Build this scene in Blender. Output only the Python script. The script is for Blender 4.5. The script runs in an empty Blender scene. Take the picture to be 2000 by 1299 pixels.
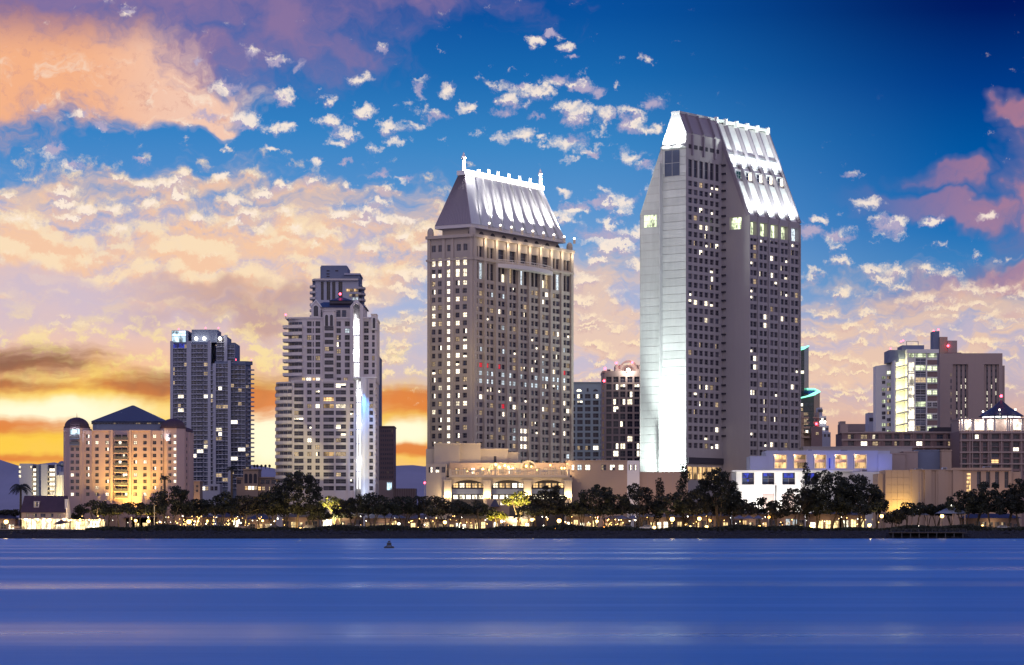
import bpy, math, random
from mathutils import Vector, Matrix
random.seed(7)
D = bpy.data
SC = bpy.context.scene
COL = SC.collection
# ------------------------------------------------------------------ camera
F = 5400.0      # focal length in photo pixels (photo is 2000 px wide)
HY = 1032.0     # horizon row
CH = 3.0        # eye height above the water
def X(px, Y): return (px - 1000.0) / F * Y
def Z(py, Y): return CH + (HY - py) / F * Y
cam = D.cameras.new('camera'); camo = D.objects.new('camera', cam); COL.objects.link(camo)
camo.location = (0, 0, CH); camo.rotation_euler = (math.radians(90), 0, 0)
cam.sensor_width = 36.0; cam.lens = F / 2000 * 36; cam.shift_y = (HY - 649.5) / 2000
cam.clip_start = 1.0; cam.clip_end = 20000
SC.camera = camo
vs = SC.view_settings
vs.view_transform = 'Standard'; vs.look = 'None'; vs.gamma = 1; vs.exposure = 0; vs.use_curve_mapping = False
SC.render.engine = 'CYCLES'
SC.cycles.use_denoising = True
SC.cycles.max_bounces = 5; SC.cycles.diffuse_bounces = 2; SC.cycles.glossy_bounces = 3
SC.cycles.sample_clamp_indirect = 4.0
SC.cycles.use_light_tree = True

def lin(c):
    return tuple(((v / 255) / 12.92 if v / 255 <= 0.04045 else ((v / 255 + 0.055) / 1.055) ** 2.4) for v in c)
# ------------------------------------------------------------------ sky
world = D.worlds.new('World'); SC.world = world; world.use_nodes = True
WT = world.node_tree; WT.nodes.clear()
class E:
    """a scalar socket with arithmetic"""
    def __init__(s, sock): s.s = sock
    def _op(a, op, *bs, clamp=False):
        n = CT.nodes.new('ShaderNodeMath'); n.operation = op; n.use_clamp = clamp
        for i, v in enumerate((a,) + bs):
            if isinstance(v, E): CT.links.new(v.s, n.inputs[i])
            else: n.inputs[i].default_value = v
        return E(n.outputs[0])
    def __add__(a, b): return E._op(a, 'ADD', b)
    def __radd__(a, b): return E._op(b, 'ADD', a)
    def __sub__(a, b): return E._op(a, 'SUBTRACT', b)
    def __rsub__(a, b): return E._op(b, 'SUBTRACT', a)
    def __mul__(a, b): return E._op(a, 'MULTIPLY', b)
    __rmul__ = __mul__
    def __truediv__(a, b): return E._op(a, 'DIVIDE', b)
CT = WT
def emax(a, b): return E._op(a, 'MAXIMUM', b)
def emin(a, b): return E._op(a, 'MINIMUM', b)
def sstep(a, lo, hi):
    n = CT.nodes.new('ShaderNodeMapRange'); n.interpolation_type = 'SMOOTHSTEP'; n.clamp = True
    CT.links.new(a.s, n.inputs[0]); n.inputs[1].default_value = lo; n.inputs[2].default_value = hi
    return E(n.outputs[0])
def lstep(a, lo, hi):
    n = CT.nodes.new('ShaderNodeMapRange'); n.clamp = True
    CT.links.new(a.s, n.inputs[0]); n.inputs[1].default_value = lo; n.inputs[2].default_value = hi
    return E(n.outputs[0])
def vec(x, y, z=0.0):
    n = CT.nodes.new('ShaderNodeCombineXYZ')
    for i, v in enumerate((x, y, z)):
        if isinstance(v, E): CT.links.new(v.s, n.inputs[i])
        else: n.inputs[i].default_value = v
    return n.outputs[0]
def vop(op, a, b, out=0):
    n = CT.nodes.new('ShaderNodeVectorMath'); n.operation = op
    for i, v in enumerate((a, b)):
        if v is None: continue
        if isinstance(v, (tuple, list)): n.inputs[i].default_value = v
        else: CT.links.new(v, n.inputs[i])
    return n.outputs[out]
def noise(v, scale, detail=4, rough=.55, dist=0.0, color=False):
    n = CT.nodes.new('ShaderNodeTexNoise'); n.noise_dimensions = '2D' if CT is WT else '3D'; CT.links.new(v, n.inputs['Vector'])
    n.inputs['Scale'].default_value = scale; n.inputs['Detail'].default_value = detail
    n.inputs['Roughness'].default_value = rough; n.inputs['Distortion'].default_value = dist
    return n.outputs[1] if color else E(n.outputs[0])
def voro(v, scale, smooth=.6, rnd=1.0):
    n = CT.nodes.new('ShaderNodeTexVoronoi'); n.feature = 'SMOOTH_F1'; n.voronoi_dimensions = '2D'; CT.links.new(v, n.inputs['Vector'])
    n.inputs['Scale'].default_value = scale; n.inputs['Smoothness'].default_value = smooth; n.inputs['Randomness'].default_value = rnd
    return E(n.outputs['Distance'])
def ramp(t, stops):
    n = CT.nodes.new('ShaderNodeValToRGB'); CT.links.new(t.s, n.inputs[0]); r = n.color_ramp
    while len(r.elements) < len(stops): r.elements.new(0.5)
    for e, (p, c) in zip(r.elements, stops): e.position = p; e.color = (*c, 1)
    return n.outputs[0]
def mix(a, b, f):
    n = CT.nodes.new('ShaderNodeMix'); n.data_type = 'RGBA'
    for i, v in ((6, a), (7, b)):
        if isinstance(v, (tuple, list)): n.inputs[i].default_value = (*v, 1)
        else: CT.links.new(v, n.inputs[i])
    CT.links.new(f.s, n.inputs[0]) if isinstance(f, E) else setattr(n.inputs[0], 'default_value', f)
    return n.outputs[2]

geo = WT.nodes.new('ShaderNodeTexCoord')
sep = WT.nodes.new('ShaderNodeSeparateXYZ'); WT.links.new(geo.outputs['Generated'], sep.inputs[0])
dx, dy, dz = (E(sep.outputs[i]) for i in range(3))
az = E._op(dx, 'ARCTAN2', dy)
el = E._op(dz, 'ARCSINE')
SX, SY = az * 5.43, el * 5.43          # degrees scaled: 1.0 = 10.5 degrees
P = vec(SX, SY)
def pc(px, py): return ((px - 1000) / 1000.0, (HY - py) / 1000.0)
def blobs(Pv, lst):
    """soft union of ellipses, 1 in the middle, 0 at the rim"""
    out = None
    for (px, py, rx, ry) in lst:
        cx, cy = pc(px, py)
        d = vop('MULTIPLY', vop('SUBTRACT', Pv, (cx, cy, 0)), (1000 / rx, 1000 / ry, 1))
        v = 1.0 - E(vop('LENGTH', d, None, 1))
        out = v if out is None else emax(out, v)
    return out
# clear-sky gradients: towards the sunset, and towards the darker side
T = lstep(SY, -0.1, 3.9)
def st(y): return (y + 0.1) / 4.0
west = ramp(T, [(st(-.1), lin((235, 140, 70))), (st(.03), lin((253, 176, 70))), (st(.14), lin((255, 205, 95))), (st(.24), lin((252, 190, 120))),
    (st(.33), lin((246, 198, 165))), (st(.42), lin((216, 195, 208))), (st(.52), lin((165, 180, 220))), (st(.64), lin((90, 148, 208))), (st(.78), lin((52, 130, 198))),
    (st(.92), lin((38, 105, 178))), (st(1.08), lin((30, 80, 160))), (st(1.6), lin((62, 118, 212))), (st(3.8), lin((30, 70, 160)))])
mid = ramp(T, [(st(-.1), lin((240, 170, 120))), (st(.08), lin((250, 190, 130))), (st(.2), lin((236, 196, 172))), (st(.3), lin((200, 192, 210))), (st(.4), lin((166, 184, 220))),
    (st(.5), lin((132, 170, 216))), (st(.62), lin((92, 150, 208))), (st(.75), lin((58, 134, 198))), (st(.88), lin((26, 106, 178))), (st(1.0), lin((8, 82, 160))), (st(1.15), lin((6, 70, 150))), (st(1.7), lin((60, 112, 208))), (st(3.8), lin((28, 65, 150)))])
east = ramp(T, [(st(-.1), lin((225, 150, 120))), (st(.1), lin((236, 172, 136))), (st(.2), lin((226, 178, 158))), (st(.3), lin((184, 174, 192))), (st(.4), lin((132, 158, 200))),
    (st(.48), lin((72, 136, 194))), (st(.58), lin((24, 112, 184))), (st(.7), lin((0, 90, 166))), (st(.85), lin((0, 60, 138))), (st(1.0), lin((0, 24, 95))), (st(1.15), lin((0, 30, 105))), (st(1.8), lin((56, 96, 190))), (st(3.8), lin((25, 60, 140)))])
base = mix(west, mid, sstep(SX, -0.75, 0.05))
base = mix(base, east, sstep(SX, 0.1, 0.95))
# the sky opposite the sunset (behind the camera): lilac anti-twilight
opp = ramp(lstep(SY, -.2, 8.2), [(0, (.58, .50, .60)), (.2, (.88, .75, .83)), (.45, (.55, .51, .76)), (.7, (.17, .22, .52)), (1, (.05, .11, .36))])
absaz = E._op(az, 'ABSOLUTE')
base = mix(base, opp, sstep(absaz, 0.9, 2.0))
# warp for ragged edges
wn = vop('SUBTRACT', noise(P, 5.0, 4, .6, color=True), (.5, .5, .5))
Pw = vop('ADD', P, vop('MULTIPLY', wn, (.26, .16, 0)))
wn2 = vop('SUBTRACT', noise(P, 22.0, 4, .65, color=True), (.5, .5, .5))
Pw2 = vop('ADD', P, vop('MULTIPLY', wn2, (.055, .045, 0)))
Ps = vop('MULTIPLY', P, (1.0, 2.1, 1.0))
band = noise(vop('ADD', Ps, vop('MULTIPLY', wn, (.2, .3, 0))), 3.0, 5, .55)
fine = noise(vop('MULTIPLY', Pw, (1.0, 1.5, 1)), 11.0, 6, .62)
dens = noise(vop('MULTIPLY', Pw2, (1, 1.5, 1)), 34.0, 8, .68)
veilc = sstep(blobs(Pw, [(300, -10, 620, 130), (560, 70, 150, 80), (800, -10, 190, 60), (420, 110, 190, 80)]) + (band - .5) * 1.3 + (fine - .5) * .9, -.25, .8)
col = mix(base, lin((150, 120, 160)), veilc * .8)
orange = sstep(blobs(Pw, [(60, 150, 440, 135), (320, 205, 190, 62), (0, 215, 160, 50), (420, 240, 60, 20)]) + (band - .5) * .8 + (fine - .5) * .8, -.04, .55)
oc = mix(lin((252, 182, 134)), lin((250, 204, 178)), sstep(SX, -.88, -.62))
oc = mix(oc, lin((255, 232, 208)), sstep(fine, .52, .74) * sstep(SY, .95, .84))
oc = mix(oc, lin((214, 156, 140)), sstep(dens, .52, .72) * .5)
oc = mix(oc, lin((138, 106, 142)), sstep(SY, .90, 1.03))
col = mix(col, oc, orange * .94)
pink = sstep(blobs(Pw, [(2040, 370, 130, 160), (1995, 238, 90, 42), (2030, 545, 190, 52), (1835, 355, 95, 42), (1700, 415, 140, 34), (1850, 420, 260, 40), (1800, 575, 200, 36)]) + (band - .5) * .7 + (fine - .5) * .25, -.02, .6)
col = mix(col, mix(lin((128, 118, 160)), lin((190, 132, 146)), sstep(pink + (fine - .5), .5, 1.1)), pink * sstep(SX, .6, 1.0) * .75)
# lilac and peach cloud sheets over the sunset
wide = noise(vop('MULTIPLY', Pw, (1.0, 3.2, 1)), 4.5, 6, .6)
sheet = sstep(blobs(Pw, [(150, 500, 700, 190), (560, 500, 480, 170), (60, 420, 300, 90), (1150, 640, 420, 170), (1800, 680, 560, 170)]) + (wide - .5) * 1.5, -.05, .75)
col = mix(col, mix(lin((214, 192, 202)), lin((252, 208, 170)), sstep(wide, .38, .55)), sheet * .72)
# rounded cloudlets (smooth cells), reused by every broken layer below
wn3 = vop('SUBTRACT', noise(P, 40.0, 5, .7, color=True), (.5, .5, .5))
Pc = vop('ADD', vop('ADD', P, vop('MULTIPLY', wn3, (.06, .036, 0))), vop('MULTIPLY', wn2, (.05, .03, 0)))
cA = 1.0 - voro(vop('MULTIPLY', Pc, (1, 1.75, 1)), 15.0) * 1.9
cA2 = 1.0 - voro(vop('MULTIPLY', vop('ADD', Pc, (.007, .012, 0)), (1, 1.75, 1)), 15.0) * 1.9
cB = 1.0 - voro(vop('MULTIPLY', Pc, (.8, 2.3, 1)), 21.0) * 1.9
cB2 = 1.0 - voro(vop('MULTIPLY', vop('ADD', Pc, (.004, .007, 0)), (.8, 2.3, 1)), 21.0) * 1.9
lowmix = sstep(SY, .52, .36)
cell = cA * (1.0 - lowmix) + cB * lowmix
cell2 = cA2 * (1.0 - lowmix) + cB2 * lowmix
relief = sstep((cell - cell2) + (dens - .5) * .45, -.16, .2)
bank = sstep(blobs(Pw, [(120, 480, 620, 150), (430, 480, 480, 140), (720, 500, 220, 80)]) * 1.3 + (wide - .5) * 2.2 + (cell - .35) * .9 + (dens - .5) * .9, -.1, .9)
bc = mix(lin((250, 202, 164)), lin((255, 228, 188)), sstep((cell - cell2) + (dens - .5) * .7, -.32, .40))
col = mix(col, bc, bank * .8)
# grey-rose stratus
grey = sstep(blobs(Pw, [(500, 605, 230, 60), (330, 570, 300, 34), (200, 625, 360, 50), (90, 560, 190, 40)]) + (band - .5) * .8, -.05, .6)
col = mix(col, mix(lin((196, 156, 146)), lin((214, 192, 202)), sstep(SX, -.5, -.85)), grey * .75)
# golden mottled lower sky
gold = sstep(cell * .35 + fine, .50, .80) * sstep(SY, .47, .34) * sstep(SY, .17, .26) * sstep(SX, .1, -.3)
col = mix(col, lin((255, 230, 158)), gold * .75)
Pb = vop('ADD', P, vop('MULTIPLY', wn, (.16, .045, 0)))
# sun glow at the horizon
glow = sstep(blobs(Pw, [(120, 820, 480, 120), (515, 850, 190, 150), (800, 850, 150, 110)]) + (band - .5) * .3, -.1, .8)
col = mix(col, lin((255, 208, 70)), glow * .9)
hot = sstep(blobs(Pb, [(90, 806, 330, 52), (515, 855, 130, 120), (800, 845, 90, 46)]) + (band - .5) * .5, -.05, .8)
col = mix(col, mix(lin((255, 224, 110)), (1.1, 1.0, .70), hot), emin(hot * 1.5, 1.0))
# dark sunset bars
py_ = E(vop('DOT_PRODUCT', Pw, (0, 1, 0), 1))
streak = noise(vop('MULTIPLY', Pb, (1.2, 7.0, 1)), 3.2, 5, .6)
bars = sstep(blobs(Pb, [(30, 712, 230, 48), (10, 752, 150, 26), (300, 756, 180, 38), (20, 835, 170, 24), (530, 778, 200, 52), (800, 790, 130, 40), (810, 882, 110, 16), (60, 897, 210, 16), (420, 770, 150, 30)]) + (streak - .5) * 1.5, -.12, .85)
brc = mix(lin((142, 96, 76)), lin((228, 132, 66)), sstep(py_, .34, .22))
col = mix(col, brc, bars * .95)
# altocumulus puffs
PUFFS = [(1045, 82, 24, 16), (1080, 75, 28, 9), (1100, 95, 18, 14), (743, 101, 15, 14), (1265, 122, 17, 14), (1120, 118, 20, 7), (700, 157, 34, 13), (820, 180, 16, 24), (875, 178, 20, 18),
 (915, 207, 28, 11), (1015, 178, 46, 14), (1085, 160, 40, 18), (1145, 170, 30, 18), (1165, 185, 24, 16), (710, 220, 28, 12), (855, 232, 30, 14), (965, 200, 14, 14), (985, 225, 28, 11), (1052, 230, 26, 9),
 (1185, 228, 30, 18), (1235, 250, 34, 22), (1020, 263, 26, 10), (1062, 270, 16, 9), (1115, 278, 46, 24), (1150, 295, 20, 10), (1235, 306, 34, 18), (1260, 325, 24, 14), (1278, 205, 34, 18), (1285, 248, 20, 10), (672, 323, 24, 9), (745, 340, 28, 12),
 (790, 352, 20, 10), (110, 305, 34, 18), (140, 330, 26, 12), (165, 232, 38, 14), (205, 260, 26, 14), (85, 230, 26, 10), (500, 112, 36, 16), (540, 127, 30, 10), (585, 137, 20, 18), (440, 178, 38, 16), (405, 232, 46, 12), (390, 130, 18, 10),
 (200, 12, 30, 18), (250, 36, 18, 12), (555, 252, 20, 16), (275, 320, 24, 8), (435, 347, 20, 9), (620, 315, 20, 14), (530, 292, 18, 8), (745, 428, 32, 11), (790, 428, 32, 10),
 (1095, 375, 24, 11), (1120, 408, 40, 18), (1160, 395, 22, 12), (1165, 460, 60, 28), (1225, 400, 30, 20), (1210, 470, 60, 36), (1630, 462, 46, 20), (1600, 430, 18, 10), (1735, 448, 44, 24), (1665, 350, 24, 10), (1820, 440, 30, 12), (1925, 432, 28, 11),
 (1585, 455, 44, 18), (1700, 402, 40, 16), (1960, 620, 60, 26)]
pf = blobs(Pw2, PUFFS)
field = sstep(blobs(Pw, [(250, 400, 620, 70), (700, 440, 200, 110), (1170, 440, 210, 130), (1130, 590, 330, 170), (1780, 560, 460, 100), (1700, 720, 520, 190), (1150, 700, 300, 160), (780, 620, 260, 200), (560, 400, 260, 60), (620, 230, 330, 90), (1100, 220, 240, 110), (300, 690, 460, 90)]), 0.0, .55)
fld = field * .95 + (cell - .40) * 1.25 + (dens - .5) * 1.2 + (wide - .5) * 1.2 - .74
cov = emax(pf * 1.1 + (dens - .5) * 1.7 + (cell - .45) * .3 - .10, fld)
puff = sstep(cov, -.12, .85) * sstep(E(vop('LENGTH', vop('SUBTRACT', P, (.62, 1.02, 0)), None, 1)), .18, .42) * (1.0 - sstep(SX, -.25, -.5) * sstep(SY, .44, .36))
lowt = sstep(SY, .62, .3)
pcl = mix(lin((160, 160, 200)), mix(lin((255, 238, 222)), lin((255, 228, 188)), lowt), relief)
pcl = mix(pcl, mix(lin((196, 178, 198)), lin((244, 190, 150)), lowt), (1.0 - relief) * .7)
horizonfade = sstep(SY, .10, .26)
col = mix(col, pcl, puff * horizonfade * .9)
bg = WT.nodes.new('ShaderNodeBackground'); WT.links.new(col, bg.inputs[0]); bg.inputs[1].default_value = 1.0
wo = WT.nodes.new('ShaderNodeOutputWorld'); WT.links.new(bg.outputs[0], wo.inputs[0])
world.cycles.sampling_method = 'MANUAL'; world.cycles.sample_map_resolution = 512
# ------------------------------------------------------------------ materials
def new_mat(name):
    global CT
    m = D.materials.new(name); m.use_nodes = True; CT = m.node_tree
    return m, CT.nodes['Principled BSDF']
def setin(b, k, v):
    i = b.inputs[k]
    if isinstance(v, E): CT.links.new(v.s, i)
    elif hasattr(v, 'is_output'): CT.links.new(v, i)
    else: i.default_value = (*v, 1) if isinstance(v, (tuple, list)) and len(v) == 3 else v
def objvec():
    n = CT.nodes.new('ShaderNodeTexCoord'); return n.outputs['Object']
def bump(h, strength, dist):
    n = CT.nodes.new('ShaderNodeBump'); CT.links.new(h.s, n.inputs['Height'])
    n.inputs['Strength'].default_value = strength; n.inputs['Distance'].default_value = dist
    return n.outputs[0]
def surf(name, c, rough=.75, vary=.18, scale=.12, streak=True, metallic=0.0, perobj=0.0):
    """painted or cast surface: blotchy tone, rain streaks, fine grain"""
    m, b = new_mat(name)
    v = objvec()
    n1 = noise(v, scale, 5, .6)
    n2 = noise(vop('MULTIPLY', v, (1, 1, .12 if streak else 1)), 1.1, 4, .6)
    f = (n1 - .5) * (2 * vary) + (n2 - .5) * vary * 1.3
    if perobj:
        oi = CT.nodes.new('ShaderNodeObjectInfo'); f = f + (E(oi.outputs['Random']) - .5) * perobj
    k = sstep(f, -.35, .35)
    setin(b, 'Base Color', mix(tuple(x * (1 - vary) for x in c), tuple(min(1, x * (1 + vary)) for x in c), k))
    setin(b, 'Roughness', rough); setin(b, 'Metallic', metallic)
    setin(b, 'Normal', bump(noise(v, 3.0, 3, .6), .25, .08))
    return m
def emis(name, c, strength, base=(.02, .02, .02), pattern=0.0, scale=1.6):
    m, b = new_mat(name)
    setin(b, 'Base Color', base); setin(b, 'Roughness', .25)
    setin(b, 'Emission Color', c)
    if pattern:
        oi = CT.nodes.new('ShaderNodeObjectInfo')
        off = vec(E(oi.outputs['Random']) * 37.0, E(oi.outputs['Random']) * 11.0, 0.0)
        v = vop('ADD', objvec(), off)
        n = noise(vop('MULTIPLY', v, (1.6, 1.6, .8)), scale, 3, .6)
        e = (sstep(n, .5 - pattern * .2, .56) * .85 + .15) * (E(oi.outputs['Random']) * .8 + .6)
        setin(b, 'Emission Strength', e * strength)
    else:
        setin(b, 'Emission Strength', strength)
    m.cycles.emission_sampling = 'NONE'
    return m
def glass(name, c, rough=.08, vary=.5):
    m, b = new_mat(name)
    oi = CT.nodes.new('ShaderNodeObjectInfo')
    k = E(oi.outputs['Random']) * .6 + noise(objvec(), .6, 2, .5) * .6
    setin(b, 'Base Color', mix(tuple(x * (1 - vary) for x in c), tuple(x * (1 + vary) for x in c), k))
    setin(b, 'Roughness', rough); setin(b, 'IOR', 1.5)
    return m
M = {}
M['lilac'] = surf('lilac_precast_concrete', (.37, .335, .34), .8, .15, .05)
M['lilac_panel'] = surf('pale_precast_panel', (.46, .46, .46), .75, .20, .22, perobj=.22)
M['tan'] = surf('tan_cast_stone', (.42, .355, .305), .8, .12, .06)
M['tanpier'] = surf('tan_pier_stone', (.46, .385, .32), .8, .10, .06)
M['cream'] = surf('cream_painted_render', (.62, .56, .54), .7, .09, .06)
M['pink'] = surf('pink_painted_render', (.42, .30, .30), .8, .10, .06)
M['peach'] = surf('peach_painted_render', (.40, .29, .23), .8, .12, .08)
M['brown'] = surf('brown_precast_concrete', (.38, .29, .27), .85, .12, .06)
M['mauve'] = surf('mauve_brick_wall', (.25, .17, .17), .85, .12, .06)
M['teal'] = surf('pale_grey_green_render', (.46, .55, .56), .8, .10, .06)
M['slate'] = surf('slate_blue_wall', (.16, .19, .29), .7, .15, .08)
M['greyblue'] = surf('grey_blue_slab_edge', (.42, .43, .53), .7, .12, .08)
M['white'] = surf('white_painted_wall', (.78, .76, .74), .6, .07, .1)
M['darkroof'] = surf('dark_metal_roof', (.045, .04, .065), .45, .25, .3)
M['maroonroof'] = surf('dark_maroon_roof', (.06, .03, .045), .6, .3, .3)
M['greyroof'] = surf('grey_metal_roof', (.30, .31, .34), .45, .15, .3)
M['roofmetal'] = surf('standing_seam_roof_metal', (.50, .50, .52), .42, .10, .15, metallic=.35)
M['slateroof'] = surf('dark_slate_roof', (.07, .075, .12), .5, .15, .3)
M['shaderoof'] = surf('shaded_roof_purple', (.26, .22, .26), .6, .12, .15)  # dark roof tone that holds the shade of unlit slopes and rib sides
M['frame'] = surf('window_frame_metal', (.13, .12, .14), .5, .1, 1)
M['lightframe'] = surf('pale_window_frame', (.42, .40, .42), .5, .1, 1)
M['rail'] = surf('dark_steel_railing', (.10, .10, .12), .5, .1, 1)
M['pole'] = surf('dark_painted_steel', (.05, .05, .055), .5, .1, 1)
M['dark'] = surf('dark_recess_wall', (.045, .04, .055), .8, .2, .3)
M['bluewall'] = surf('pale_blue_painted_wall', (.42, .44, .56), .7, .08, .08)
M['glass'] = glass('dark_window_glass', (.030, .028, .045))
M['glass2'] = glass('curtained_window_glass', (.085, .08, .11), .2)
M['glassblue'] = glass('blue_tinted_window_glass', (.035, .05, .10), .12)
M['glassgreen'] = glass('green_tinted_curtain_wall', (.012, .045, .05), .12)
WARM = (1.0, .80, .52)
M['lit'] = emis('lit_room_window', (1.0, .86, .62), 2.2, pattern=1.0)
M['litfull'] = emis('bright_lit_window', (1.0, .90, .70), 2.6)
M['litdim'] = emis('dim_lit_window', (1.0, .72, .42), .55, pattern=1.0)
M['litcool'] = emis('cool_lit_window', (.80, .92, 1.0), 1.1, pattern=1.0)
M['litgreen'] = emis('greenish_lit_room', (.88, 1.0, .62), 1.6, pattern=.6, scale=.3)
M['litamber'] = emis('amber_lit_room', (1.0, .62, .26), 1.3, pattern=.6, scale=.25)
M['litred'] = emis('red_lit_window', (1.0, .03, .06), .8)
M['litblue'] = emis('blue_lit_window', (.03, .07, .9), .55, pattern=.4, scale=.4)
M['lamp'] = emis('warm_lamp_globe', (1.0, .58, .16), 9.0)
M['lampwhite'] = emis('white_lamp_globe', (1.0, .93, .75), 9.0)
M['lamporange'] = emis('orange_lamp_globe', (1.0, .36, .06), 8.0)
M['lampgreen'] = emis('green_signal_lamp', (.1, 1.0, .6), 9.0)
M['beacon'] = emis('red_beacon_lamp', (1.0, .06, .10), 10.0)
M['neon'] = emis('green_neon_tube', (.25, 1.0, .62), 2.2)
M['shop'] = emis('lit_shop_front', (1.0, .72, .32), 1.9, pattern=.9, scale=.5)
M['shopwhite'] = emis('white_lit_shop_front', (1.0, .90, .66), 3.0, pattern=.8, scale=.5)
M['screen'] = emis('glowing_screen_panel', (.62, .85, 1.0), 1.6, pattern=.5, scale=.25)
M['slotlight'] = emis('white_strip_light', (.96, .97, 1.0), 2.6)
M['ridgeglow'] = emis('ridge_glow', (1.0, .98, .92), 9.0)  # glow on ridge strips and finials in place of floodlight
M['bark'] = surf('rough_dark_bark', (.09, .065, .045), .9, .3, 2)
M['asphalt'] = surf('asphalt', (.05, .05, .055), .9, .2, .3, streak=False)
M['carpaint'] = surf('dark_car_paint', (.06, .065, .09), .3, .05, .3)
M['carpaintpale'] = surf('pale_car_paint', (.45, .46, .5), .3, .05, .3)
M['tyre'] = surf('black_tyre_rubber', (.02, .02, .02), .9, .05, 1)
M['canvas'] = surf('canvas_umbrella', (.10, .11, .20), .8, .1, 1)
def leafmat(name, c):
    m, b = new_mat(name)
    v = objvec()
    k = sstep(noise(v, .7, 3, .6), .35, .65)
    setin(b, 'Base Color', mix(tuple(x * .6 for x in c), tuple(x * 1.45 for x in c), k))
    setin(b, 'Roughness', .75)
    return m
M['leaf'] = leafmat('shaded_evergreen_leaf', (.017, .021, .014))  # leaf tone darkened to hold the shade of the crowns
M['leaf2'] = leafmat('olive_leaf', (.022, .022, .015))
M['leaflit'] = leafmat('floodlit_leaf', (.16, .16, .03))  # lit copy of the leaf, yellow floodlight put into the colour
M['palm'] = leafmat('palm_frond', (.012, .015, .013))

# ------------------------------------------------------------------ mesh helpers
class MB:
    def __init__(s): s.v = []; s.f = []; s.m = []
    def quad(s, a, b, c, d, m=0):
        i = len(s.v); s.v += [tuple(a), tuple(b), tuple(c), tuple(d)]; s.f.append((i, i + 1, i + 2, i + 3)); s.m.append(m)
    def poly(s, pts, m=0):
        i = len(s.v); s.v += [tuple(p) for p in pts]; s.f.append(tuple(range(i, i + len(pts)))); s.m.append(m)
    def solid(s, bot, top, m=0, mt=None):
        """closed solid between two loops of the same length"""
        n = len(bot); i = len(s.v); s.v += [tuple(p) for p in bot] + [tuple(p) for p in top]
        for k in range(n):
            j = (k + 1) % n; s.f.append((i + k, i + j, i + n + j, i + n + k)); s.m.append(m)
        s.f.append(tuple(i + n + k for k in range(n))); s.m.append(m if mt is None else mt)
        s.f.append(tuple(i + n - 1 - k for k in range(n))); s.m.append(m)
    def prism(s, poly, z0, z1, m=0, mt=None):
        s.solid([(x, y, z0) for x, y in poly], [(x, y, z1) for x, y in poly], m, mt)
    def box(s, x0, x1, y0, y1, z0, z1, m=0):
        s.prism([(x0, y0), (x1, y0), (x1, y1), (x0, y1)], z0, z1, m)
    def tube(s, a, b, r0, r1=None, n=6, m=0):
        r1 = r0 if r1 is None else r1
        a = Vector(a); b = Vector(b); d = (b - a).normalized()
        u = d.orthogonal().normalized(); w = d.cross(u)
        lo = [a + (u * math.cos(t) + w * math.sin(t)) * r0 for t in [2 * math.pi * k / n for k in range(n)]]
        hi = [b + (u * math.cos(t) + w * math.sin(t)) * r1 for t in [2 * math.pi * k / n for k in range(n)]]
        s.solid(lo, hi, m)
    def lathe(s, cx, cy, prof, n=16, m=0):
        i = len(s.v)
        for r, z in prof:
            for k in range(n):
                t = 2 * math.pi * (k + .5) / n; s.v.append((cx + r * math.cos(t), cy + r * math.sin(t), z))
        for j in range(len(prof) - 1):
            for k in range(n):
                k2 = (k + 1) % n; s.f.append((i + j * n + k, i + j * n + k2, i + (j + 1) * n + k2, i + (j + 1) * n + k)); s.m.append(m)
        s.f.append(tuple(i + (len(prof) - 1) * n + k for k in range(n))); s.m.append(m)
    def ball(s, c, r, n=8, m=0):
        s.lathe(c[0], c[1], [(max(.02, r * math.sin(t)), c[2] - r * math.cos(t)) for t in [math.pi * k / 6 for k in range(7)]], n, m)
    def mesh(s, name, mats, off=(0, 0, 0), smooth=False):
        me = D.meshes.new(name)
        ox, oy, oz = off
        me.from_pydata([(x - ox, y - oy, z - oz) for x, y, z in s.v], [], s.f)
        for m in mats: me.materials.append(m)
        me.polygons.foreach_set('material_index', s.m)
        if smooth: me.polygons.foreach_set('use_smooth', [True] * len(me.polygons))
        me.update(); return me
def mats_of(m): return [M[x] if isinstance(x, str) else x for x in (m if isinstance(m, (list, tuple)) else [m])]
def root(name, label, cat, loc, group=None):
    o = D.objects.new(name, None); COL.objects.link(o); o.location = loc; o.empty_display_size = 1
    o['label'] = label; o['category'] = cat
    if group: o['group'] = group
    return o
def base_of(o):
    while o.parent: o = o.parent
    return o.location
def part(mb, name, mats, parent, label=None, stuff=False, smooth=False):
    if not mb.f: return None
    me = mb.mesh(name, mats_of(mats), base_of(parent), smooth)
    o = D.objects.new(name, me); COL.objects.link(o); o.parent = parent
    if label: o['label'] = label
    if stuff: o['kind'] = 'stuff'
    return o
def setting(mb, name, mats, kind='structure', smooth=False):
    me = mb.mesh(name, mats_of(mats), smooth=smooth); o = D.objects.new(name, me); COL.objects.link(o); o['kind'] = kind; return o
def copy_tree(o, parent=None):
    c = o.copy(); COL.objects.link(c)
    if parent: c.parent = parent
    for ch in list(o.children): copy_tree(ch, c)
    return c

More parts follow.
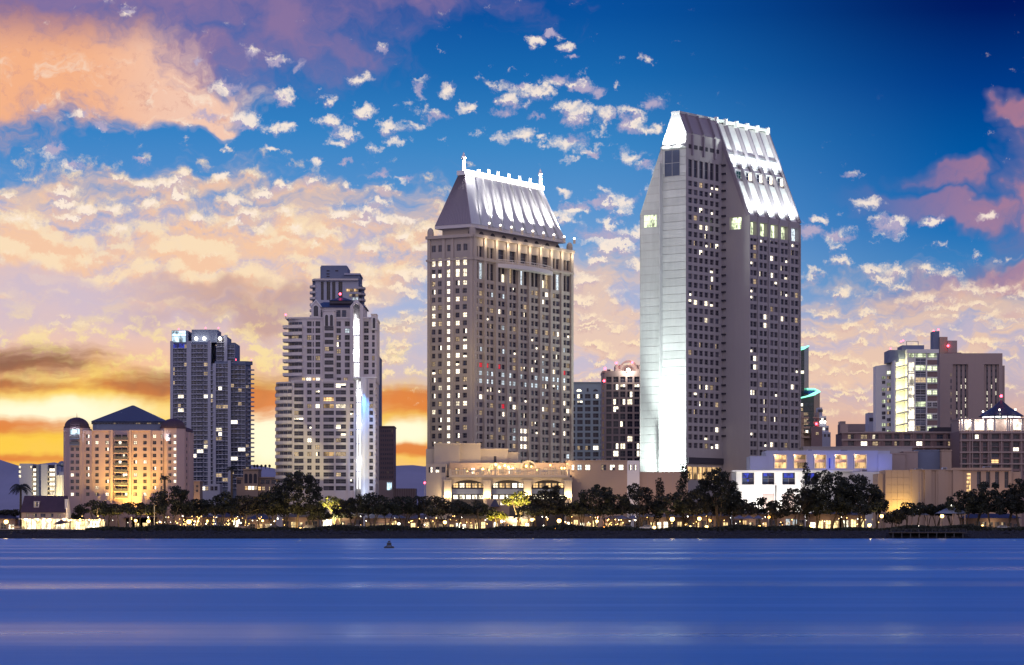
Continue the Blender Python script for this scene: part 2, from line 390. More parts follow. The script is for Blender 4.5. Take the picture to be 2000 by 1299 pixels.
class Face:
    """a vertical plane through p0 running along d (unit, 2-D); outward normal is to the camera side"""
    def __init__(s, p0, d):
        l = math.hypot(*d); s.p = p0; s.d = (d[0] / l, d[1] / l); s.n = (s.d[1], -s.d[0]); s.Y = p0[1]
    def s_px(s, px):
        k = (px - 1000) / F
        return (k * s.p[1] - s.p[0]) / (s.d[0] - k * s.d[1])
    def at(s, t, z, out=0.0):
        return (s.p[0] + s.d[0] * t + s.n[0] * out, s.p[1] + s.d[1] * t + s.n[1] * out, z)
    def xy(s, t, out=0.0): return s.at(t, 0, out)[:2]
    def z(s, py, px=None):
        Y = s.Y if px is None else s.xy(s.s_px(px))[1]
        return Z(py, Y)
    def box(s, mb, t0, t1, o0, o1, z0, z1, m=0):
        mb.prism([s.xy(t0, o1), s.xy(t1, o1), s.xy(t1, o0), s.xy(t0, o0)], z0, z1, m)

# window meshes: four panes behind a cross of bars, shared by all windows of a size
_wm = {}
VAR = {'dark': 'GGGG', 'dark2': 'gGgG', 'curt': 'gggg', 'full': 'FFFF', 'lit': 'LLLL', 'half_a': 'LGLG', 'half_b': 'GFGF', 'low': 'FLGG', 'up': 'GGLF', 'dim': 'DDDD', 'dimhalf': 'DGDG',
       'cool': 'CCCC', 'coolhalf': 'GCGC', 'red': 'RRRR', 'green': 'NNNN', 'amber': 'AAAA', 'blue': 'BBBB', 'shop': 'SSSS', 'shopw': 'WWWW', 'L': 'FGFF', 'q1': 'GFGG', 'q2': 'GGFG', 'q3': 'gFgg', 'q4': 'FgLg', 'bb': 'bbbb', 'bh': 'bGbG', 'gg': 'nnnn'}
CODE = {'G': 'glass', 'g': 'glass2', 'F': 'litfull', 'L': 'lit', 'D': 'litdim', 'C': 'litcool', 'R': 'litred', 'N': 'litgreen', 'A': 'litamber', 'B': 'litblue', 'S': 'shop', 'W': 'shopwhite', 'b': 'glassblue', 'n': 'glassgreen'}
def window_mesh(w, h, var, frame='frame'):
    w = round(w, 2); h = round(h, 2); key = (w, h, var, frame)
    if key in _wm: return _wm[key]
    mb = MB(); codes = VAR[var]; order = []
    for c in codes:
        if c not in order: order.append(c)
    hw = w / 2; t = .06
    for k, c in enumerate(codes):
        x0, x1 = (-hw, 0) if k % 2 == 0 else (0, hw)
        z0, z1 = (0, h / 2) if k < 2 else (h / 2, h)
        mb.quad((x0, 0, z0), (x1, 0, z0), (x1, 0, z1), (x0, 0, z1), order.index(c))
    fm = len(order)
    for (a, b, c, d) in ((-t, t, 0, h), (-hw, -hw + 2 * t, 0, h), (hw - 2 * t, hw, 0, h)):
        mb.quad((a, -.05, c), (b, -.05, c), (b, -.05, d), (a, -.05, d), fm)
    for (c, d) in ((h * .5 - t, h * .5 + t), (0, 2 * t), (h - 2 * t, h)):
        mb.quad((-hw, -.07, c), (hw, -.07, c), (hw, -.07, d), (-hw, -.07, d), fm)
    me = mb.mesh('window', [M[CODE[c]] for c in order] + [M[frame]])
    _wm[key] = (me, mb, order, frame); return _wm[key]
class Bld:
    """collects the walls and window places of one building"""
    def __init__(s, name, label, cat, loc, limit=300):
        s.root = root(name, label, cat, loc); s.w = []; s.limit = limit
    def win(s, face, t, z, w, h, var, depth, frame='frame'):
        s.w.append((face, t, z, w, h, var, depth, frame))
    def finish(s):
        L = s.root.location
        s.w.sort(key=lambda r: -(r[3] * r[4]) / max(1, r[0].at(r[1], 0)[1]) ** 2 + (0 if r[5] in ('dark', 'dark2', 'curt') else -1e-5))
        ang = {}
        for (face, t, z, w, h, var, dp, fr) in s.w[:s.limit]:
            me = window_mesh(w, h, var, fr)[0]
            o = D.objects.new('window', me); COL.objects.link(o); o.parent = s.root
            p = face.at(t, z, -dp)
            o.location = (p[0] - L[0], p[1] - L[1], p[2] - L[2]); o.rotation_euler = (0, 0, math.atan2(face.d[1], face.d[0]))
        if len(s.w) > s.limit:
            mb = MB(); mats = []
            for (face, t, z, w, h, var, dp, fr) in s.w[s.limit:]:
                me, wmb, order, fr2 = window_mesh(w, h, var, fr)
                names = [CODE[c] for c in order] + [fr2]
                for n in names:
                    if n not in mats: mats.append(n)
                i = len(mb.v)
                for (x, y, zz) in wmb.v: mb.v.append(face.at(t + x, z + zz, -dp - y))
                for f_, m_ in zip(wmb.f, wmb.m): mb.f.append(tuple(i + q for q in f_)); mb.m.append(mats.index(names[m_]))
            part(mb, 'window', mats, s.root, stuff=True)
def wall_open(mb, face, t0, t1, zb, zt, rows, depth=.35, m=0):
    """wall sheet with recessed openings; rows = [(z0, z1, [(a, b), ...])]"""
    def q(a, b, c, d):
        if b - a > 1e-4 and d - c > 1e-4: mb.quad(face.at(a, c), face.at(b, c), face.at(b, d), face.at(a, d), m)
    z = zb
    for (z0, z1, ops) in sorted(rows):
        q(t0, t1, z, z0)
        a = t0
        for (p, r) in sorted(ops):
            q(a, p, z0, z1); a = r
            F0, F1, B0, B1 = (face.at(p, z0), face.at(r, z0), face.at(p, z0, -depth), face.at(r, z0, -depth))
            G0, G1, C0, C1 = (face.at(p, z1), face.at(r, z1), face.at(p, z1, -depth), face.at(r, z1, -depth))
            mb.quad(F0, F1, B1, B0, m); mb.quad(C0, C1, G1, G0, m); mb.quad(F0, B0, C0, G0, m); mb.quad(B1, F1, G1, C1, m)
        q(a, t1, z0, z1); z = z1
    q(t0, t1, z, zt)
def grid(B, mb, face, t0, t1, zb, zt, cols, rows, choose, depth=.35, m=0, frame='frame'):
    """cols = [(px, width px)], rows = [(py of centre, height px)] read at the face's first corner"""
    rr = []
    for ri, (py, hp) in enumerate(rows):
        z0, z1 = Z(py + hp / 2, face.Y), Z(py - hp / 2, face.Y); ops = []
        for ci, (px, wp) in enumerate(cols):
            a, b = face.s_px(px - wp / 2), face.s_px(px + wp / 2)
            c = (a + b) / 2; w = b - a
            v = choose(ri, ci)
            if v is None: continue
            ops.append((c - w / 2, c + w / 2)); B.win(face, c, z0, w, z1 - z0, v, depth, frame)
        if ops: rr.append((z0, z1, ops))
    wall_open(mb, face, t0, t1, zb, zt, rr, depth + .02, m)
def chooser(seed, p_lit=.15, p_dim=.15, cold=0.0, dark=('dark', 'dark', 'dark2', 'curt')):
    r = random.Random(seed)
    def f(ri, ci):
        x = r.random()
        if x < p_lit: return r.choice(['full', 'lit', 'q1', 'q2', 'q3', 'q4', 'half_a', 'half_b', 'low', 'L', 'up'])
        if x < p_lit + p_dim: return r.choice(['dim', 'dimhalf', 'dim'])
        if x < p_lit + p_dim + cold: return r.choice(['cool', 'coolhalf'])
        return r.choice(dark)
    return f
def spot(name, loc, to, energy, color, size=60, blend=.5, radius=.5, parent=None):
    l = D.lights.new(name, 'SPOT'); l.energy = energy; l.color = color; l.spot_size = math.radians(size); l.spot_blend = blend; l.shadow_soft_size = radius
    o = D.objects.new(name, l); COL.objects.link(o)
    o.rotation_euler = (Vector(to) - Vector(loc)).to_track_quat('-Z', 'Y').to_euler()
    if parent is not None:
        b = base_of(parent); o.parent = parent; o.location = (loc[0] - b[0], loc[1] - b[1], loc[2] - b[2])
    else: o.location = loc
    return o
def point(loc, energy, color, radius=.4, parent=None, name='lamp_light'):
    l = D.lights.new(name, 'POINT'); l.energy = energy; l.color = color; l.shadow_soft_size = radius
    o = D.objects.new(name, l); COL.objects.link(o)
    if parent is not None:
        b = base_of(parent); o.parent = parent; o.location = (loc[0] - b[0], loc[1] - b[1], loc[2] - b[2])
    else: o.location = loc
    return o
def beacon(parent, p, r=.45, mat='beacon', name='beacon', pole=1.0):
    mb = MB(); mb.ball((p[0], p[1], p[2] + pole), r, 8, 0); mb.tube((p[0], p[1], p[2] - .1), (p[0], p[1], p[2] + pole), .08, n=5, m=1)
    return part(mb, name, [mat, 'pole'], parent)
def hip_roof(mb, x0, x1, y0, y1, z0, z1, ridge=0.0, m=0):
    """hip roof over a rectangle; ridge = half length of ridge along x"""
    cx, cy = (x0 + x1) / 2, (y0 + y1) / 2
    a, b, c, d = (x0, y0, z0), (x1, y0, z0), (x1, y1, z0), (x0, y1, z0)
    p, q = (cx - ridge, cy, z1), (cx + ridge, cy, z1)
    mb.poly([a, b, q, p], m); mb.poly([b, c, q], m); mb.poly([c, d, p, q], m); mb.poly([d, a, p], m); mb.poly([d, c, b, a], m)
# ------------------------------------------------------------------ water, land, shore, hills
GZ = 2.5
m, b = new_mat('bay_water'); M['water'] = m
v = objvec()
wv = noise(vop('MULTIPLY', v, (.008, .024, 1)), 1.0, 4, .6, 1.2)
fine_ = noise(vop('MULTIPLY', v, (.02, .34, 1)), 1.0, 3, .55)
sy_ = CT.nodes.new('ShaderNodeSeparateXYZ'); CT.links.new(v, sy_.inputs[0]); wy = E(sy_.outputs[1])
swell = E._op((wy - 80.0 + (wv - .5) * 44.0) * (6.2832 / 66.0), 'COSINE')
calm = sstep(swell + (fine_ - .5) * 1.1 + (wv - .5) * 1.6, .1, 1.6)                 # slicks left by passing wakes: smoother, so they mirror the lights
broad = sstep(wv, .42, .62)
rip = noise(vop('MULTIPLY', v, (.22, 2.2, 1)), 1.0, 4, .65)
setin(b, 'Base Color', mix((.050, .215, .54), (.14, .34, .70), broad * .6 + (fine_ - .5) * .9 + (rip - .5) * .9))
setin(b, 'Roughness', .46 - calm * .27 + (fine_ - .5) * .16)
setin(b, 'IOR', 1.33)
setin(b, 'Normal', bump(fine_ * .4 + rip * .09, .5, .5))
mb = MB(); mb.quad((-9000, -1500, 0), (9000, -1500, 0), (9000, 9000, 0), (-9000, 9000, 0))
setting(mb, 'water', 'water')
# bank profile: from the water up to the promenade, then flat land
m, b = new_mat('shore_soil'); M['soil'] = m
v = objvec(); setin(b, 'Base Color', mix((.010, .010, .016), (.026, .022, .028), sstep(noise(v, .8, 5, .65), .35, .7))); setin(b, 'Roughness', .95)
setin(b, 'Normal', bump(noise(v, 1.2, 4, .7), 1.0, .6))
SH = 809.0
def shore_y(x): return SH + 1.2 * math.sin(x * .021) + .7 * math.sin(x * .083 + 1)
mb = MB(); prof = [(-4, -1.5), (0, -.02), (2.2, .9), (4.5, 1.5), (6.5, 2.1), (9, GZ)]
xs = [i * 6.0 for i in range(-75, 76)]
for i in range(len(xs) - 1):
    for j in range(len(prof) - 1):
        def pt(xi, jj):
            r = random.Random(xi * 17 + jj); dz = (r.random() - .5) * .3 if 0 < jj < 5 else 0
            return (xs[xi], shore_y(xs[xi]) + prof[jj][0], prof[jj][1] + dz)
        mb.quad(pt(i, j), pt(i + 1, j), pt(i + 1, j + 1), pt(i, j + 1))
setting(mb, 'shore_bank', 'soil')
m, b = new_mat('land_ground'); M['land'] = m
v = objvec(); setin(b, 'Base Color', mix((.035, .045, .022), (.085, .075, .06), sstep(noise(v, .06, 5, .6), .4, .6))); setin(b, 'Roughness', .95)
mb = MB()
for i in range(len(xs) - 1):
    mb.quad((xs[i], shore_y(xs[i]) + 9, GZ), (xs[i + 1], shore_y(xs[i + 1]) + 9, GZ), (xs[i + 1], 900, GZ), (xs[i], 900, GZ))
mb.quad((-450, 900, GZ), (450, 900, GZ), (450, 5200, GZ), (-450, 5200, GZ))
mb.quad((-5000, 900, GZ), (-450, 900, GZ), (-450, 5200, GZ), (-5000, 5200, GZ))
mb.quad((450, 900, GZ), (5000, 900, GZ), (5000, 5200, GZ), (450, 5200, GZ))
mb.quad((-5000, SH + 9, GZ), (-450, SH + 9, GZ), (-450, 900, GZ), (-5000, 900, GZ))
mb.quad((450, SH + 9, GZ), (5000, SH + 9, GZ), (5000, 900, GZ), (450, 900, GZ))
setting(mb, 'land', 'land')
mb = MB()
for i in range(len(xs) - 1):
    a, c = shore_y(xs[i]), shore_y(xs[i + 1])
    mb.solid([(xs[i], a + 10.5, GZ - .05), (xs[i + 1], c + 10.5, GZ - .05), (xs[i + 1], c + 15, GZ - .05), (xs[i], a + 15, GZ - .05)],
             [(xs[i], a + 10.5, GZ + .12), (xs[i + 1], c + 10.5, GZ + .12), (xs[i + 1], c + 15, GZ + .12), (xs[i], a + 15, GZ + .12)])
setting(mb, 'promenade_path', 'asphalt')
mb = MB(); mb.quad((-450, 846, GZ + .02), (450, 846, GZ + .02), (450, 856, GZ + .02), (-450, 856, GZ + .02))
setting(mb, 'harbor_road', 'asphalt')
# rip-rap: uneven boulders along the bank
M['rock'] = surf('wet_dark_rock', (.014, .014, .024), .8, .35, 1, streak=False)
rnd = random.Random(3); mb = MB()
for i in range(3600):
    x = rnd.uniform(-175, 175); t = rnd.uniform(-.6, 7); y = shore_y(x) + t
    z = max(0, min(GZ, t * .32)) + .05; r = rnd.uniform(.25, .75)
    pts = []
    for (a, bb, c) in ((1, 0, 0), (0, 1, 0), (-1, 0, 0), (0, -1, 0), (0, 0, 1), (0, 0, -1)):
        k = r * rnd.uniform(.6, 1.15); pts.append((x + a * k * 1.25 + rnd.uniform(-.1, .1), y + bb * k, z + c * k * .8))
    i0 = len(mb.v); mb.v += pts
    for f_ in ((0, 1, 4), (1, 2, 4), (2, 3, 4), (3, 0, 4), (1, 0, 5), (2, 1, 5), (3, 2, 5), (0, 3, 5)): mb.f.append(tuple(i0 + q for q in f_)); mb.m.append(0)
o = setting(mb, 'rubble', 'rock', 'stuff')
# clipped scrub on the crest
mb = MB()
for i in range(42000):
    x = rnd.uniform(-175, 175)
    h = 1.0 + .4 * math.sin(x * .11) + .3 * math.sin(x * .37 + 2) + .2
    y = shore_y(x) + rnd.uniform(7.0, 10.2); z = GZ - .3 + rnd.random() * max(.3, h)
    if -175 < x < -126: z = GZ - .4 + rnd.random() * .25
    a = rnd.uniform(0, 6.28); s_ = rnd.uniform(.1, .26); u = Vector((math.cos(a), math.sin(a) * .6, rnd.uniform(-.5, .5))) * s_; w = Vector((rnd.uniform(-.5, .5), rnd.uniform(-.5, .5), 1)) * s_
    c = Vector((x, y, z)); mb.quad(c - u - w, c + u - w, c + u + w, c - u + w)
setting(mb, 'shrubbery', 'leaf', 'stuff')
# hills far inland
def hill(name, Y, prof, col):
    m, b = new_mat(name + '_ground'); v = objvec()
    setin(b, 'Base Color', mix(tuple(x * .8 for x in col), tuple(x * 1.2 for x in col), noise(v, .01, 5, .6))); setin(b, 'Roughness', 1.0)
    mb = MB(); rnd = random.Random(5); n = 160
    x0, x1 = prof[0][0], prof[-1][0]
    pts = []
    for i in range(n + 1):
        px = x0 + (x1 - x0) * i / n
        for (a, b_) in zip(prof, prof[1:]):
            if a[0] <= px <= b_[0]: py = a[1] + (b_[1] - a[1]) * (px - a[0]) / (b_[0] - a[0]); break
        py += rnd.uniform(-1.3, 1.3) + 1.5 * math.sin(i * .9)
        pts.append((X(px, Y), Z(py, Y)))
    for j, (f0, f1, y0, y1) in enumerate([(0, .45, -500, -300), (.45, .85, -300, -100), (.85, 1, -100, 0), (1, .7, 0, 400), (.7, 0, 400, 1200)]):
        for (a, c) in zip(pts, pts[1:]):
            mb.quad((a[0], Y + y0, a[1] * f0), (c[0], Y + y0, c[1] * f0), (c[0], Y + y1, c[1] * f1), (a[0], Y + y1, a[1] * f1))
    setting(mb, name, m, smooth=True)
hill('hills', 4200, [(-900, 960), (-500, 930), (-120, 915), (-40, 905), (0, 898), (10, 897), (28, 912), (60, 908), (110, 904), (135, 912), (200, 925), (440, 930), (480, 912), (510, 905), (530, 915), (600, 925), (700, 920), (760, 912), (785, 908),
     (800, 906), (815, 911), (840, 907), (900, 915), (1000, 930), (1400, 935), (1800, 930), (2100, 925), (2600, 940)], (.26, .25, .34))  # distance haze is mixed into this blue-grey colour
def perp_tower(Yc, pxc, d):
    """near corner point, b-face (recedes to the right) and unit axes e (along b) and f (along a, away to the left)"""
    l = math.hypot(*d); e = (d[0] / l, d[1] / l); f = (-e[1], e[0]); c = (X(pxc, Yc), Yc)
    return c, e, f
# ================================================================== tall tower with the gabled top
def tall_tower():
    c, e, f = perp_tower(950, 1340, (.617, .787))
    def q(s, t): return (c[0] + e[0] * s + f[0] * t, c[1] + e[1] * s + f[1] * t)
    bl = Face(c, e)                                   # back-slab broad face, starts at the near corner
    af0 = Face(c, (-f[0], -f[1]))                     # end wall; t runs left(-) to the corner(0)
    W = -af0.s_px(1250)                               # slab thickness to the far edge
    a = Face(q(0, W), (-f[0], -f[1]))                 # end wall from its far edge
    s1 = bl.s_px(1411)
    in_c = q(s1, 0)
    a2p = Face(in_c, (-f[0], -f[1])); J = a2p.s_px(1462)      # front slab juts out J
    nc = q(s1, -J); b2 = Face(nc, e); L2 = b2.s_px(1562)
    a2 = Face(in_c, (-f[0], -f[1]))
    zb = GZ; zs = Z(419, nc[1]); zr = Z(222, a.xy(a.s_px(1320))[1])
    tR0 = W - a.s_px(1312); tR1 = W - a.s_px(1327)    # ridge platform, measured in t (from corner)
    def zroof(t):                                     # height of the roof at t
        if t > tR0: return zs + (zr - zs) * (W - t) / (W - tR0)
        if t < tR1: return zs + (zr - zs) * (t + J) / (tR1 + J)
        return zr
    B = Bld('hotel_tower', 'tallest tower with a gabled top, white floodlit end wall and glowing ribbed roof slope', 'tower', (nc[0], nc[1], GZ))
    R = B.root; S = s1 + L2
    mb = MB()
    # --- end wall backing (profile polygon), side and back walls
    prof = [(W, zb), (W, zs), (tR0, zr), (tR1, zr), (0, zroof(0)), (0, zb)]
    mb.poly([(*q(.25, t), z) for t, z in prof], 0)
    prof2 = [(W, zb), (W, zs), (tR0, zr), (tR1, zr), (-J, zs), (-J, zb)]
    mb.poly([(*q(S, t), z) for t, z in reversed(prof2)], 0)
    mb.quad((*q(0, W), zb), (*q(S, W), zb), (*q(S, W), zs), (*q(0, W), zs), 0)
    mb.quad((*q(0, W), zs), (*q(S, W), zs), (*q(S, tR0), zr), (*q(0, tR0), zr), 0)
    mb.quad((*q(0, tR0), zr), (*q(S, tR0), zr), (*q(S, tR1), zr), (*q(0, tR1), zr), 0)
    # --- front slab end wall (blank, sloping top) with one opening
    zo0, zo1 = Z(450, a2.Y), Z(426, a2.Y); to0, to1 = a2.s_px(1425), a2.s_px(1448)
    def a2q(t0, t1, z0, z1):
        mb.quad(a2.at(t0, z0), a2.at(t1, z0), a2.at(t1, z1), a2.at(t0, z1), 0)
    a2q(0, J, zb, zo0); a2q(0, to0, zo0, zo1); a2q(to1, J, zo0, zo1)
    mb.poly([a2.at(0, zo1), a2.at(J, zo1), a2.at(J, zs), a2.at(0, zroof(0)) ], 0)
    mb.poly([a2.at(0, zroof(0)), (*q(s1, tR1), zr - .3), (*q(s1, tR1), zroof(0) - 12)], 0)
    for (u, w) in (((to0, zo0), (to1, zo0)), ((to1, zo0), (to1, zo1)), ((to1, zo1), (to0, zo1)), ((to0, zo1), (to0, zo0))):
        mb.quad(a2.at(*u), a2.at(*w), a2.at(*w, -1.2), a2.at(*u, -1.2), 0)
    B.win(a2, (to0 + to1) / 2, zo0, to1 - to0, zo1 - zo0, 'green', 1.2, 'lightframe')
    # --- back-slab broad face
    cols = [(1348.3, 7.4), (1358.9, 7.4), (1369.7, 7.3), (1379.9, 7.2), (1390.5, 7.1), (1401.0, 7.0)]
    rows = [(325.5, 36)] + [(356.5 + 16.55 * i, 10.2) for i in range(32)]
    ch = chooser(11, .17, .05)
    zt1 = zroof(0)
    grid(B, mb, bl, 0, s1, zb, zt1 - 9, cols, rows, lambda r, c_: ('dark' if r == 0 else ch(r, c_)), .45)
    bl2 = Face(bl.xy(0, .5), e)
    mb.quad(bl.at(0, zt1 - 9), bl.at(s1, zt1 - 9), bl.at(s1, zt1), bl.at(0, zt1), 0)
    # --- front-slab broad face
    pier = [1462, 1480, 1501, 1521.6, 1541.5, 1562]
    cols = []
    for p0, p1 in zip(pier, pier[1:]):
        w = p1 - p0; cols += [(p0 + w * .32, 6.6), (p0 + w * .72, 6.6)]
    rows = [(443, 25)] + [(464.5 + 16.75 * i, 10.4) for i in range(26)]
    ch2 = chooser(23, .15, .06)
    zb2 = zb
    rr = []
    z0, z1 = Z(457.5, nc[1]), Z(431, nc[1]); ops = []
    for i, (p0, p1) in enumerate(zip(pier, pier[1:])):
        t0, t1 = b2.s_px(p0 + 4.0), b2.s_px(p1 - 2.0)
        ops.append((t0, t1)); B.win(b2, (t0 + t1) / 2, z0, t1 - t0, z1 - z0, 'cool' if i == 4 else 'green', 1.6, 'lightframe')
    mb2 = MB()
    ztop2 = z1 + 1.0
    # openings row above, then the regular grid below
    wall_open(mb, b2, 0, L2, z0 - 1.2, zs, [(z0, z1, ops)], 1.6, 0)
    grid(B, mb, b2, 0, L2, zb, z0 - 1.2, cols, rows[1:], ch2, .45)
    part(mb, 'wall', 'lilac', R)
    # --- lit roof slope: five bays between six ribs
    def rp(s, t, out=0.0):
        nx, nz = (zr - zs), (tR1 + J); l = math.hypot(nx, nz)
        o = out
        return (*q(s, t - o * nx / l), zroof(t) + o * nz / l)
    tA, tB = -J, tR1
    ss = [s1 + b2.s_px(p) for p in pier]
    mb = MB()
    tm0, tm1 = tA + (tB - tA) * .38, tA + (tB - tA) * .50
    tl = tA + (tB - tA) * .66
    for k in range(5):
        s0_, s2_ = ss[k], ss[k + 1]
        pm = MB()
        pm.quad(rp(s0_, tA, -.9), rp(s2_, tA, -.9), rp(s2_, tm0, -.9), rp(s0_, tm0, -.9))
        part(pm, 'roof_panel', 'white', R)
        # vertical recess with a tall window in each bay
        w0, w1 = s0_ + (s2_ - s0_) * .30, s0_ + (s2_ - s0_) * .98
        lo = rp(s0_, tm0, -.9); hi = rp(s0_, tm1, -.9)
        pm = MB()
        pm.quad(rp(s0_, tm0, -.9), rp(w0, tm0, -.9), rp(w0, tm1, -.9), rp(s0_, tm1, -.9))
        zl, zh = lo[2], hi[2]
        tb_ = tm1
        pm.quad((*q(w0, tm1), zl), (*q(s2_, tm1), zl), (*q(s2_, tm1), zh), (*q(w0, tm1), zh))
        pm.quad(rp(w0, tm0, -.9), rp(s2_, tm0, -.9), (*q(s2_, tm1), zl), (*q(w0, tm1), zl))
        pm.poly([rp(w0, tm0, -.9), (*q(w0, tm1), zl), rp(w0, tm1, -.9)])
        part(pm, 'window_recess', 'white', R)
        fw = Face(q(w0, tm1), e)
        B.win(fw, (s2_ - w0) / 2, zl + .8, (s2_ - w0) * .72, zh - zl - 1.4, 'half_b' if k else 'gg', -.08, 'lightframe')
        pm = MB()
        pm.quad(rp(s0_, tm1, -.9), rp(s2_, tm1, -.9), rp(s2_, tl, -.9), rp(s0_, tl, -.9))
        part(pm, 'roof_panel', 'white', R)
        pm = MB()
        pm.quad(rp(s0_, tl, -.9), rp(s2_, tl, -.9), rp(s2_, tB, -.9), rp(s0_, tB, -.9))
        part(pm, 'roof_panel', 'white', R)
        for tt in (tl, tl - 1.6):
            pm = MB()
            pm.solid([rp(s0_ + .3, tt, -.9), rp(s2_ - .3, tt, -.9), rp(s2_ - .3, tt + .35, -.9), rp(s0_ + .3, tt + .35, -.9)],
                     [rp(s0_ + .3, tt, -.45), rp(s2_ - .3, tt, -.45), rp(s2_ - .3, tt + .35, -.45), rp(s0_ + .3, tt + .35, -.45)])
            part(pm, 'ledge', 'frame', R)
    for k in range(6):
        s_ = ss[k]; rb = MB(); a0, a1 = s_ - .35, s_ + .35
        rb.solid([rp(a0, tA - .1, -1), rp(a1, tA - .1, -1), rp(a1, tB, -1), rp(a0, tB, -1)], [rp(a0, tA - .1, .45), rp(a1, tA - .1, .45), rp(a1, tB, .45), rp(a0, tB, .45)])
        rib = part(rb, 'roof_rib', 'shaderoof', R)  # dark colour stands in for shade on the rib sides
        fb = MB(); fb.prism([q(a0 - .1, tB - .8), q(a1 + .1, tB - .8), q(a1 + .1, tB + .6), q(a0 - .1, tB + .6)], zr - 1.2, zr + 1.3)
        part(fb, 'rib_cap', 'white', rib)
    # roof over the back slab and three ribs, unlit look put in the colour
    mb = MB()
    def rp2(s, t, out=0.0): return rp(s, t, out)
    mb.quad(rp(0, .02, 0), rp(s1, .02, 0), rp(s1, tR1, 0), rp(0, tR1, 0))
    part(mb, 'roof', 'shaderoof', R)
    for px in (1350, 1372, 1394):
        s_ = bl.s_px(px + 1); rb = MB()
        rb.solid([rp(s_ - .3, 0, -.2), rp(s_ + .3, 0, -.2), rp(s_ + .3, tR1, -.2), rp(s_ - .3, tR1, -.2)], [rp(s_ - .3, 0, .8), rp(s_ + .3, 0, .8), rp(s_ + .3, tR1, .8), rp(s_ - .3, tR1, .8)])
        bl.box(rb, s_ - .3, s_ + .3, 0, .75, zt1 - 7.5, zt1 - .4)
        part(rb, 'roof_rib', 'shaderoof', R)
    for (p0, p1) in ((1345, 1362), (1366, 1382), (1387, 1404)):
        sb = MB(); t0, t1 = bl.s_px(p0), bl.s_px(p1); zz = Z(288.5, bl.Y); bl.box(sb, t0, t1, .02, .12, zz, zz + 1.4); part(sb, 'roof_vent', 'dark', R)
    # ridge coping
    mb = MB(); mb.prism([q(-.1, tR1 - .2), q(S, tR1 - .2), q(S, tR0 + .2), q(-.1, tR0 + .2)], zr - .05, zr + .8); part(mb, 'ridge_coping', 'lilac_panel', R)
    # --- piers on the front broad face, fins in the inner corner
    for k in range(6):
        pb = MB(); t = b2.s_px(pier[k]); w = .42
        b2.box(pb, max(t - w, -.02), min(t + w, L2 + .02), 0, .5, zb, Z(423, nc[1]) if k else zs)
        part(pb, 'pier', 'lilac', R)
    for i in range(33):
        fb = MB(); zf = Z(325 + 16.5 * i, in_c[1]); a2.box(fb, .02, 1.5, 0, .75, zf, zf + .55); part(fb, 'corner_fin', 'dark', R)
    # --- end wall panels: two strips, clipped to the gable
    def clip(poly):
        out = poly
        for fn in (lambda t, z: zroof(t) - z,):
            pass
        def half(pl, g):
            res = []
            for (p, r) in zip(pl, pl[1:] + pl[:1]):
                gp, gr = g(*p), g(*r)
                if gp >= 0: res.append(p)
                if gp * gr < 0:
                    k = gp / (gp - gr); res.append((p[0] + (r[0] - p[0]) * k, p[1] + (r[1] - p[1]) * k))
            return res
        s1_ = (zr - zs) / (W - tR0); s2_ = (zr - zs) / (tR1 + J)
        out = half(out, lambda t, z: zs + s1_ * (W - t) - z)
        out = half(out, lambda t, z: zs + s2_ * (t + J) - z) if out else out
        return out
    tm = W - a.s_px(1294)
    holes = [(W - a.s_px(1298), W - a.s_px(1328), Z(342, c[1]), Z(290, c[1])), (W - a.s_px(1257), W - a.s_px(1282), Z(446, a.Y), Z(421, a.Y))]
    zcrown = Z(281, c[1])
    def panels(t0, t1, out, mat, ncol, zlist):
        for (zz0, zz1) in zip(zlist, zlist[1:]):
            for k in range(ncol):
                u0, u1 = t0 + (t1 - t0) * k / ncol, t0 + (t1 - t0) * (k + 1) / ncol
                rects = [(u0, u1, zz0, zz1)]
                for (h0, h1, hz0, hz1) in holes:
                    hl, hh = min(h0, h1), max(h0, h1); new = []
                    for (a0, a1, b0, b1) in rects:
                        if hh <= a0 or hl >= a1 or hz1 <= b0 or hz0 >= b1: new.append((a0, a1, b0, b1)); continue
                        if b0 < hz0: new.append((a0, a1, b0, hz0))
                        if b1 > hz1: new.append((a0, a1, hz1, b1))
                        m0, m1 = max(b0, hz0), min(b1, hz1)
                        if a0 < hl: new.append((a0, hl, m0, m1))
                        if a1 > hh: new.append((hh, a1, m0, m1))
                    rects = new
                pb = MB()
                for (a0, a1, b0, b1) in rects:
                    g = .06
                    pl = clip([(a0 + g, b0 + g), (a0 + g, b1 - g), (a1 - g, b1 - g), (a1 - g, b0 + g)])
                    if len(pl) < 3: continue
                    pb.solid([(*q(.3, t), z) for t, z in reversed(pl)], [(*q(out, t), z) for t, z in reversed(pl)])
                part(pb, 'wall_panel', mat, R)
    zl = [Z(1000 - 15.8 * i, c[1]) for i in range(46)]
    zl[0] = zb
    zl = [z for z in zl if z < zcrown - 1] + [zcrown, zr]
    panels(0, tm, 0.0, 'lilac_panel', 1, zl)
    zlw = [z - .9 for z in zl if z - .9 > zb]; zlw = [zb] + zlw
    panels(tm + .25, W, .9 * 0 + .22, 'lilac_panel', 1, zlw)
    fa = Face(q(0, W), (-f[0], -f[1]))
    for i, (h0, h1, z0, z1) in enumerate(holes):
        hl, hh = W - max(h0, h1), W - min(h0, h1)
        B.win(fa, (hl + hh) / 2, z0, hh - hl, z1 - z0, 'bb' if i == 0 else 'green', -.02 if i == 0 else .23 - .02, 'lightframe')
    fb = MB(); a.box(fb, W - tm - .3, W - tm + .05, -.1, 1.7, zb, zcrown - 6); part(fb, 'added_shade_fin', 'lilac_panel', R)  # fin added to keep the floodlight off the neighbouring strip
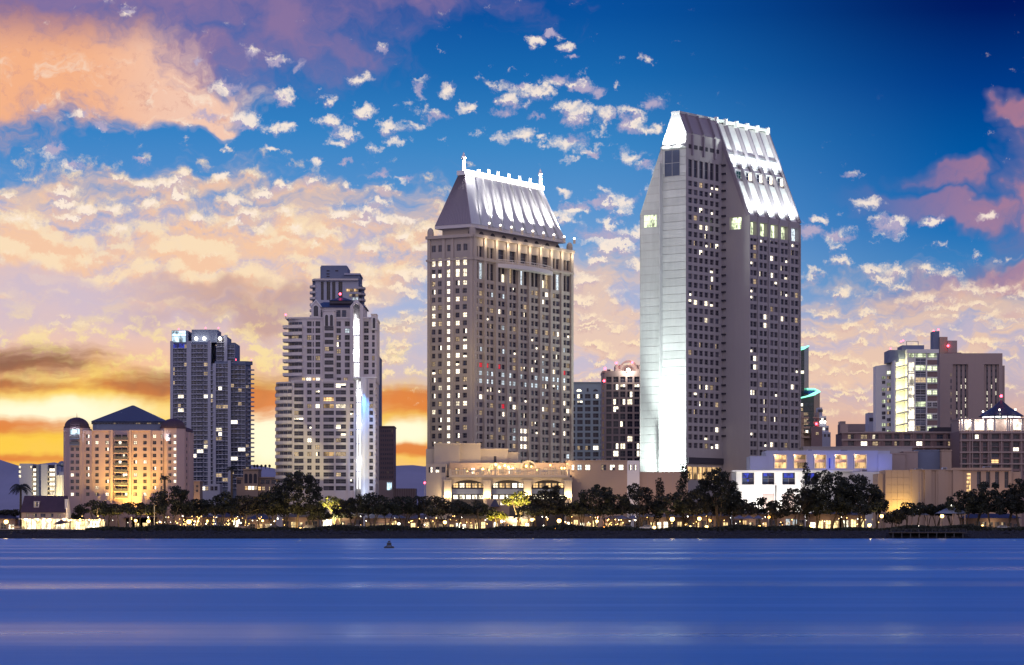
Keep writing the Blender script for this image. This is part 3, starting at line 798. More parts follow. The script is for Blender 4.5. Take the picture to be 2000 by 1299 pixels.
    # ledge that carries the crown lights, and lights
    lb = MB(); a.box(lb, W - tm - .2, W + .05, -.1, .9, zcrown - .9, zcrown - .35); part(lb, 'crown_ledge', 'lilac_panel', R)
    n = a.n; mid_t = W - tm / 2
    def A_(t, out, z): return a.at(t, z, out)
    for (t, e_) in ((W - tm * .75, 5e4), (W - tm * .3, 5e4)):
        spot('floodlight', A_(t, 2.2, zcrown - 1.5), A_(t, 0, zcrown + 9), e_ * .5, (.93, 1, .97), 120, 1, .6, R)
    for (t, out, en, tz, cone) in ((W - tm * .45, 5.5, 2.6e5, 45, 110), (W - tm * .5, 11.0, 8.5e5, 84, 40), (W - tm - (W - tm) * .45, 9.5, 3e4, 50, 80)):
        spot('floodlight', A_(t, out, 11), A_(t, 0, tz), en, (.86, 1, .92), cone, 1, 1.0, R)
        hb = MB(); p = A_(t, out, 9.2); hb.box(p[0] - .8, p[0] + .8, p[1] - .5, p[1] + .5, GZ, 10.4); part(hb, 'floodlight_housing', 'pole', R)
    # lights at the foot of every roof bay
    nb = b2.n
    for k in range(5):
        sm = (ss[k] + ss[k + 1]) / 2 - s1
        p = b2.at(sm, zs + .9, 1.9)
        top = rp(ss[k] * .5 + ss[k + 1] * .5, tB, -.9)
        midp = rp(ss[k] * .5 + ss[k + 1] * .5, tA + (tB - tA) * .55, -.9)
        spot('roof_floodlight', p, midp, 1.7e4, (.84, 1, .90), 125, 1, .5, R)
        midq = rp(ss[k] * .5 + ss[k + 1] * .5, tm1 + .2, -.5)
        pq = (midq[0] + nb[0] * 2.6, midq[1] + nb[1] * 2.6, midq[2])
        spot('roof_floodlight', pq, rp(ss[k] * .5 + ss[k + 1] * .5, tB, -.9), 1.8e4, (.84, 1, .92), 110, 1, .4, R)  # unseen spot added halfway up to brighten the upper roof
    # glazed base storey
    mb = MB(); rr = []
    z0, z1 = Z(936, bl.Y), Z(911, bl.Y); 
    g = Face(bl.xy(0, .6), e)
    mbb = MB(); bl.box(mbb, .5, s1, -.2, .55, Z(905, bl.Y), Z(893, bl.Y)); part(mbb, 'base_canopy', 'dark', R)
    for k in range(7):
        B.win(Face(bl.xy(0, .1), e), 2 + k * 3.0, Z(936, bl.Y), 2.4, z1 - z0, 'amber', -.1, 'frame')
    B.finish()
tall_tower()

# ================================================================== tower with the hipped metal roof
def hip_tower():
    c, e, f = perp_tower(900, 924, (.518, .855))
    def q(s, t): return (c[0] + e[0] * s + f[0] * t, c[1] + e[1] * s + f[1] * t)
    b = Face(c, e); L = b.s_px(1117)
    af = Face(c, (-f[0], -f[1])); W = -af.s_px(836)
    a = Face(q(0, W), (-f[0], -f[1]))
    zb = GZ; zt = Z(461, c[1])
    B = Bld('hotel_tower', 'stone coloured tower under a steep hipped metal roof with a white glowing ridge', 'tower', (c[0], c[1], GZ))
    R = B.root; mb = MB()
    chb = chooser(5, .11, .13, .06)
    base = [(512, 550), (600, 635), (690, 722), (775, 808), (860, 892), (943, 977), (1025, 1057), (1108, 1140), (1190, 1220)]
    cols = [(800 + v / 3.937, 6.8) for p in base for v in p]
    Yc = c[1]
    def rowb(py0, py1): return Z(py1, Yc), Z(py0, Yc)
    rows = []
    pit = 15.62
    # regular floors
    red = {(10, 1), (10, 2), (10, 4), (15, 5), (10, 16)}
    def chB(r, k):
        if (r, k) in red: return 'red'
        if r in (11, 12) and random.Random(r * 31 + k).random() < .6: return 'cool' if k % 3 else 'coolhalf'
        if r in (18, 19, 20) and k in (8, 9): return 'full'
        return chb(r, k)
    reg = [(555.0 + pit * i, 9.8) for i in range(26)]
    zreg = Z(555 - 8, Yc)
    grid(B, mb, b, 0, L, zb, zreg, cols, reg, chB, .4)
    tall = [(527, 34)]
    grid(B, mb, b, 0, L, zreg, Z(505.5, Yc), cols, [(526.5, 33)], lambda r, k: ['dark', 'dark', 'dim', 'dark2', 'low', 'cool', 'dark'][(k * 5) % 7], .5)
    # storey behind the curved balcony: wide dark openings in the middle, pairs at the sides
    cc = cols[:4] + [(804 + v / 3.937, 13.5) for v in (690, 775, 860, 945, 1028)] + cols[14:]
    grid(B, mb, b, 0, L, Z(505.5, Yc), zt, cc, [(489, 21)], lambda r, k: 'dark', .7)
    # narrow end
    acols = [(846.5, 7.2), (858.8, 7.2), (875.5, 6.6), (893.2, 8.2), (907.6, 8.2)]
    r_ = random.Random(8)
    def chA(r, k):
        if k == 2: return 'full'
        x = r_.random()
        if (r, k) in ((8, 4), (9, 3), (11, 3)): return 'full'
        return 'lit' if x < .12 else 'half_b' if x < .2 else 'dim' if x < .32 else 'low' if x < .36 else r_.choice(['dark', 'dark2', 'bh', 'dark'])
    rowsA = [(555.6 + 15.6 * i, 9.6) for i in range(26)]
    Ya = a.Y
    grid(B, mb, a, 0, W, zb, Z(548, Ya), acols, rowsA, chA, .4)
    grid(B, mb, a, 0, W, Z(548, Ya), Z(501, Ya), acols, [(536, 16), (514, 16)], lambda r, k: 'lit' if k > 1 or r else 'low', .4)
    grid(B, mb, a, 0, W, Z(501, Ya), zt, [(847, 8), (860, 8), (878, 9), (896, 8), (909, 8)], [(487, 13)], lambda r, k: 'dark2', .4)
    # far sides and deck
    mb.quad((*q(L, 0), zb), (*q(L, W), zb), (*q(L, W), zt), (*q(L, 0), zt)); mb.quad((*q(0, W), zb), (*q(0, W), zt), (*q(L, W), zt), (*q(L, W), zb))
    mb.quad((*q(0, 0), zt - .1), (*q(L, 0), zt - .1), (*q(L, W), zt - .1), (*q(0, W), zt - .1))
    part(mb, 'wall', 'tan', R)
    # piers between bays
    ed = [926.5, 946, 968.2, 990.2, 1011.7, 1032.8, 1054.5, 1075, 1096, 1115.5]
    for px in ed:
        pb = MB(); t = b.s_px(px); b.box(pb, t - .75, t + .75, 0, .55, zb, zt + (.8)); part(pb, 'pier', 'tanpier', R)
    for px in (838.3, 866.8, 883.8, 921):
        pb = MB(); t = a.s_px(px); a.box(pb, t - .55, t + .55, 0, .35, zb, zt + .2); part(pb, 'pier', 'tanpier', R)
    # cornices
    for (face, l_) in ((b, L), (a, W)):
        for (py, h, o) in ((504.5, .7, .7), (459.5, 1.0, 1.0)):
            cb = MB(); face.box(cb, -.4, l_ + .4, -.05, o, Z(py, Yc) - h / 2, Z(py, Yc) + h / 2); part(cb, 'cornice', 'tanpier', R)
    # parapet with corner drums
    for (s_, t_) in ((.6, .6), (.6, W - .6), (L - .6, .6)):
        pb = MB(); x, y = q(s_, t_); pb.lathe(x, y, [(1.1, zt), (1.1, zt + 2.2), (.9, zt + 3.0), (.3, zt + 3.6)], 10); part(pb, 'corner_drum', 'tanpier', R)
    # curved balcony over bays 3 to 7
    t0, t1 = b.s_px(970), b.s_px(1077); zz = Z(508.5, Yc); bb = MB(); inner = []; outer = []
    for i in range(13):
        u = i / 12; t = t0 + (t1 - t0) * u; outer.append(b.xy(t, .6 + 3.4 * math.sin(math.pi * u) ** .8)); inner.append(b.xy(t, .3))
    lp = outer + inner[::-1]
    bb.prism(lp, zz - 1.1, zz + .2)
    bal = part(bb, 'curved_balcony', 'cream', R)
    rb = MB()
    for i in range(12):
        p, r = outer[i], outer[i + 1]
        rb.tube((*p, zz + .2), (*p, zz + 1.5), .09, n=4); rb.tube((*p, zz + 1.5), (*r, zz + 1.5), .12, n=4); rb.tube((*p, zz + .8), (*r, zz + .8), .08, n=4)
    part(rb, 'balustrade', 'cream', bal)
    # lantern storey
    i_ = 2.6; zl = zt + 3.2
    mb = MB(); lp = [q(i_ + .8, i_ + .8), q(L - i_ - .8, i_ + .8), q(L - i_ - .8, W - i_ - .8), q(i_ + .8, W - i_ - .8)]
    mb.prism(lp, zt - .1, zl); part(mb, 'lantern_wall', 'tanpier', R)
    for k in range(9):
        ob = MB(); t = b.s_px(ed[k] * .5 + ed[k + 1] * .5); fb = Face(q(0, i_ + .8), e); ob.poly([fb.at(t + 1.5 * math.cos(g_), zt + 1.4 + 1.25 * math.sin(g_), .06) for g_ in [math.pi * 2 * j / 12 for j in range(12)]])
        part(ob, 'round_vent', 'dark', R)
    # roof
    r0 = q(i_ - 1.0, i_ - 1.0); r1 = q(L - i_ + 1.0, i_ - 1.0); r2 = q(L - i_ + 1.0, W - i_ + 1.0); r3 = q(i_ - 1.0, W - i_ + 1.0)
    tm = W / 2; mf = Face(q(0, tm), e); sA = mf.s_px(902); sB = mf.s_px(1053)
    zr = Z(340, q(sA, tm)[1]); h = 1.2
    eav = MB(); eav.prism([r0, r1, r2, r3], zl, zl + 1.1); part(eav, 'eave', 'cream', R)
    z0 = zl + 1.1
    A0, B0 = q(sA, tm - h), q(sB, tm - h); A1, B1 = q(sA, tm + h), q(sB, tm + h)
    def roofpt(u, v, out=0):      # u along the eave 0..1, v up 0..1, on the broad slope
        p = Vector((*r0, z0)).lerp(Vector((*r1, z0)), u); t_ = Vector((*A0, zr)).lerp(Vector((*B0, zr)), u)
        return p.lerp(t_, v) + Vector((b.n[0], b.n[1], .25)) * out
    mb = MB(); n = 108                                   # corrugated broad slope
    for i in range(n):
        o0, o1 = (.0, .28) if i % 2 == 0 else (.28, .0)
        mb.quad(roofpt(i / n, 0, o0), roofpt((i + 1) / n, 0, o1), roofpt((i + 1) / n, 1, o1), roofpt(i / n, 1, o0))
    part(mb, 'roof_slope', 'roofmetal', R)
    mb = MB()
    def endpt(u, v, out=0):
        p = Vector((*r3, z0)).lerp(Vector((*r0, z0)), u); t_ = Vector((*A1, zr)).lerp(Vector((*A0, zr)), u)
        return p.lerp(t_, v) + Vector((a.n[0], a.n[1], .25)) * out
    n = 40
    for i in range(n):
        o0, o1 = (.0, .2) if i % 2 == 0 else (.2, .0)
        mb.quad(endpt(i / n, 0, o0), endpt((i + 1) / n, 0, o1), endpt((i + 1) / n, 1, o1), endpt(i / n, 1, o0))
    part(mb, 'roof_slope', 'shaderoof', R)  # end slope painted darker than the rest, as an unlit side
    mb = MB(); mb.quad((*r1, z0), (*r2, z0), (*B1, zr), (*B0, zr)); mb.quad((*r2, z0), (*r3, z0), (*A1, zr), (*B1, zr)); mb.quad((*A0, zr), (*B0, zr), (*B1, zr), (*A1, zr)); part(mb, 'roof_slope', 'roofmetal', R)
    for k in range(8):                                    # bolder standing ribs
        u = .085 + k * .118; rb = MB()
        rb.solid([roofpt(u, 0, 0), roofpt(u + .006, 0, 0), roofpt(u + .006, 1, 0), roofpt(u, 1, 0)], [roofpt(u, 0, .75), roofpt(u + .006, 0, .75), roofpt(u + .006, 1, .75), roofpt(u, 1, .75)])
        part(rb, 'roof_rib', 'roofmetal', R)
    # ridge balustrade with finials
    mb = MB(); rf = Face(q(sA, tm - h), e); LR = sB - sA
    mb.prism([q(sA - .6, tm - h - .4), q(sB + .6, tm - h - .4), q(sB + .6, tm + h + .4), q(sA - .6, tm + h + .4)], zr - .4, zr + 1.1)
    rdg = part(mb, 'ridge_balustrade', 'white', R)
    lb = MB(); rf.box(lb, -.4, LR + .4, .42, .62, zr - .1, zr + .9); rf.box(lb, -.4, LR + .4, -.3, .1, zr + 1.1, zr + 1.5); part(lb, 'added_ridge_strip', 'ridgeglow', rdg)  # glowing strips added to whiten the balustrade
    for s_ in (.2, LR - .2):
        sb = MB()
        for d_ in (-.75, .75):
            p = rf.xy(s_ + d_, -.6); p2 = rf.xy(s_ + d_ * .5, -.6)
            sb.tube((*p, zr + .9), (*p2, zr + 5.2), .34, .26, 6)
        p = rf.xy(s_, -.6); sb.lathe(p[0], p[1], [(.8, zr + 5.0), (.9, zr + 5.5), (.5, zr + 6.1), (.12, zr + 7.2)], 8)
        part(sb, 'arched_finial', 'ridgeglow' if False else 'white', rdg)
        point((*rf.xy(s_, 1.5), zr + 2.5), 6000, (1, .98, .95), .3, R, 'finial_light')
    for k, u in enumerate((.17, .30, .42, .56, .70, .84)):
        fb = MB()
        for d_ in ((-.55, .55) if k else (-.15, .45)):
            p = rf.xy(LR * u + d_, 0.0); fb.tube((*p, zr + 1.0), (*p, zr + (2.3 if k == 0 else 3.1)), .36 if k == 0 else .16, .06 if k else .4, 6)
        part(fb, 'finial', 'ridgeglow', rdg)  # finials glow to imitate floodlight falling on them
    # eave floodlights
    for k in range(9):
        u = .085 + k * .114
        p = roofpt(u, 0, 3.6); p.z = z0 + 1.0
        tgt = roofpt(u + .012, .42, 0)
        spot('eave_floodlight', p, tgt, 8e4 if k else 1.5e4, (1, .96, .88), 34, 1, .25, R)
        hb = MB(); hb.box(p.x - .4, p.x + .4, p.y - .3, p.y + .3, z0 - 1.4, z0 + .1); hb.ball((p.x, p.y, z0 + .35), .36, 8, 1); part(hb, 'floodlight_housing', ['tanpier', 'lampwhite'], R)
        pp = b.at(b.s_px(ed[min(k + 1, 9)] - 1), zt - 1.5, 2.0)
        point(pp, 350, (1, .80, .52), .3, R, 'cornice_light')
    B.finish()
hip_tower()
def ring(pts, out): return pts
def rev(poly): return poly[::-1]
# ================================================================== pale stepped residential tower
def residential_tower():
    Y = 880
    f = Face((X(533, Y), Y), (1, 0)); s = f.s_px
    B = Bld('apartment_tower', 'pale stepped apartment tower with gabled top, rounded balconies and a bright white vertical light slot', 'tower', (X(634, Y), Y, GZ))
    R = B.root; zb = GZ
    z = lambda py: Z(py, Y)
    mb = MB()
    ch = chooser(41, .06, .05, .015, ('dark', 'dark', 'dark', 'dark2'))
    # upper shaft, 2 m behind the lower front
    u = Face((X(533, Y + 2), Y + 2), (1, 0))
    colsU = [(604, 9.2), (611.8, 2.2), (620.8, 9.4), (661.5, 8.6), (678.2, 9.6)]
    rowsU = [(632.5 + 13.38 * i, 9.6) for i in range(8)]
    litU = {(2, 0): 'dim'}
    def chU(r, k): return litU.get((r, k)) or ch(r, k)
    grid(B, mb, u, u.s_px(590), u.s_px(688), z(745), z(621), colsU, rowsU, chU, .45)
    grid(B, mb, u, u.s_px(704), u.s_px(735), z(745), z(621), [(715.3, 9.4), (729.2, 5.2)], rowsU, ch, .45)
    # lower shaft front
    colsL = [(583.2, 19), (604.2, 8.8), (620.2, 8.8), (642, 21), (665.6, 20.5), (687.3, 7.6)]
    rowsL = [(753.0 + 13.37 * i, 8.6) for i in range(16)]
    special = {(2, 3): 'amber', (3, 1): 'dim', (3, 2): 'full', (3, 3): 'amber', (3, 4): 'lit', (3, 5): 'dimhalf', (8, 1): 'full', (10, 0): 'dimhalf', (10, 1): 'dim', (10, 2): 'half_a', (10, 3): 'amber', (10, 4): 'dim'}
    def chL(r, k): return special.get((r, k)) or ch(r, k)
    grid(B, mb, f, s(570.5), s(694), zb, z(745.5), colsL, rowsL, chL, .5)
    grid(B, mb, f, s(718.5), s(733), zb, z(738), [(724.6, 8)], rowsL, chL, .45)
    # lit storey at the setback
    for (px, w, v) in ((593, 6, 'shop'), (603, 10, 'full'), (613, 5, 'amber'), (621, 8, 'full'), (662, 8, 'dark'), (675, 8, 'dim')):
        B.win(u, u.s_px(px), z(743), w * Y / F, 6.2 * Y / F, v, -.12)
    # tops of the setbacks, sides, back
    for (a, b_, y0, y1, zt) in ((570.5, 694, Y, Y + 24, z(745.5)), (718.5, 733, Y, Y + 22, z(738))):
        mb.quad((X(a, Y), y0, zt), (X(b_, Y), y0, zt), (X(b_, Y), y1, zt), (X(a, Y), y1, zt))
    xa, xb = X(570.5, Y), X(733, Y)
    mb.quad((xb, Y, zb), (xb, Y + 24, zb), (xb, Y + 24, z(738)), (xb, Y, z(738)))
    mb.quad((xa, Y + 24, zb), (xa, Y, zb), (xa, Y, z(745.5)), (xa, Y + 24, z(745.5)))
    mb.quad((xb, Y + 24, zb), (xa, Y + 24, zb), (xa, Y + 24, z(621)), (xb, Y + 24, z(621)))
    xu, xv = u.at(u.s_px(590), 0)[0], u.at(u.s_px(735), 0)[0]
    mb.quad((xv, Y + 2, z(745)), (xv, Y + 24, z(745)), (xv, Y + 24, z(621)), (xv, Y + 2, z(621)))
    mb.quad((xu, Y + 24, z(745)), (xu, Y + 2, z(745)), (xu, Y + 2, z(621)), (xu, Y + 24, z(621)))
    mb.quad((xu, Y + 2, z(621)), (xv, Y + 2, z(621)), (xv, Y + 24, z(621)), (xu, Y + 24, z(621)))
    part(mb, 'wall', 'cream', R)
    # light slot: deep recess with white back, cheeks, small bridges
    sl = MB(); x0, x1 = X(690.3, Y + 2), X(702.5, Y + 2)
    sl.quad((x0, Y + 4.5, zb), (x1, Y + 4.5, zb), (x1, Y + 4.5, z(592)), (x0, Y + 4.5, z(592)))
    sl.quad((x0, Y + .6, zb), (x0, Y + 4.5, zb), (x0, Y + 4.5, z(592)), (x0, Y + .6, z(592)))
    sl.quad((x1, Y + 4.5, zb), (x1, Y + .6, zb), (x1, Y + .6, z(592)), (x1, Y + 4.5, z(592)))
    slot = part(sl, 'light_slot', 'white', R)
    tb = MB(); tb.box(x0 + .4, x0 + .65, Y + 4.0, Y + 4.3, z(735), z(612)); tb.box(x1 - .65, x1 - .4, Y + 4.0, Y + 4.3, z(735), z(625)); part(tb, 'light_tube', 'slotlight', slot)
    pb = MB(); xx0, xx1 = X(704.6, Y), X(718, Y)
    pb.prism([(xx0, Y + .15), (xx0 + .8, Y - .45), (xx1 - .8, Y - .45), (xx1, Y + .15), (xx1, Y + 3), (xx0, Y + 3)], zb, z(738))
    part(pb, 'white_panel', 'white', R)
    sb = MB(); xs0, xs1 = X(695.6, Y), X(704.2, Y); sb.quad((xs0, Y + 2.4, zb), (xs1, Y + 2.4, zb), (xs1, Y + 2.4, z(738)), (xs0, Y + 2.4, z(738))); part(sb, 'slot_lining', 'white', slot)
    tb = MB(); tb.box(xs0 + .15, xs0 + .35, Y + 1.6, Y + 1.8, z(955), z(742)); tb.box(xs1 - .35, xs1 - .15, Y + 1.6, Y + 1.8, z(955), z(742)); part(tb, 'light_tube', 'slotlight', slot)
    for i, py in enumerate((654, 680.5, 707, 757.5, 785, 811.5, 838, 866, 895, 920)):
        bb = MB(); f_ = py < 740
        (bb.box(x0, x1, Y + .8, Y + 2.4, z(py) - .25, z(py)) if f_ else bb.box(xs0, xs1, Y + .5, Y + 1.5, z(py) - .25, z(py)))
        part(bb, 'slot_bridge', 'greyblue', R)
    spot('panel_floodlight', ((xx0 + xx1) / 2, Y - 5, zb + 3), ((xx0 + xx1) / 2, Y, zb + 26), 1.5e4, (.62, .74, 1), 50, 1, .5, R)
    spot('panel_floodlight', ((xx0 + xx1) / 2, Y - 3.2, z(742)), ((xx0 + xx1) / 2, Y, z(850)), 4e4, (.08, .32, 1), 40, 1, .5, R)
    for py in (690, 640):
        point(((x0 + x1) / 2, Y + 1.2, z(py)), 9e2, (.95, .96, 1), .4, R, 'slot_light')
    for py in (770, 830, 900): point(((xs0 + xs1) / 2, Y + .6, z(py)), 7e2, (.85, .9, 1), .3, R, 'slot_light')
    # rounded glazed bays with balconies: lower left and upper left
    def drum(cx, cy, rx, ry, zlo, zhi, rows_py, k_=1.28, a0=math.pi, a1=math.pi * 1.5, n=6, lit=()):
        g = MB(); pts = [(cx + rx * math.cos(t), cy + ry * math.sin(t)) for t in [a0 + (a1 - a0) * k / n for k in range(n + 1)]]
        for p, r in zip(pts, pts[1:]): g.quad((*p, zlo), (*r, zlo), (*r, zhi), (*p, zhi))
        part(g, 'bay_core', 'cream', R)
        for ri, py in enumerate(rows_py):
            for k in range(n):
                fc = Face(pts[k], (pts[k + 1][0] - pts[k][0], pts[k + 1][1] - pts[k][1])); l = math.dist(pts[k], pts[k + 1])
                v = 'dim' if (ri, k) in lit else random.choice(['bb', 'dark', 'bh', 'dark2'])
                B.win(fc, l / 2, z(py + 4.6), l * .93, 9.2 * Y / F, v, -.06)
            bp = MB()
            ot = [(cx + (rx * k_) * math.cos(t), cy + (ry * k_) * math.sin(t)) for t in [a0 + (a1 - a0) * k / n for k in range(n + 1)]]
            zz = z(py + 4.9)
            bp.prism(ot + pts[::-1], zz - .45, zz + .12)
            inn = [(cx + (rx * k_ - .15) * math.cos(t), cy + (ry * k_ - .15) * math.sin(t)) for t in [a0 + (a1 - a0) * k / n for k in range(n + 1)]]
            bp.prism(ot + inn[::-1], zz + .12, zz + .55)
            part(bp, 'balcony', 'cream', R)
    xc = X(590.5, Y + 2)
    drum(xc, Y + 8, 4.9, 6.0, z(745), z(621), [632.5 + 13.38 * i for i in range(8)], lit=((2, 3), (2, 4)))
    for i in range(8):                                     # balcony slabs that stick out past the corner
        bb = MB(); py = 639.5 + 13.38 * i; bb.box(X(553.5, Y + 6), X(568, Y + 6), Y + 3, Y + 9, z(py), z(py) + .95); part(bb, 'balcony', 'cream', R)
    drum(X(570.5, Y), Y + 6, 5.6, 6.0, zb, z(745.5), [753.0 + 13.37 * i for i in range(16)], k_=1.06, lit=((2, 1), (2, 2), (4, 1), (8, 2), (8, 1), (10, 1), (10, 2)))
    # right hand balconies
    for i in range(15):
        bb = MB(); py = 757 + 13.37 * i; bb.box(X(732.8, Y), X(735.6, Y), Y + 1, Y + 7, z(py), z(py) + 1.0); part(bb, 'balcony', 'cream', R)
    # projecting round-arched bay turret and bowed bay below
    bx0, bx1 = X(629, Y), X(656, Y)
    bay = [(bx0, Y + 2.3), (bx0 + .7, Y + .4), (bx1 - .7, Y + .4), (bx1, Y + 2.3)]
    mb = MB(); mb.prism(bay, z(745.5), z(606.5)); mb.prism([(bx0 - .3, Y + 2.3), (bx0 + .5, Y + .1), (bx1 - .5, Y + .1), (bx1 + .3, Y + 2.3)], z(607.5), z(605.8)); part(mb, 'bay_wall', 'cream', R)
    bf = Face((bx0 + .7, Y + .4), (1, 0)); bw = bx1 - bx0 - 1.4
    for i in range(8): B.win(bf, bw / 2, z(632.5 + 13.0 + 13.38 * i + 4.2) if 0 else z(637.3 + 13.38 * (i + .6)), bw * .94, 8.6 * Y / F, 'dimhalf' if i == 3 else 'dark', -.05)
    def arch(face, t, zlo, w, h, mat='glass', out=.06):
        ab = MB(); pts = [face.at(t - w / 2, zlo, out), face.at(t + w / 2, zlo, out)] + [face.at(t + w / 2 * math.cos(g_), zlo + h - w / 2 + w / 2 * math.sin(g_), out) for g_ in [math.pi * j / 8 for j in range(9)]]
        ab.poly(pts, 0)
        fr = MB(); k = 1.22
        o2 = [face.at(t - w / 2 * k, zlo - .15, out - .04), face.at(t + w / 2 * k, zlo - .15, out - .04)] + [face.at(t + w / 2 * k * math.cos(g_), zlo + h - w / 2 + w / 2 * k * math.sin(g_), out - .04) for g_ in [math.pi * j / 8 for j in range(9)]]
        fr.poly(o2, 0)
        o = part(ab, 'arched_window', mat, R); part(fr, 'window_frame', 'white', o)
        return o
    for t in (.24, .76): arch(bf, bw * t, z(636.5), 1.0, 3.6)
    for (px, w) in ((592.5, 4.0), (586, 5)): pass
    arch(Face((X(727, Y + 1), Y + 1), (1, 0)), X(730.5, Y + 1) - X(727, Y + 1), z(641), .85, 3.4)
    tb = MB(); tb.box(X(724.8, Y + 1), X(735.6, Y + 1), Y + 1.05, Y + 8, z(644), z(613.5)); tb.box(X(724.2, Y + 1), X(736.2, Y + 1), Y + .8, Y + 8.3, z(614), z(612.5)); part(tb, 'corner_turret', 'cream', R)
    # roof band with cornice, gables, dark hip roof
    mb = MB()
    mb.box(X(557, Y + 2), X(690, Y + 2), Y + 1.6, Y + 24.3, z(621.5), z(618.5)); mb.box(X(703, Y + 2), X(736, Y + 2), Y + 1.6, Y + 24.3, z(621.5), z(618.5)); part(mb, 'cornice', 'cream', R)
    yb = Y + 6
    mb = MB(); mb.box(X(608, yb), X(712, yb), yb, yb + 16, z(621), z(597)); part(mb, 'attic_wall', 'cream', R)
    for (px, w) in ((632, 10), (646, 10), (660, 10), (672, 8)): B.win(Face((X(608, yb), yb), (1, 0)), X(px, yb) - X(608, yb), z(617), w * yb / F, 14 * yb / F, 'bb', -.05)
    mb = MB(); hip_roof(mb, X(607, yb), X(716, yb), yb - .5, yb + 17, z(597.5), z(583), 5.4); mb.prism([(X(642, yb), yb + 4), (X(686, yb), yb + 4), (X(686, yb), yb + 13), (X(642, yb), yb + 13)], z(588), z(582))
    hip_roof(mb, X(641, yb), X(687, yb), yb + 3.5, yb + 13.5, z(582), z(573), .3); part(mb, 'roof', 'darkroof', R)
    def gable(p0, p1, pyb, pye, pya, yg, depth=9):
        mb = MB(); xa_, xb_ = X(p0, yg), X(p1, yg); xm = (xa_ + xb_) / 2
        pr = [(xa_, z(pyb)), (xb_, z(pyb)), (xb_, z(pye)), (xm, z(pya)), (xa_, z(pye))]
        mb.solid([(x, yg + depth, zz) for x, zz in pr], [(x, yg, zz) for x, zz in pr]); g = part(mb, 'gable', 'cream', R)
        mb = MB()
        for (q0, q1) in (((xa_ - .3, z(pye) - .35), (xm, z(pya))), ((xm, z(pya)), (xb_ + .3, z(pye) - .35))):
            mb.solid([(q0[0], yg - .3, q0[1]), (q1[0], yg - .3, q1[1]), (q1[0], yg + depth, q1[1]), (q0[0], yg + depth, q0[1])], [(q0[0], yg - .3, q0[1] + .4), (q1[0], yg - .3, q1[1] + .4), (q1[0], yg + depth, q1[1] + .4), (q0[0], yg + depth, q0[1] + .4)])
        part(mb, 'gable_coping', 'white', g)
    gable(608, 626, 620.5, 596, 585, Y + 4)
    arch(Face((X(608, Y + 3.95), Y + 3.95), (1, 0)), X(617, Y + 4) - X(608, Y + 4), z(616), 1.5, 3.5)
    # right gable is split by the light slot
    for (p0, p1, e0, e1) in ((684, 690.2, 597, 590), (702.6, 709, 590, 597)):
        mb = MB(); yg = Y + 1; xa_, xb_ = X(p0, yg), X(p1, yg)
        mb.solid([(xa_, yg, z(745)), (xb_, yg, z(745)), (xb_, yg + 8, z(745)), (xa_, yg + 8, z(745))], [(xa_, yg, z(e0)), (xb_, yg, z(e1)), (xb_, yg + 8, z(e1)), (xa_, yg + 8, z(e0))]); part(mb, 'slot_pier', 'cream', R)
    mb = MB(); yg = Y + 1; xa_, xb_ = X(690.0, yg), X(702.8, yg); xm = (xa_ + xb_) / 2
    pts = [(xa_, z(590)), (xm, z(584)), (xb_, z(590))] + [(xm + (xb_ - xa_) / 2 * math.cos(t), z(600) + (z(592.5) - z(600)) * math.sin(t)) for t in [math.pi * j / 8 for j in range(9)]]
    mb.solid([(x, yg + 8, zz) for x, zz in pts], [(x, yg, zz) for x, zz in pts]); part(mb, 'gable', 'cream', R)
    mb = MB(); mb.box(X(689.5, Y), X(736, Y), Y - .3, Y + 2, z(738.5), z(736.3)); part(mb, 'setback_parapet', 'white', R)
    mb = MB(); mb.box(X(569, Y), X(689, Y), Y - .25, Y + .1, z(746), z(743)); part(mb, 'setback_parapet', 'cream', R)
    # vertical pilasters and floor strings
    for px in (573.0, 595.5, 612.3, 629, 654, 680.5, 692.3, 719.8, 731.8):
        pb = MB(); x = X(px, Y); pb.box(x - .28, x + .28, Y - .28, Y + .05, zb, z(745.5) if px < 700 else z(738)); part(pb, 'pilaster', 'cream', R)
    beacon(R, (X(664.5, Y + 14), Y + 14, z(573)), .42); beacon(R, (X(558, Y + 4), Y + 4, z(619)), .35)
    B.finish()
residential_tower()

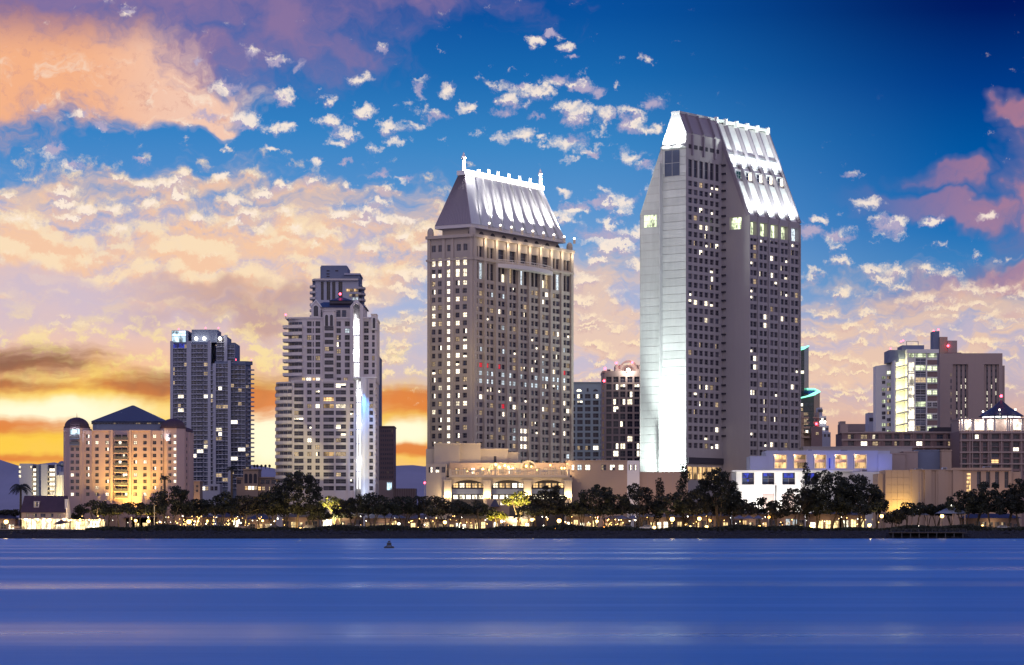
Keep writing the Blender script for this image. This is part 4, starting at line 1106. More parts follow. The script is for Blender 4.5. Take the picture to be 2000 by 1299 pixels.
# taller tower directly behind it
def rear_tower():
    Y = 960; z = lambda py: Z(py, Y)
    B = Bld('apartment_tower', 'taller rear apartment tower with a flat grey penthouse rising behind the gabled roof', 'tower', (X(657, Y), Y, GZ)); R = B.root
    mb = MB(); f = Face((X(616, Y), Y), (1, 0)); s = f.s_px
    grid(B, mb, f, 0, s(700), GZ, z(545), [(629.5, 5.5), (641.5, 7), (652, 6.5), (665, 8)], [(568, 36)], lambda r, k: 'dark', .5)
    x0, x1 = X(616, Y), X(700, Y)
    mb.quad((x1, Y, GZ), (x1, Y + 22, GZ), (x1, Y + 22, z(545)), (x1, Y, z(545))); mb.quad((x0, Y + 22, GZ), (x0, Y, GZ), (x0, Y, z(545)), (x0, Y + 22, z(545)))
    mb.quad((x1, Y + 22, GZ), (x0, Y + 22, GZ), (x0, Y + 22, z(545)), (x1, Y + 22, z(545))); mb.quad((x0, Y, z(545)), (x1, Y, z(545)), (x1, Y + 22, z(545)), (x0, Y + 22, z(545)))
    part(mb, 'wall', 'greyblue', R)
    mb = MB(); mb.prism([(X(608, Y), Y + 3), (X(614, Y), Y - 1), (X(700, Y), Y - 1), (X(700, Y), Y + 23), (X(608, Y), Y + 23)], z(548), z(544.5)); part(mb, 'roof_slab', 'cream', R)
    mb = MB(); mb.prism([(X(624, Y), Y + 4), (X(629, Y), Y + 2), (X(678, Y), Y + 2), (X(678, Y), Y + 18), (X(624, Y), Y + 18)], z(545), z(519)); mb.box(X(626, Y), X(676, Y), Y + 3, Y + 17, z(519), z(517)); part(mb, 'penthouse', 'slate', R)
    for (px, py) in ((640, 528), (657, 528), (640, 534), (640, 539)):
        vb = MB(); x = X(px, Y); vb.box(x - .5, x + .5, Y + 1.9, Y + 2.0, z(py) - .2, z(py) + .2); part(vb, 'penthouse_vent', 'dark', R)
    mb = MB(); mb.box(X(673, Y), X(702, Y), Y + 1, Y + 18, z(562), z(537)); part(mb, 'penthouse', 'slate', R)
    mb = MB(); mb.box(X(672, Y), X(703.5, Y), Y + .3, Y + 18.5, z(536.6), z(533.5)); part(mb, 'roof_slab', 'greyblue', R)
    g = Face((X(673, Y), Y - .1), (1, 0))
    for (px, py, w, v) in ((680, 567, 7, 'amber'), (687, 567, 6, 'amber'), (695, 567, 8, 'amber'), (688, 577, 12, 'dimhalf'), (697, 577, 6, 'dim'), (694, 584, 12, 'cool')): B.win(g, g.s_px(px), z(py + 2.5), w * Y / F, 5.5 * Y / F, v, -.05)
    for side, px in ((-1, 616), (1, 700)):
        for i in range(7 if side < 0 else 6):
            py = 557 + 11.6 * i + (0 if side < 0 else 3); x = X(px, Y); bb = MB()
            pts = [(x + side * 2.3 * math.sin(t), Y + 4 - 4.5 * math.cos(t)) for t in [math.pi * k / 8 for k in range(9)]]
            bb.prism(pts if side > 0 else pts[::-1], z(py + 4), z(py)); part(bb, 'balcony', 'cream', R)
    for (px) in (606.5,):
        cb = MB(); cb.box(X(609, Y), X(616, Y), Y + 3, Y + 20, GZ, z(549)); part(cb, 'side_wall', 'slate', R)
    cb = MB(); cb.box(X(700, Y), X(706, Y), Y + 3, Y + 20, GZ, z(555)); part(cb, 'side_wall', 'slate', R)
    B.finish()
rear_tower()

# ================================================================== blue glass tower
def glass_tower():
    Y = 1000; z = lambda py: Z(py, Y)
    B = Bld('apartment_tower', 'dark blue glass apartment tower with horizontal slab edges and a glowing rooftop screen', 'tower', (X(405, Y), Y, GZ)); R = B.root
    r = random.Random(77)
    blocks = [(335, 371, 0, 668), (371, 411, -.6, 668), (409, 421, -1.2, 712), (419.5, 449, -.9, 706), (421, 440, 2.5, 655), (440, 457, 3.0, 668), (449, 479, .6, 709)]
    lit = {}
    for (px, py) in ((352, 773), (358, 773), (401, 715), (402, 735), (400, 754), (404, 773), (413, 773), (425, 762), (425, 790), (437, 790), (455, 820), (425, 837), (435, 837), (426, 846), (436, 846), (425, 856), (435, 856), (402, 865),
                     (404, 874), (390, 883), (377, 893), (472, 872), (355, 801), (362, 801), (422, 930), (435, 930), (440, 940), (350, 829), (363, 829), (413, 782), (452, 764), (460, 892)): lit[(round(px / 9), round((py - 660) / 8.92))] = r.choice(['full', 'dim', 'lit', 'half_b'])
    for (p0, p1, dy, top) in blocks:
        f = Face((X(p0, Y), Y + dy), (1, 0)); mb = MB(); L = X(p1, Y) - X(p0, Y)
        mb.box(X(p0, Y), X(p1, Y), Y + dy + .5, Y + 22, GZ, z(top)); part(mb, 'wall', 'slate', R)
        nb = max(1, round((p1 - p0) / 14)); nfl = int((955 - top) / 8.92)
        for i in range(nfl):
            py = top + 3 + 8.92 * (i + 1); w = L / nb
            for k in range(nb):
                key = (round((p0 + (k + .5) * (p1 - p0) / nb) / 9), round((py - 3 - 660) / 8.92))
                v = lit.get(key) or r.choice(['bb', 'bb', 'bb', 'bh', 'bb', 'dark', 'bb', 'dimhalf' if r.random() < .12 else 'bb'])
                B.win(f, w * (k + .5), z(py), w * .96, 7.4 * Y / F, v, .42, 'greyblue')
            if nb > 1 or p1 - p0 > 11:
                sb = MB(); z0 = z(py) - .28
                pts = [(X(p0, Y), Y + dy - .0), (X(p0, Y) + L * .28, Y + dy - .0), (X(p0, Y) + L * .34, Y + dy - .9), (X(p0, Y) + L * .62, Y + dy - .9), (X(p0, Y) + L * .68, Y + dy), (X(p1, Y), Y + dy), (X(p1, Y), Y + dy + .6), (X(p0, Y), Y + dy + .6)]
                sb.prism(pts, z0, z0 + .34); part(sb, 'slab_edge', 'greyblue', R)
    for px, top, dy in ((369.5, 668, -1.0), (409.5, 668, -1.5), (419.5, 712, -1.6), (448.5, 706, -1.4), (335.5, 668, -.4), (439.8, 655, 1.5)):
        pb = MB(); x = X(px, Y); w = .55 if px != 369.5 else .85; pb.box(x - w, x + w, Y + dy, Y + dy + 1.4, GZ, z(top) + .3); part(pb, 'pilaster', 'greyblue', R)
    # slanted side wing with stub balconies
    wf = Face((X(478.5, Y), Y + 1.5), (.62, .78)); Lw = wf.s_px(490); mb = MB()
    p = [wf.xy(0), wf.xy(Lw), (wf.xy(Lw)[0] - 4, wf.xy(Lw)[1] + 8), (X(470, Y), Y + 20)]
    mb.prism(p, GZ, z(707)); part(mb, 'side_wing', 'slate', R)
    mb = MB(); mb.prism([(X(456, Y), Y + .5), wf.xy(-.5, .5), wf.xy(Lw + .3, .6), (wf.xy(Lw)[0] - 4, wf.xy(Lw)[1] + 9), (X(456, Y), Y + 20)], z(712), z(705)); part(mb, 'wing_parapet', 'slate', R)
    for i in range(26):
        py = 723 + 8.92 * i; bb = MB(); wf.box(bb, Lw * .35, Lw + .9, -.2, .9, z(py), z(py) + .5); part(bb, 'balcony', 'greyblue', R)
        B.win(wf, Lw * .35, z(py + 8), Lw * .55, 6.2 * Y / F, 'dark' if r.random() < .9 else 'dim', -.05, 'greyblue')
    # rooftop
    mb = MB(); mb.box(X(373, Y), X(423, Y), Y + 2, Y + 16, z(668), z(643)); part(mb, 'roof_plant_house', 'slate', R)
    mb = MB(); mb.box(X(334.5, Y), X(366, Y), Y + 1.2, Y + 14, z(669), z(645)); part(mb, 'screen_house', 'slate', R)
    sf = Face((X(335.5, Y), Y + 1.1), (1, 0))
    for (a, b_, c_, d_) in ((336, 350, 650, 645.8), (350.3, 362.5, 650, 645.8), (336, 350, 656, 651), (350.3, 362.5, 656, 651), (336, 350, 668, 657), (350.3, 362.5, 668, 657)):
        sb = MB(); sf.box(sb, sf.s_px(a), sf.s_px(b_), .0, .12, z(c_), z(d_)); part(sb, 'screen_panel', 'screen', R)
    mb = MB(); mb.box(X(336, Y), X(360, Y), Y + .3, Y + .5, z(680), z(671)); part(mb, 'blue_band', 'litblue', R)
    for px in (382.5, 398.5, 429):
        hb = MB(); x = X(px, Y); hb.ball((x, Y + 1.0, z(661)), .62, 8, 0); hb.box(x - .15, x + .15, Y + 1.0, Y + 1.9, z(662), z(661), 1); part(hb, 'roof_lamp', ['lampwhite', 'pole'], R); point((x, Y + .1, z(661)), 120, (1, .97, .9), .4, R, 'roof_light')
    for (px, py, dy) in ((344, 645, 8), (397, 643, 8), (422, 643, 8), (457, 706, 6), (489, 707, 4)): beacon(R, (X(px, Y), Y + dy, z(py)), .28)
    B.finish()
glass_tower()

# ================================================================== pink hotel with domed turrets
def domed_hotel():
    Y = 850; z = lambda py: Z(py, Y)
    B = Bld('hotel', 'pink hotel with dark domed corner turrets and a low pyramid roof, lit amber from below', 'building', (X(247, Y), Y, GZ)); R = B.root
    f = Face((X(160, Y), Y), (1, 0)); s = f.s_px; mb = MB(); r = random.Random(6)
    colsF = [(171.4, 7), (189.3, 7), (209.1, 7), (264.2, 7), (283.1, 7), (301.7, 7), (315.5, 3.6)]
    rows = [(852 + 12.58 * i, 7.2) for i in range(10)]
    def ch(i, k):
        if k == 0: return 'half_b' if i in (0, 1, 5, 6) else 'dark'
        if k == 6: return 'dark' if i else 'half_a'
        x = r.random(); return 'lit' if x < .22 else 'full' if x < .3 else 'half_b' if x < .38 else 'dimhalf' if x < .46 else r.choice(['dark', 'dark', 'dark2'])
    # centre bay with loggias
    fc = f
    cols2 = [c for c in colsF if c[0] < 220]; cols3 = [c for c in colsF if c[0] > 250]
    grid(B, mb, f, 0, s(222), GZ, z(841), cols2, rows, ch, .35); grid(B, mb, f, s(252), s(319), GZ, z(841), cols3, rows, lambda i, k: ch(i, k + 3), .35)
    rc = [(853.5 + 12.58 * i, 9.0) for i in range(10)]
    grid(B, mb, f, s(222), s(252), GZ, z(841), [(231, 12), (243.5, 9.5)], rc, lambda i, k: r.choice(['half_a', 'half_b', 'dark', 'dark', 'L']) if k else r.choice(['dark', 'dark', 'half_b']), .9)
    x0, x1 = X(160, Y), X(319, Y)
    mb.quad((x0, Y, z(841)), (x1, Y, z(841)), (x1, Y + 22, z(841)), (x0, Y + 22, z(841)))
    mb.quad((x1, Y, GZ), (x1, Y + 22, GZ), (x1, Y + 22, z(841)), (x1, Y, z(841))); mb.quad((x1, Y + 22, GZ), (x0, Y + 22, GZ), (x0, Y + 22, z(841)), (x1, Y + 22, z(841)))
    part(mb, 'wall', 'pink', R)
    for i in range(10):
        bb = MB(); zz = z(859.4 + 12.58 * i); bb.box(X(223.5, Y), X(250.5, Y), Y - 1.1, Y, zz - .3, zz); bal = part(bb, 'balcony', 'pink', R)
        rb = MB(); xa, xb = X(224, Y), X(250, Y)
        for k in range(9): xx = xa + (xb - xa) * k / 8; rb.box(xx - .04, xx + .04, Y - 1.06, Y - 1.0, zz, zz + .9)
        rb.box(xa, xb, Y - 1.08, Y - .98, zz + .85, zz + .95); rb.box(xa, xb, Y - 1.06, Y - 1.03, zz + .1, zz + .7); part(rb, 'railing', 'rail', bal)
    for (p0, p1, dy, top) in ((178.5, 180.5, .3, 841), (216, 221, .6, 840), (252.5, 257, .6, 840), (293, 295, .3, 840), (160, 165, .25, 842)):
        pb = MB(); pb.box(X(p0, Y), X(p1, Y), Y - dy, Y + .1, GZ, z(top)); part(pb, 'pilaster', 'pink', R)
    for (p0, p1) in ((181, 220), (253, 293)):
        cb = MB(); cb.box(X(p0, Y), X(p1, Y), Y - .35, Y + .5, z(842.5), z(840)); part(cb, 'parapet', 'pink', R)
    # upper storey, glass band, pyramid roof
    mb = MB(); mb.box(X(178, Y), X(320, Y), Y + 3, Y + 22, z(841), z(826)); part(mb, 'attic_wall', 'slate', R)
    g = Face((X(178, Y + 2.9), Y + 2.9), (1, 0)); r2 = random.Random(3)
    for k in range(13): B.win(g, X(183.5 + 10.8 * k, Y) - X(178, Y), z(828), 10 * Y / F, 4.6 * Y / F, r2.choice(['dim', 'dark', 'dimhalf', 'dark2', 'dark2']), 0)
    mb = MB(); hip_roof(mb, X(175, Y), X(321, Y), Y + 1.8, Y + 25, z(822.5), z(788), .3); mb.box(X(176.5, Y), X(319.8, Y), Y + 2.3, Y + 24, z(825), z(822.4)); part(mb, 'pyramid_roof', 'slateroof', R)
    # turrets
    def turret(cx, rad, top, domr, domh, cy, windows, mat='pink'):
        n = 8; pts = [(cx + rad * math.cos(t), cy + rad * math.sin(t)) for t in [2 * math.pi * (k + .5) / n for k in range(n)]]
        mb = MB(); mb.prism(pts, GZ, z(top)); tw = part(mb, 'turret', mat, R)
        mb = MB(); mb.lathe(cx, cy, [(domr * 1.06, z(top)), (domr * 1.06, z(top) + .5)] + [(max(.1, domr * math.cos(t)), z(top) + .5 + domh * math.sin(t)) for t in [math.pi / 2 * j / 6 for j in range(7)]], 8); mb.tube((cx, cy, z(top) + domh), (cx, cy, z(top) + domh + 1.8), .12, .03, 5); part(mb, 'dome', 'maroonroof', R)
        return pts
    cx = X(147, Y); pts = turret(cx, 4.2, 836, 3.9, 2.9, Y + 3.2, None)
    mb = MB(); mb.box(X(125.3, Y), X(138, Y), Y + .6, Y + 14, GZ, z(843)); mb.box(X(124.6, Y), X(138, Y), Y + .2, Y + 14.3, z(843), z(841.5)); part(mb, 'wing_wall', 'pink', R)
    ff = Face((pts[4][0], pts[4][1]), (1, 0)); ff = Face((X(128, Y), Y - .75), (1, 0))
    wf = Face((pts[5][0] - .001, pts[5][1]), (pts[6][0] - pts[5][0], pts[6][1] - pts[5][1])); wl = math.dist(pts[5], pts[6])
    for i in range(8):
        py = 877.5 + 12.58 * i
        for k, tt in enumerate((.25, .75)):
            v = 'full' if (i, k) in ((4, 0), (7, 0)) else 'dark2' if k else r.choice(['dark', 'dark2'])
            B.win(wf, wl * tt, z(py + 3.4), 1.0, 6.8 * Y / F, v, -.05)
    for i, py in ((0, 853), (1, 865)):
        bb = MB(); zz = z(py + 4); wf.box(bb, .1, wl - .1, 0, .9, zz - .2, zz + .1); bal = part(bb, 'balcony', 'slate', R); rb = MB(); wf.box(rb, .1, wl - .1, .8, .88, zz + .1, zz + .9); part(rb, 'railing', 'rail', bal)
        B.win(wf, wl / 2, zz, wl * .7, 1.2, 'dark', -.05)
    lb = MB(); wf.box(lb, wl * .0 + .1, wl * .95, .05, .2, z(848.5), z(838.5)); part(lb, 'lit_sign_panel', 'screen', R)
    point((wf.at(wl / 2, z(843), 1.2)), 500, (.75, .88, 1), .3, R, 'sign_light')
    cx = X(336, Y); pts = turret(cx, 4.0, 836.5, 4.0, 2.6, Y + 3.0, None)
    wf = Face((pts[5][0], pts[5][1]), (pts[6][0] - pts[5][0], pts[6][1] - pts[5][1])); wl = math.dist(pts[5], pts[6])
    for i in range(9):
        for k, tt in enumerate((.3, .82)): B.win(wf, wl * tt, z(852 + 12.58 * i + 3.2), .9, 6.2 * Y / F, 'dim' if k == 0 and 0 else ('full' if k else 'dark2'), -.05)
    mb = MB(); mb.box(X(346, Y), X(361, Y), Y + 2, Y + 16, GZ, z(842)); mb.box(X(360, Y), X(366.5, Y), Y + 4, Y + 16, GZ, z(843)); part(mb, 'wing_wall', 'pink', R)
    mb = MB(); mb.lathe(X(353, Y), Y + 8, [(3.4, z(842)), (2.9, z(838)), (1.8, z(834.5)), (.2, z(832))], 8); part(mb, 'dome', 'maroonroof', R)
    for i in range(9): B.win(Face((X(360, Y + 3.9), Y + 3.9), (1, 0)), X(364, Y) - X(360, Y), z(860 + 12.58 * i), .5, .9, 'dark', -.02)
    spot('dome_floodlight', (X(326, Y), Y - 2.5, z(866)), (X(327, Y), Y + 1, z(845)), 2e3, (.75, .9, 1), 50, 1, .3, R)
    # amber floodlights at the foot of the facade
    for (px, en, w) in ((205, 5e4, .62), (238, 6e4, .6), (262, 1.6e5, .55), (285, 9e4, .58), (310, 3e4, .6)):
        spot('facade_floodlight', (X(px, Y), Y - 9, 5), (X(px, Y), Y, z(925)), en * .25, (1, w * 1.05, .10), 85, 1, .6, R)
    for (px, en) in ((255, 1.2e5), (200, 7e4)): spot('facade_floodlight', (X(px, Y), Y - 16, 6), (X(px, Y), Y, z(890)), en * .03, (1, .66, .30), 80, 1, .8, R)
    B.finish()
domed_hotel()

# ================================================================== condos at the far left, small buildings between
def simple(name, label, cat, Y, wall, boxes, limit=300):
    """boxes: (px0, px1, top py, setback, depth)"""
    B = Bld(name, label, cat, (X((boxes[0][0] + boxes[0][1]) / 2, Y), Y, GZ), limit); mb = MB()
    for (p0, p1, top, dy, dep) in boxes: mb.box(X(p0, Y), X(p1, Y), Y + dy, Y + dy + dep, GZ, Z(top, Y))
    return B, mb
def condos():
    Y = 1080; z = lambda py: Z(py, Y)
    B = Bld('apartment_building', 'grey apartment blocks with brightly lit balcony stacks beyond the palm tree', 'building', (X(72, Y), Y, GZ)); R = B.root
    for (p0, p1, top, mat, dy) in ((38, 62, 905.5, 'greyblue', 0), (62, 70, 909, 'dark', 3), (70, 80, 908, 'slate', 1), (80, 92, 907, 'greyblue', 0), (92, 107, 908, 'dark', 3), (107, 110, 907, 'greyblue', 0)):
        mb = MB(); mb.box(X(p0, Y), X(p1, Y), Y + dy, Y + 18, GZ, z(top)); part(mb, 'wall', mat, R)
    for i in range(6):
        for (p0, p1) in ((61.5, 69), (92.5, 106.5)):
            bb = MB(); py = 923 + 9.2 * i; bb.box(X(p0, Y), X(p1, Y), Y + .8, Y + 3.2, z(py), z(py) + .5); part(bb, 'balcony', 'cream', R)
            B.win(Face((X(p0, Y), Y + 2.95), (1, 0)), (X(p1, Y) - X(p0, Y)) / 2, z(py) + .5, (X(p1, Y) - X(p0, Y)) * .8, 6 * Y / F, 'full' if p0 < 70 or i in (0, 1, 3) else 'lit', 0)
    for (px) in (60.5, 38.8):
        for i in range(3 if px < 50 else 1): B.win(Face((X(38, Y), Y), (1, 0)), X(px, Y) - X(38, Y), z(915 + 9 * i), .9, 1.1, 'lit', -.05)
    B.finish()
    B = Bld('office_building', 'cream corner block washed with yellow light beside the pink hotel', 'building', (X(116, Y), Y, GZ)); R = B.root
    mb = MB(); mb.box(X(108.5, Y), X(125.5, Y), Y, Y + 14, GZ, z(928)); mb.box(X(111, Y), X(123, Y), Y + 4, Y + 12, z(928), z(921)); part(mb, 'wall', 'white', R)
    for px in (112, 116.5, 121.5):
        pb = MB(); pb.box(X(px - .8, Y), X(px + .8, Y), Y - .5, Y, GZ, z(929)); part(pb, 'pilaster', 'white', R)
    sb = MB(); c_ = (X(118.5, Y), Y + 3); sb.lathe(c_[0], c_[1], [(.2, z(921)), (.2, z(912)), (1.6, z(908)), (1.7, z(905)), (.8, z(901)), (.1, z(900))], 8); part(sb, 'water_tank', 'slate', R)
    spot('facade_floodlight', (X(116, Y), Y - 7, 5), (X(116, Y), Y, z(950)), 3e4, (1, .80, .35), 100, 1, .5, R)
    B.finish()
condos()
def arcade():
    Y = 935; z = lambda py: Z(py, Y)
    B = Bld('arcaded_building', 'low pale building with three tall arches and lit windows in front of the glass tower', 'building', (X(488, Y), Y, GZ)); R = B.root
    mb = MB(); f = Face((X(460, Y), Y), (1, 0))
    mb.box(X(475, Y), X(504, Y), Y, Y + 12, GZ, z(918)); mb.box(X(474, Y), X(505, Y), Y - .4, Y + 12.4, z(918), z(915.5)); mb.box(X(461, Y), X(540, Y), Y + 1.5, Y + 12, GZ, z(934)); mb.box(X(459.5, Y), X(541, Y), Y + 1, Y + 12.5, z(934), z(931.5)); part(mb, 'wall', 'peach', R)
    for px in (480.5, 489.3, 498.5):
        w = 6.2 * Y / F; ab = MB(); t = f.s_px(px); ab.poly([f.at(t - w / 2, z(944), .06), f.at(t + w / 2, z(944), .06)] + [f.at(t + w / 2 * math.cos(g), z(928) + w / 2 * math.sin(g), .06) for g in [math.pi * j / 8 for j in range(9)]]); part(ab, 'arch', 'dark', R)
    for (px, v, py, w) in ((481, 'amber', 957, 6), (487.5, 'full', 957, 6), (494, 'full', 957, 6), (500, 'dim', 957, 5), (466, 'dark', 945, 8), (512, 'dark', 945, 8), (522, 'dark', 945, 8), (534, 'dark', 945, 9), (506, 'amber', 958, 6), (514, 'dim', 958, 6), (527, 'dimhalf', 958, 6)):
        B.win(Face((X(460, Y), Y - .02 if 475 < px < 504 else Y + 1.48), (1, 0)), f.s_px(px), z(py), w * Y / F, 8 * Y / F, v, -.04)
    for px in (494, 500, 508, 516, 524):
        sb = MB(); x = X(px, Y); sb.tube((x, Y + 5, z(916)), (x, Y + 5, z(911)), .1, n=4); sb.ball((x, Y + 5, z(909.5)), .5, 6); part(sb, 'roof_planter', 'leaf', R)
    B.finish()
arcade()
def small_left():
    Y = 905; z = lambda py: Z(py, Y)
    B, mb = simple('office_block', 'small peach block with a column of tiny lit openings beside the domed hotel', 'building', Y, None, [(371, 390.5, 941, 0, 8)]); part(mb, 'wall', 'peach', B.root)
    cb = MB(); cb.box(X(370, Y), X(391.5, Y), Y - .3, Y + 8.3, z(941), z(939)); part(cb, 'cornice', 'brown', B.root)
    f = Face((X(371, Y), Y), (1, 0))
    for i in range(6): B.win(f, X(377.5, Y) - X(371, Y), z(950 + 4 * i), .5, .4, 'dim', -.04)
    for i in range(2): B.win(f, X(385, Y) - X(371, Y), z(952 + 9 * i), .7, .7, 'dark', -.04)
    spot('wall_light', (X(380, Y), Y - 5, 5), (X(380, Y), Y, z(955)), 4e3, (1, .6, .25), 90, 1, .4, B.root)
    B.finish()
    B, mb = simple('office_block', 'plain grey box building below the blue glass tower', 'building', Y + 20, None, [(407, 429, 945, 0, 9), (393, 408, 948, 2, 8)]); part(mb, 'wall', 'greyblue', B.root)
    for (px, v) in ((397, 'full'), (403, 'dim'), (414, 'dark2'), (422, 'dark')): B.win(Face((X(393, Y + 20), Y + 20), (1, 0)), X(px, Y + 20) - X(393, Y + 20), Z(958, Y + 20), 1.0, 1.4, v, -.04 if px > 408 else -2.04 + 4)
    B.finish()
    Y = 1010; z = lambda py: Z(py, Y)
    B, mb = simple('apartment_tower', 'slim dark slab tower half hidden behind the pale stepped tower', 'tower', Y, None, [(722, 741, 698, 0, 20)]); part(mb, 'wall', 'slate', B.root)
    cb = MB(); cb.box(X(721, Y), X(741.6, Y), Y - .4, Y + 20.4, z(698), z(696.5)); part(cb, 'cornice', 'greyblue', B.root)
    r = random.Random(2)
    for i in range(24): B.win(Face((X(722, Y), Y), (1, 0)), X(738, Y) - X(722, Y), z(712 + 10.2 * i), .8, 1.1, 'dim' if r.random() < .12 else 'bb', -.04)
    B.finish()
    B, mb = simple('apartment_tower', 'squat mauve brick tower with few lights beside the slim dark slab', 'tower', Y, None, [(741.5, 769.5, 834, 0, 18)]); part(mb, 'wall', 'mauve', B.root)
    cb = MB(); cb.box(X(740.8, Y), X(770.3, Y), Y - .4, Y + 18.4, z(834), z(832)); part(cb, 'cornice', 'mauve', B.root)
    for i in range(12):
        for k in range(6): B.win(Face((X(741.5, Y), Y), (1, 0)), X(744.5 + 4.3 * k, Y) - X(741.5, Y), z(844 + 9 * i), .42, .8, 'dim' if r.random() < .1 else 'dark', -.03)
    B.finish()
    Y = 930; z = lambda py: Z(py, Y)
    B, mb = simple('low_building', 'low mauve building with a small glowing screen beside the brick tower', 'building', Y, None, [(737, 768, 938, 0, 12), (768, 812, 954, 1, 10)]); part(mb, 'wall', 'brown', B.root)
    sb = MB(); Face((X(756, Y), Y), (1, 0)).box(sb, 0, X(765, Y) - X(756, Y), .02, .1, z(957), z(942)); part(sb, 'screen_panel', 'screen', B.root)
    for k in range(9): pb = MB(); x = X(772 + 4.5 * k, Y); pb.box(x - .1, x + .1, Y + .8, Y + 1, GZ, z(954)); part(pb, 'wall_rib', 'mauve', B.root)
    B.finish()
small_left()
# ================================================================== offices between the two big towers
def mid_offices():
    Y = 1060; z = lambda py: Z(py, Y); r = random.Random(9)
    B = Bld('office_building', 'pale grey-green office block with a regular window grid between the two tall towers', 'building', (X(1148, Y), Y, GZ)); R = B.root
    f = Face((X(1116, Y), Y), (1, 0)); mb = MB()
    rows = [(774 + 12.6 * i, 8.6) for i in range(13)]
    grid(B, mb, f, 0, f.s_px(1179), GZ, z(748), [(1121.5, 4), (1132.8, 10.8), (1148, 10.8), (1163.6, 10.8), (1174.8, 3.6)], rows,
         lambda i, k: {(0, 1): 'half_a', (0, 3): 'half_b', (1, 1): 'up', (8, 3): 'full', (8, 1): 'dimhalf', (8, 2): 'dimhalf'}.get((i, k)) or r.choice(['dark', 'dark', 'dark2']), .4)
    x0, x1 = X(1116, Y), X(1179, Y)
    mb.box(x0, x1, Y + .45, Y + 20, GZ, z(748)); part(mb, 'wall', 'teal', R)
    mb = MB(); mb.box(x0 - .3, x1 + .3, Y - .3, Y + 20.3, z(748), z(746)); part(mb, 'cornice', 'teal', R)
    for (px, m_) in ((1131, 'litfull'), (1163, 'glass')):
        ab = MB(); t = f.s_px(px); ab.poly([f.at(t + .95 * math.cos(g), z(764.5) + .85 * math.sin(g), .05) for g in [math.pi * j / 8 for j in range(9)]]); part(ab, 'fanlight_window', m_, R)
    B.win(f, f.s_px(1147.8), z(765), .7, 1.3, 'dark', -.05)
    B.finish()
    Y = 1030; z = lambda py: Z(py, Y)
    B = Bld('office_building', 'brown office block with square dark windows and a curved rooftop arch', 'building', (X(1215, Y), Y, GZ)); R = B.root
    f = Face((X(1181, Y), Y), (1, 0)); mb = MB()
    rows = [(741.4 + 14.45 * i, 11.4) for i in range(13)]
    litg = {(1, 1): 'half_b', (1, 2): 'up', (1, 4): 'up', (3, 1): 'half_a', (3, 2): 'half_b', (3, 3): 'lit', (4, 1): 'L', (6, 2): 'half_a', (8, 3): 'lit', (9, 1): 'half_b', (9, 2): 'lit', (9, 4): 'half_b', (10, 1): 'full', (10, 4): 'half_b', (2, 3): 'half_b'}
    grid(B, mb, f, 0, f.s_px(1256), GZ, z(728), [(1189.4, 10.4), (1203, 10.2), (1216.4, 10.2), (1230.3, 10.2), (1244, 10.2)], rows, lambda i, k: litg.get((i, k)) or 'dark', .5)
    mb.box(X(1181, Y), X(1256, Y), Y + .55, Y + 20, GZ, z(728)); part(mb, 'wall', 'brown', R)
    mb = MB(); mb.prism([(X(1176.5, Y), Y + 3), (X(1181, Y), Y), (X(1181, Y), Y + 15), (X(1176.5, Y), Y + 15)], GZ, z(728)); part(mb, 'side_wall', 'brown', R)
    for i in range(13):
        B.win(Face((X(1176.5, Y), Y + 3), (X(1181, Y) - X(1176.5, Y), -3)), 1.4, z(747 + 14.45 * i), 1.3, 2.1, 'dark', -.04)
    mb = MB(); mb.box(X(1176.2, Y), X(1256, Y), Y + .2, Y + 20.2, z(728), z(724.5)); mb.box(X(1202.5, Y), X(1256, Y), Y + 2, Y + 16, z(724.5), z(712)); part(mb, 'roof_parapet', 'brown', R)
    mb = MB(); n = 14; c0 = X(1228, Y); rr = X(1244, Y) - c0
    for k in range(n):
        t0, t1 = math.pi * k / n, math.pi * (k + 1) / n
        def ap(t, o): return (c0 + (rr + o) * math.cos(t), Y + 1.6, z(720) + (rr + o) * .93 * math.sin(t))
        a, b_, c, d = ap(t0, -.35), ap(t1, -.35), ap(t1, .35), ap(t0, .35); q_ = lambda p: (p[0], p[1] + 1.2, p[2])
        mb.solid([q_(a), q_(b_), q_(c), q_(d)], [a, b_, c, d])
    part(mb, 'roof_arch', 'mauve', R)
    lb = MB(); lb.ball((X(1227, Y), Y - .6, z(723)), .75, 8); lb.tube((X(1227, Y), Y - .6, z(723)), (X(1227, Y), Y + .4, z(724)), .1, n=4, m=1); part(lb, 'roof_floodlight', ['lampwhite', 'pole'], R); point((X(1227, Y), Y - 1.8, z(723)), 2500, (1, .93, .8), .4, R)
    for (px, py) in ((1182, 722), (1204, 711), (1235, 710), (1180, 746)): beacon(R, (X(px, Y), Y + .1, z(py) - .6), .5)
    B.finish()
mid_offices()

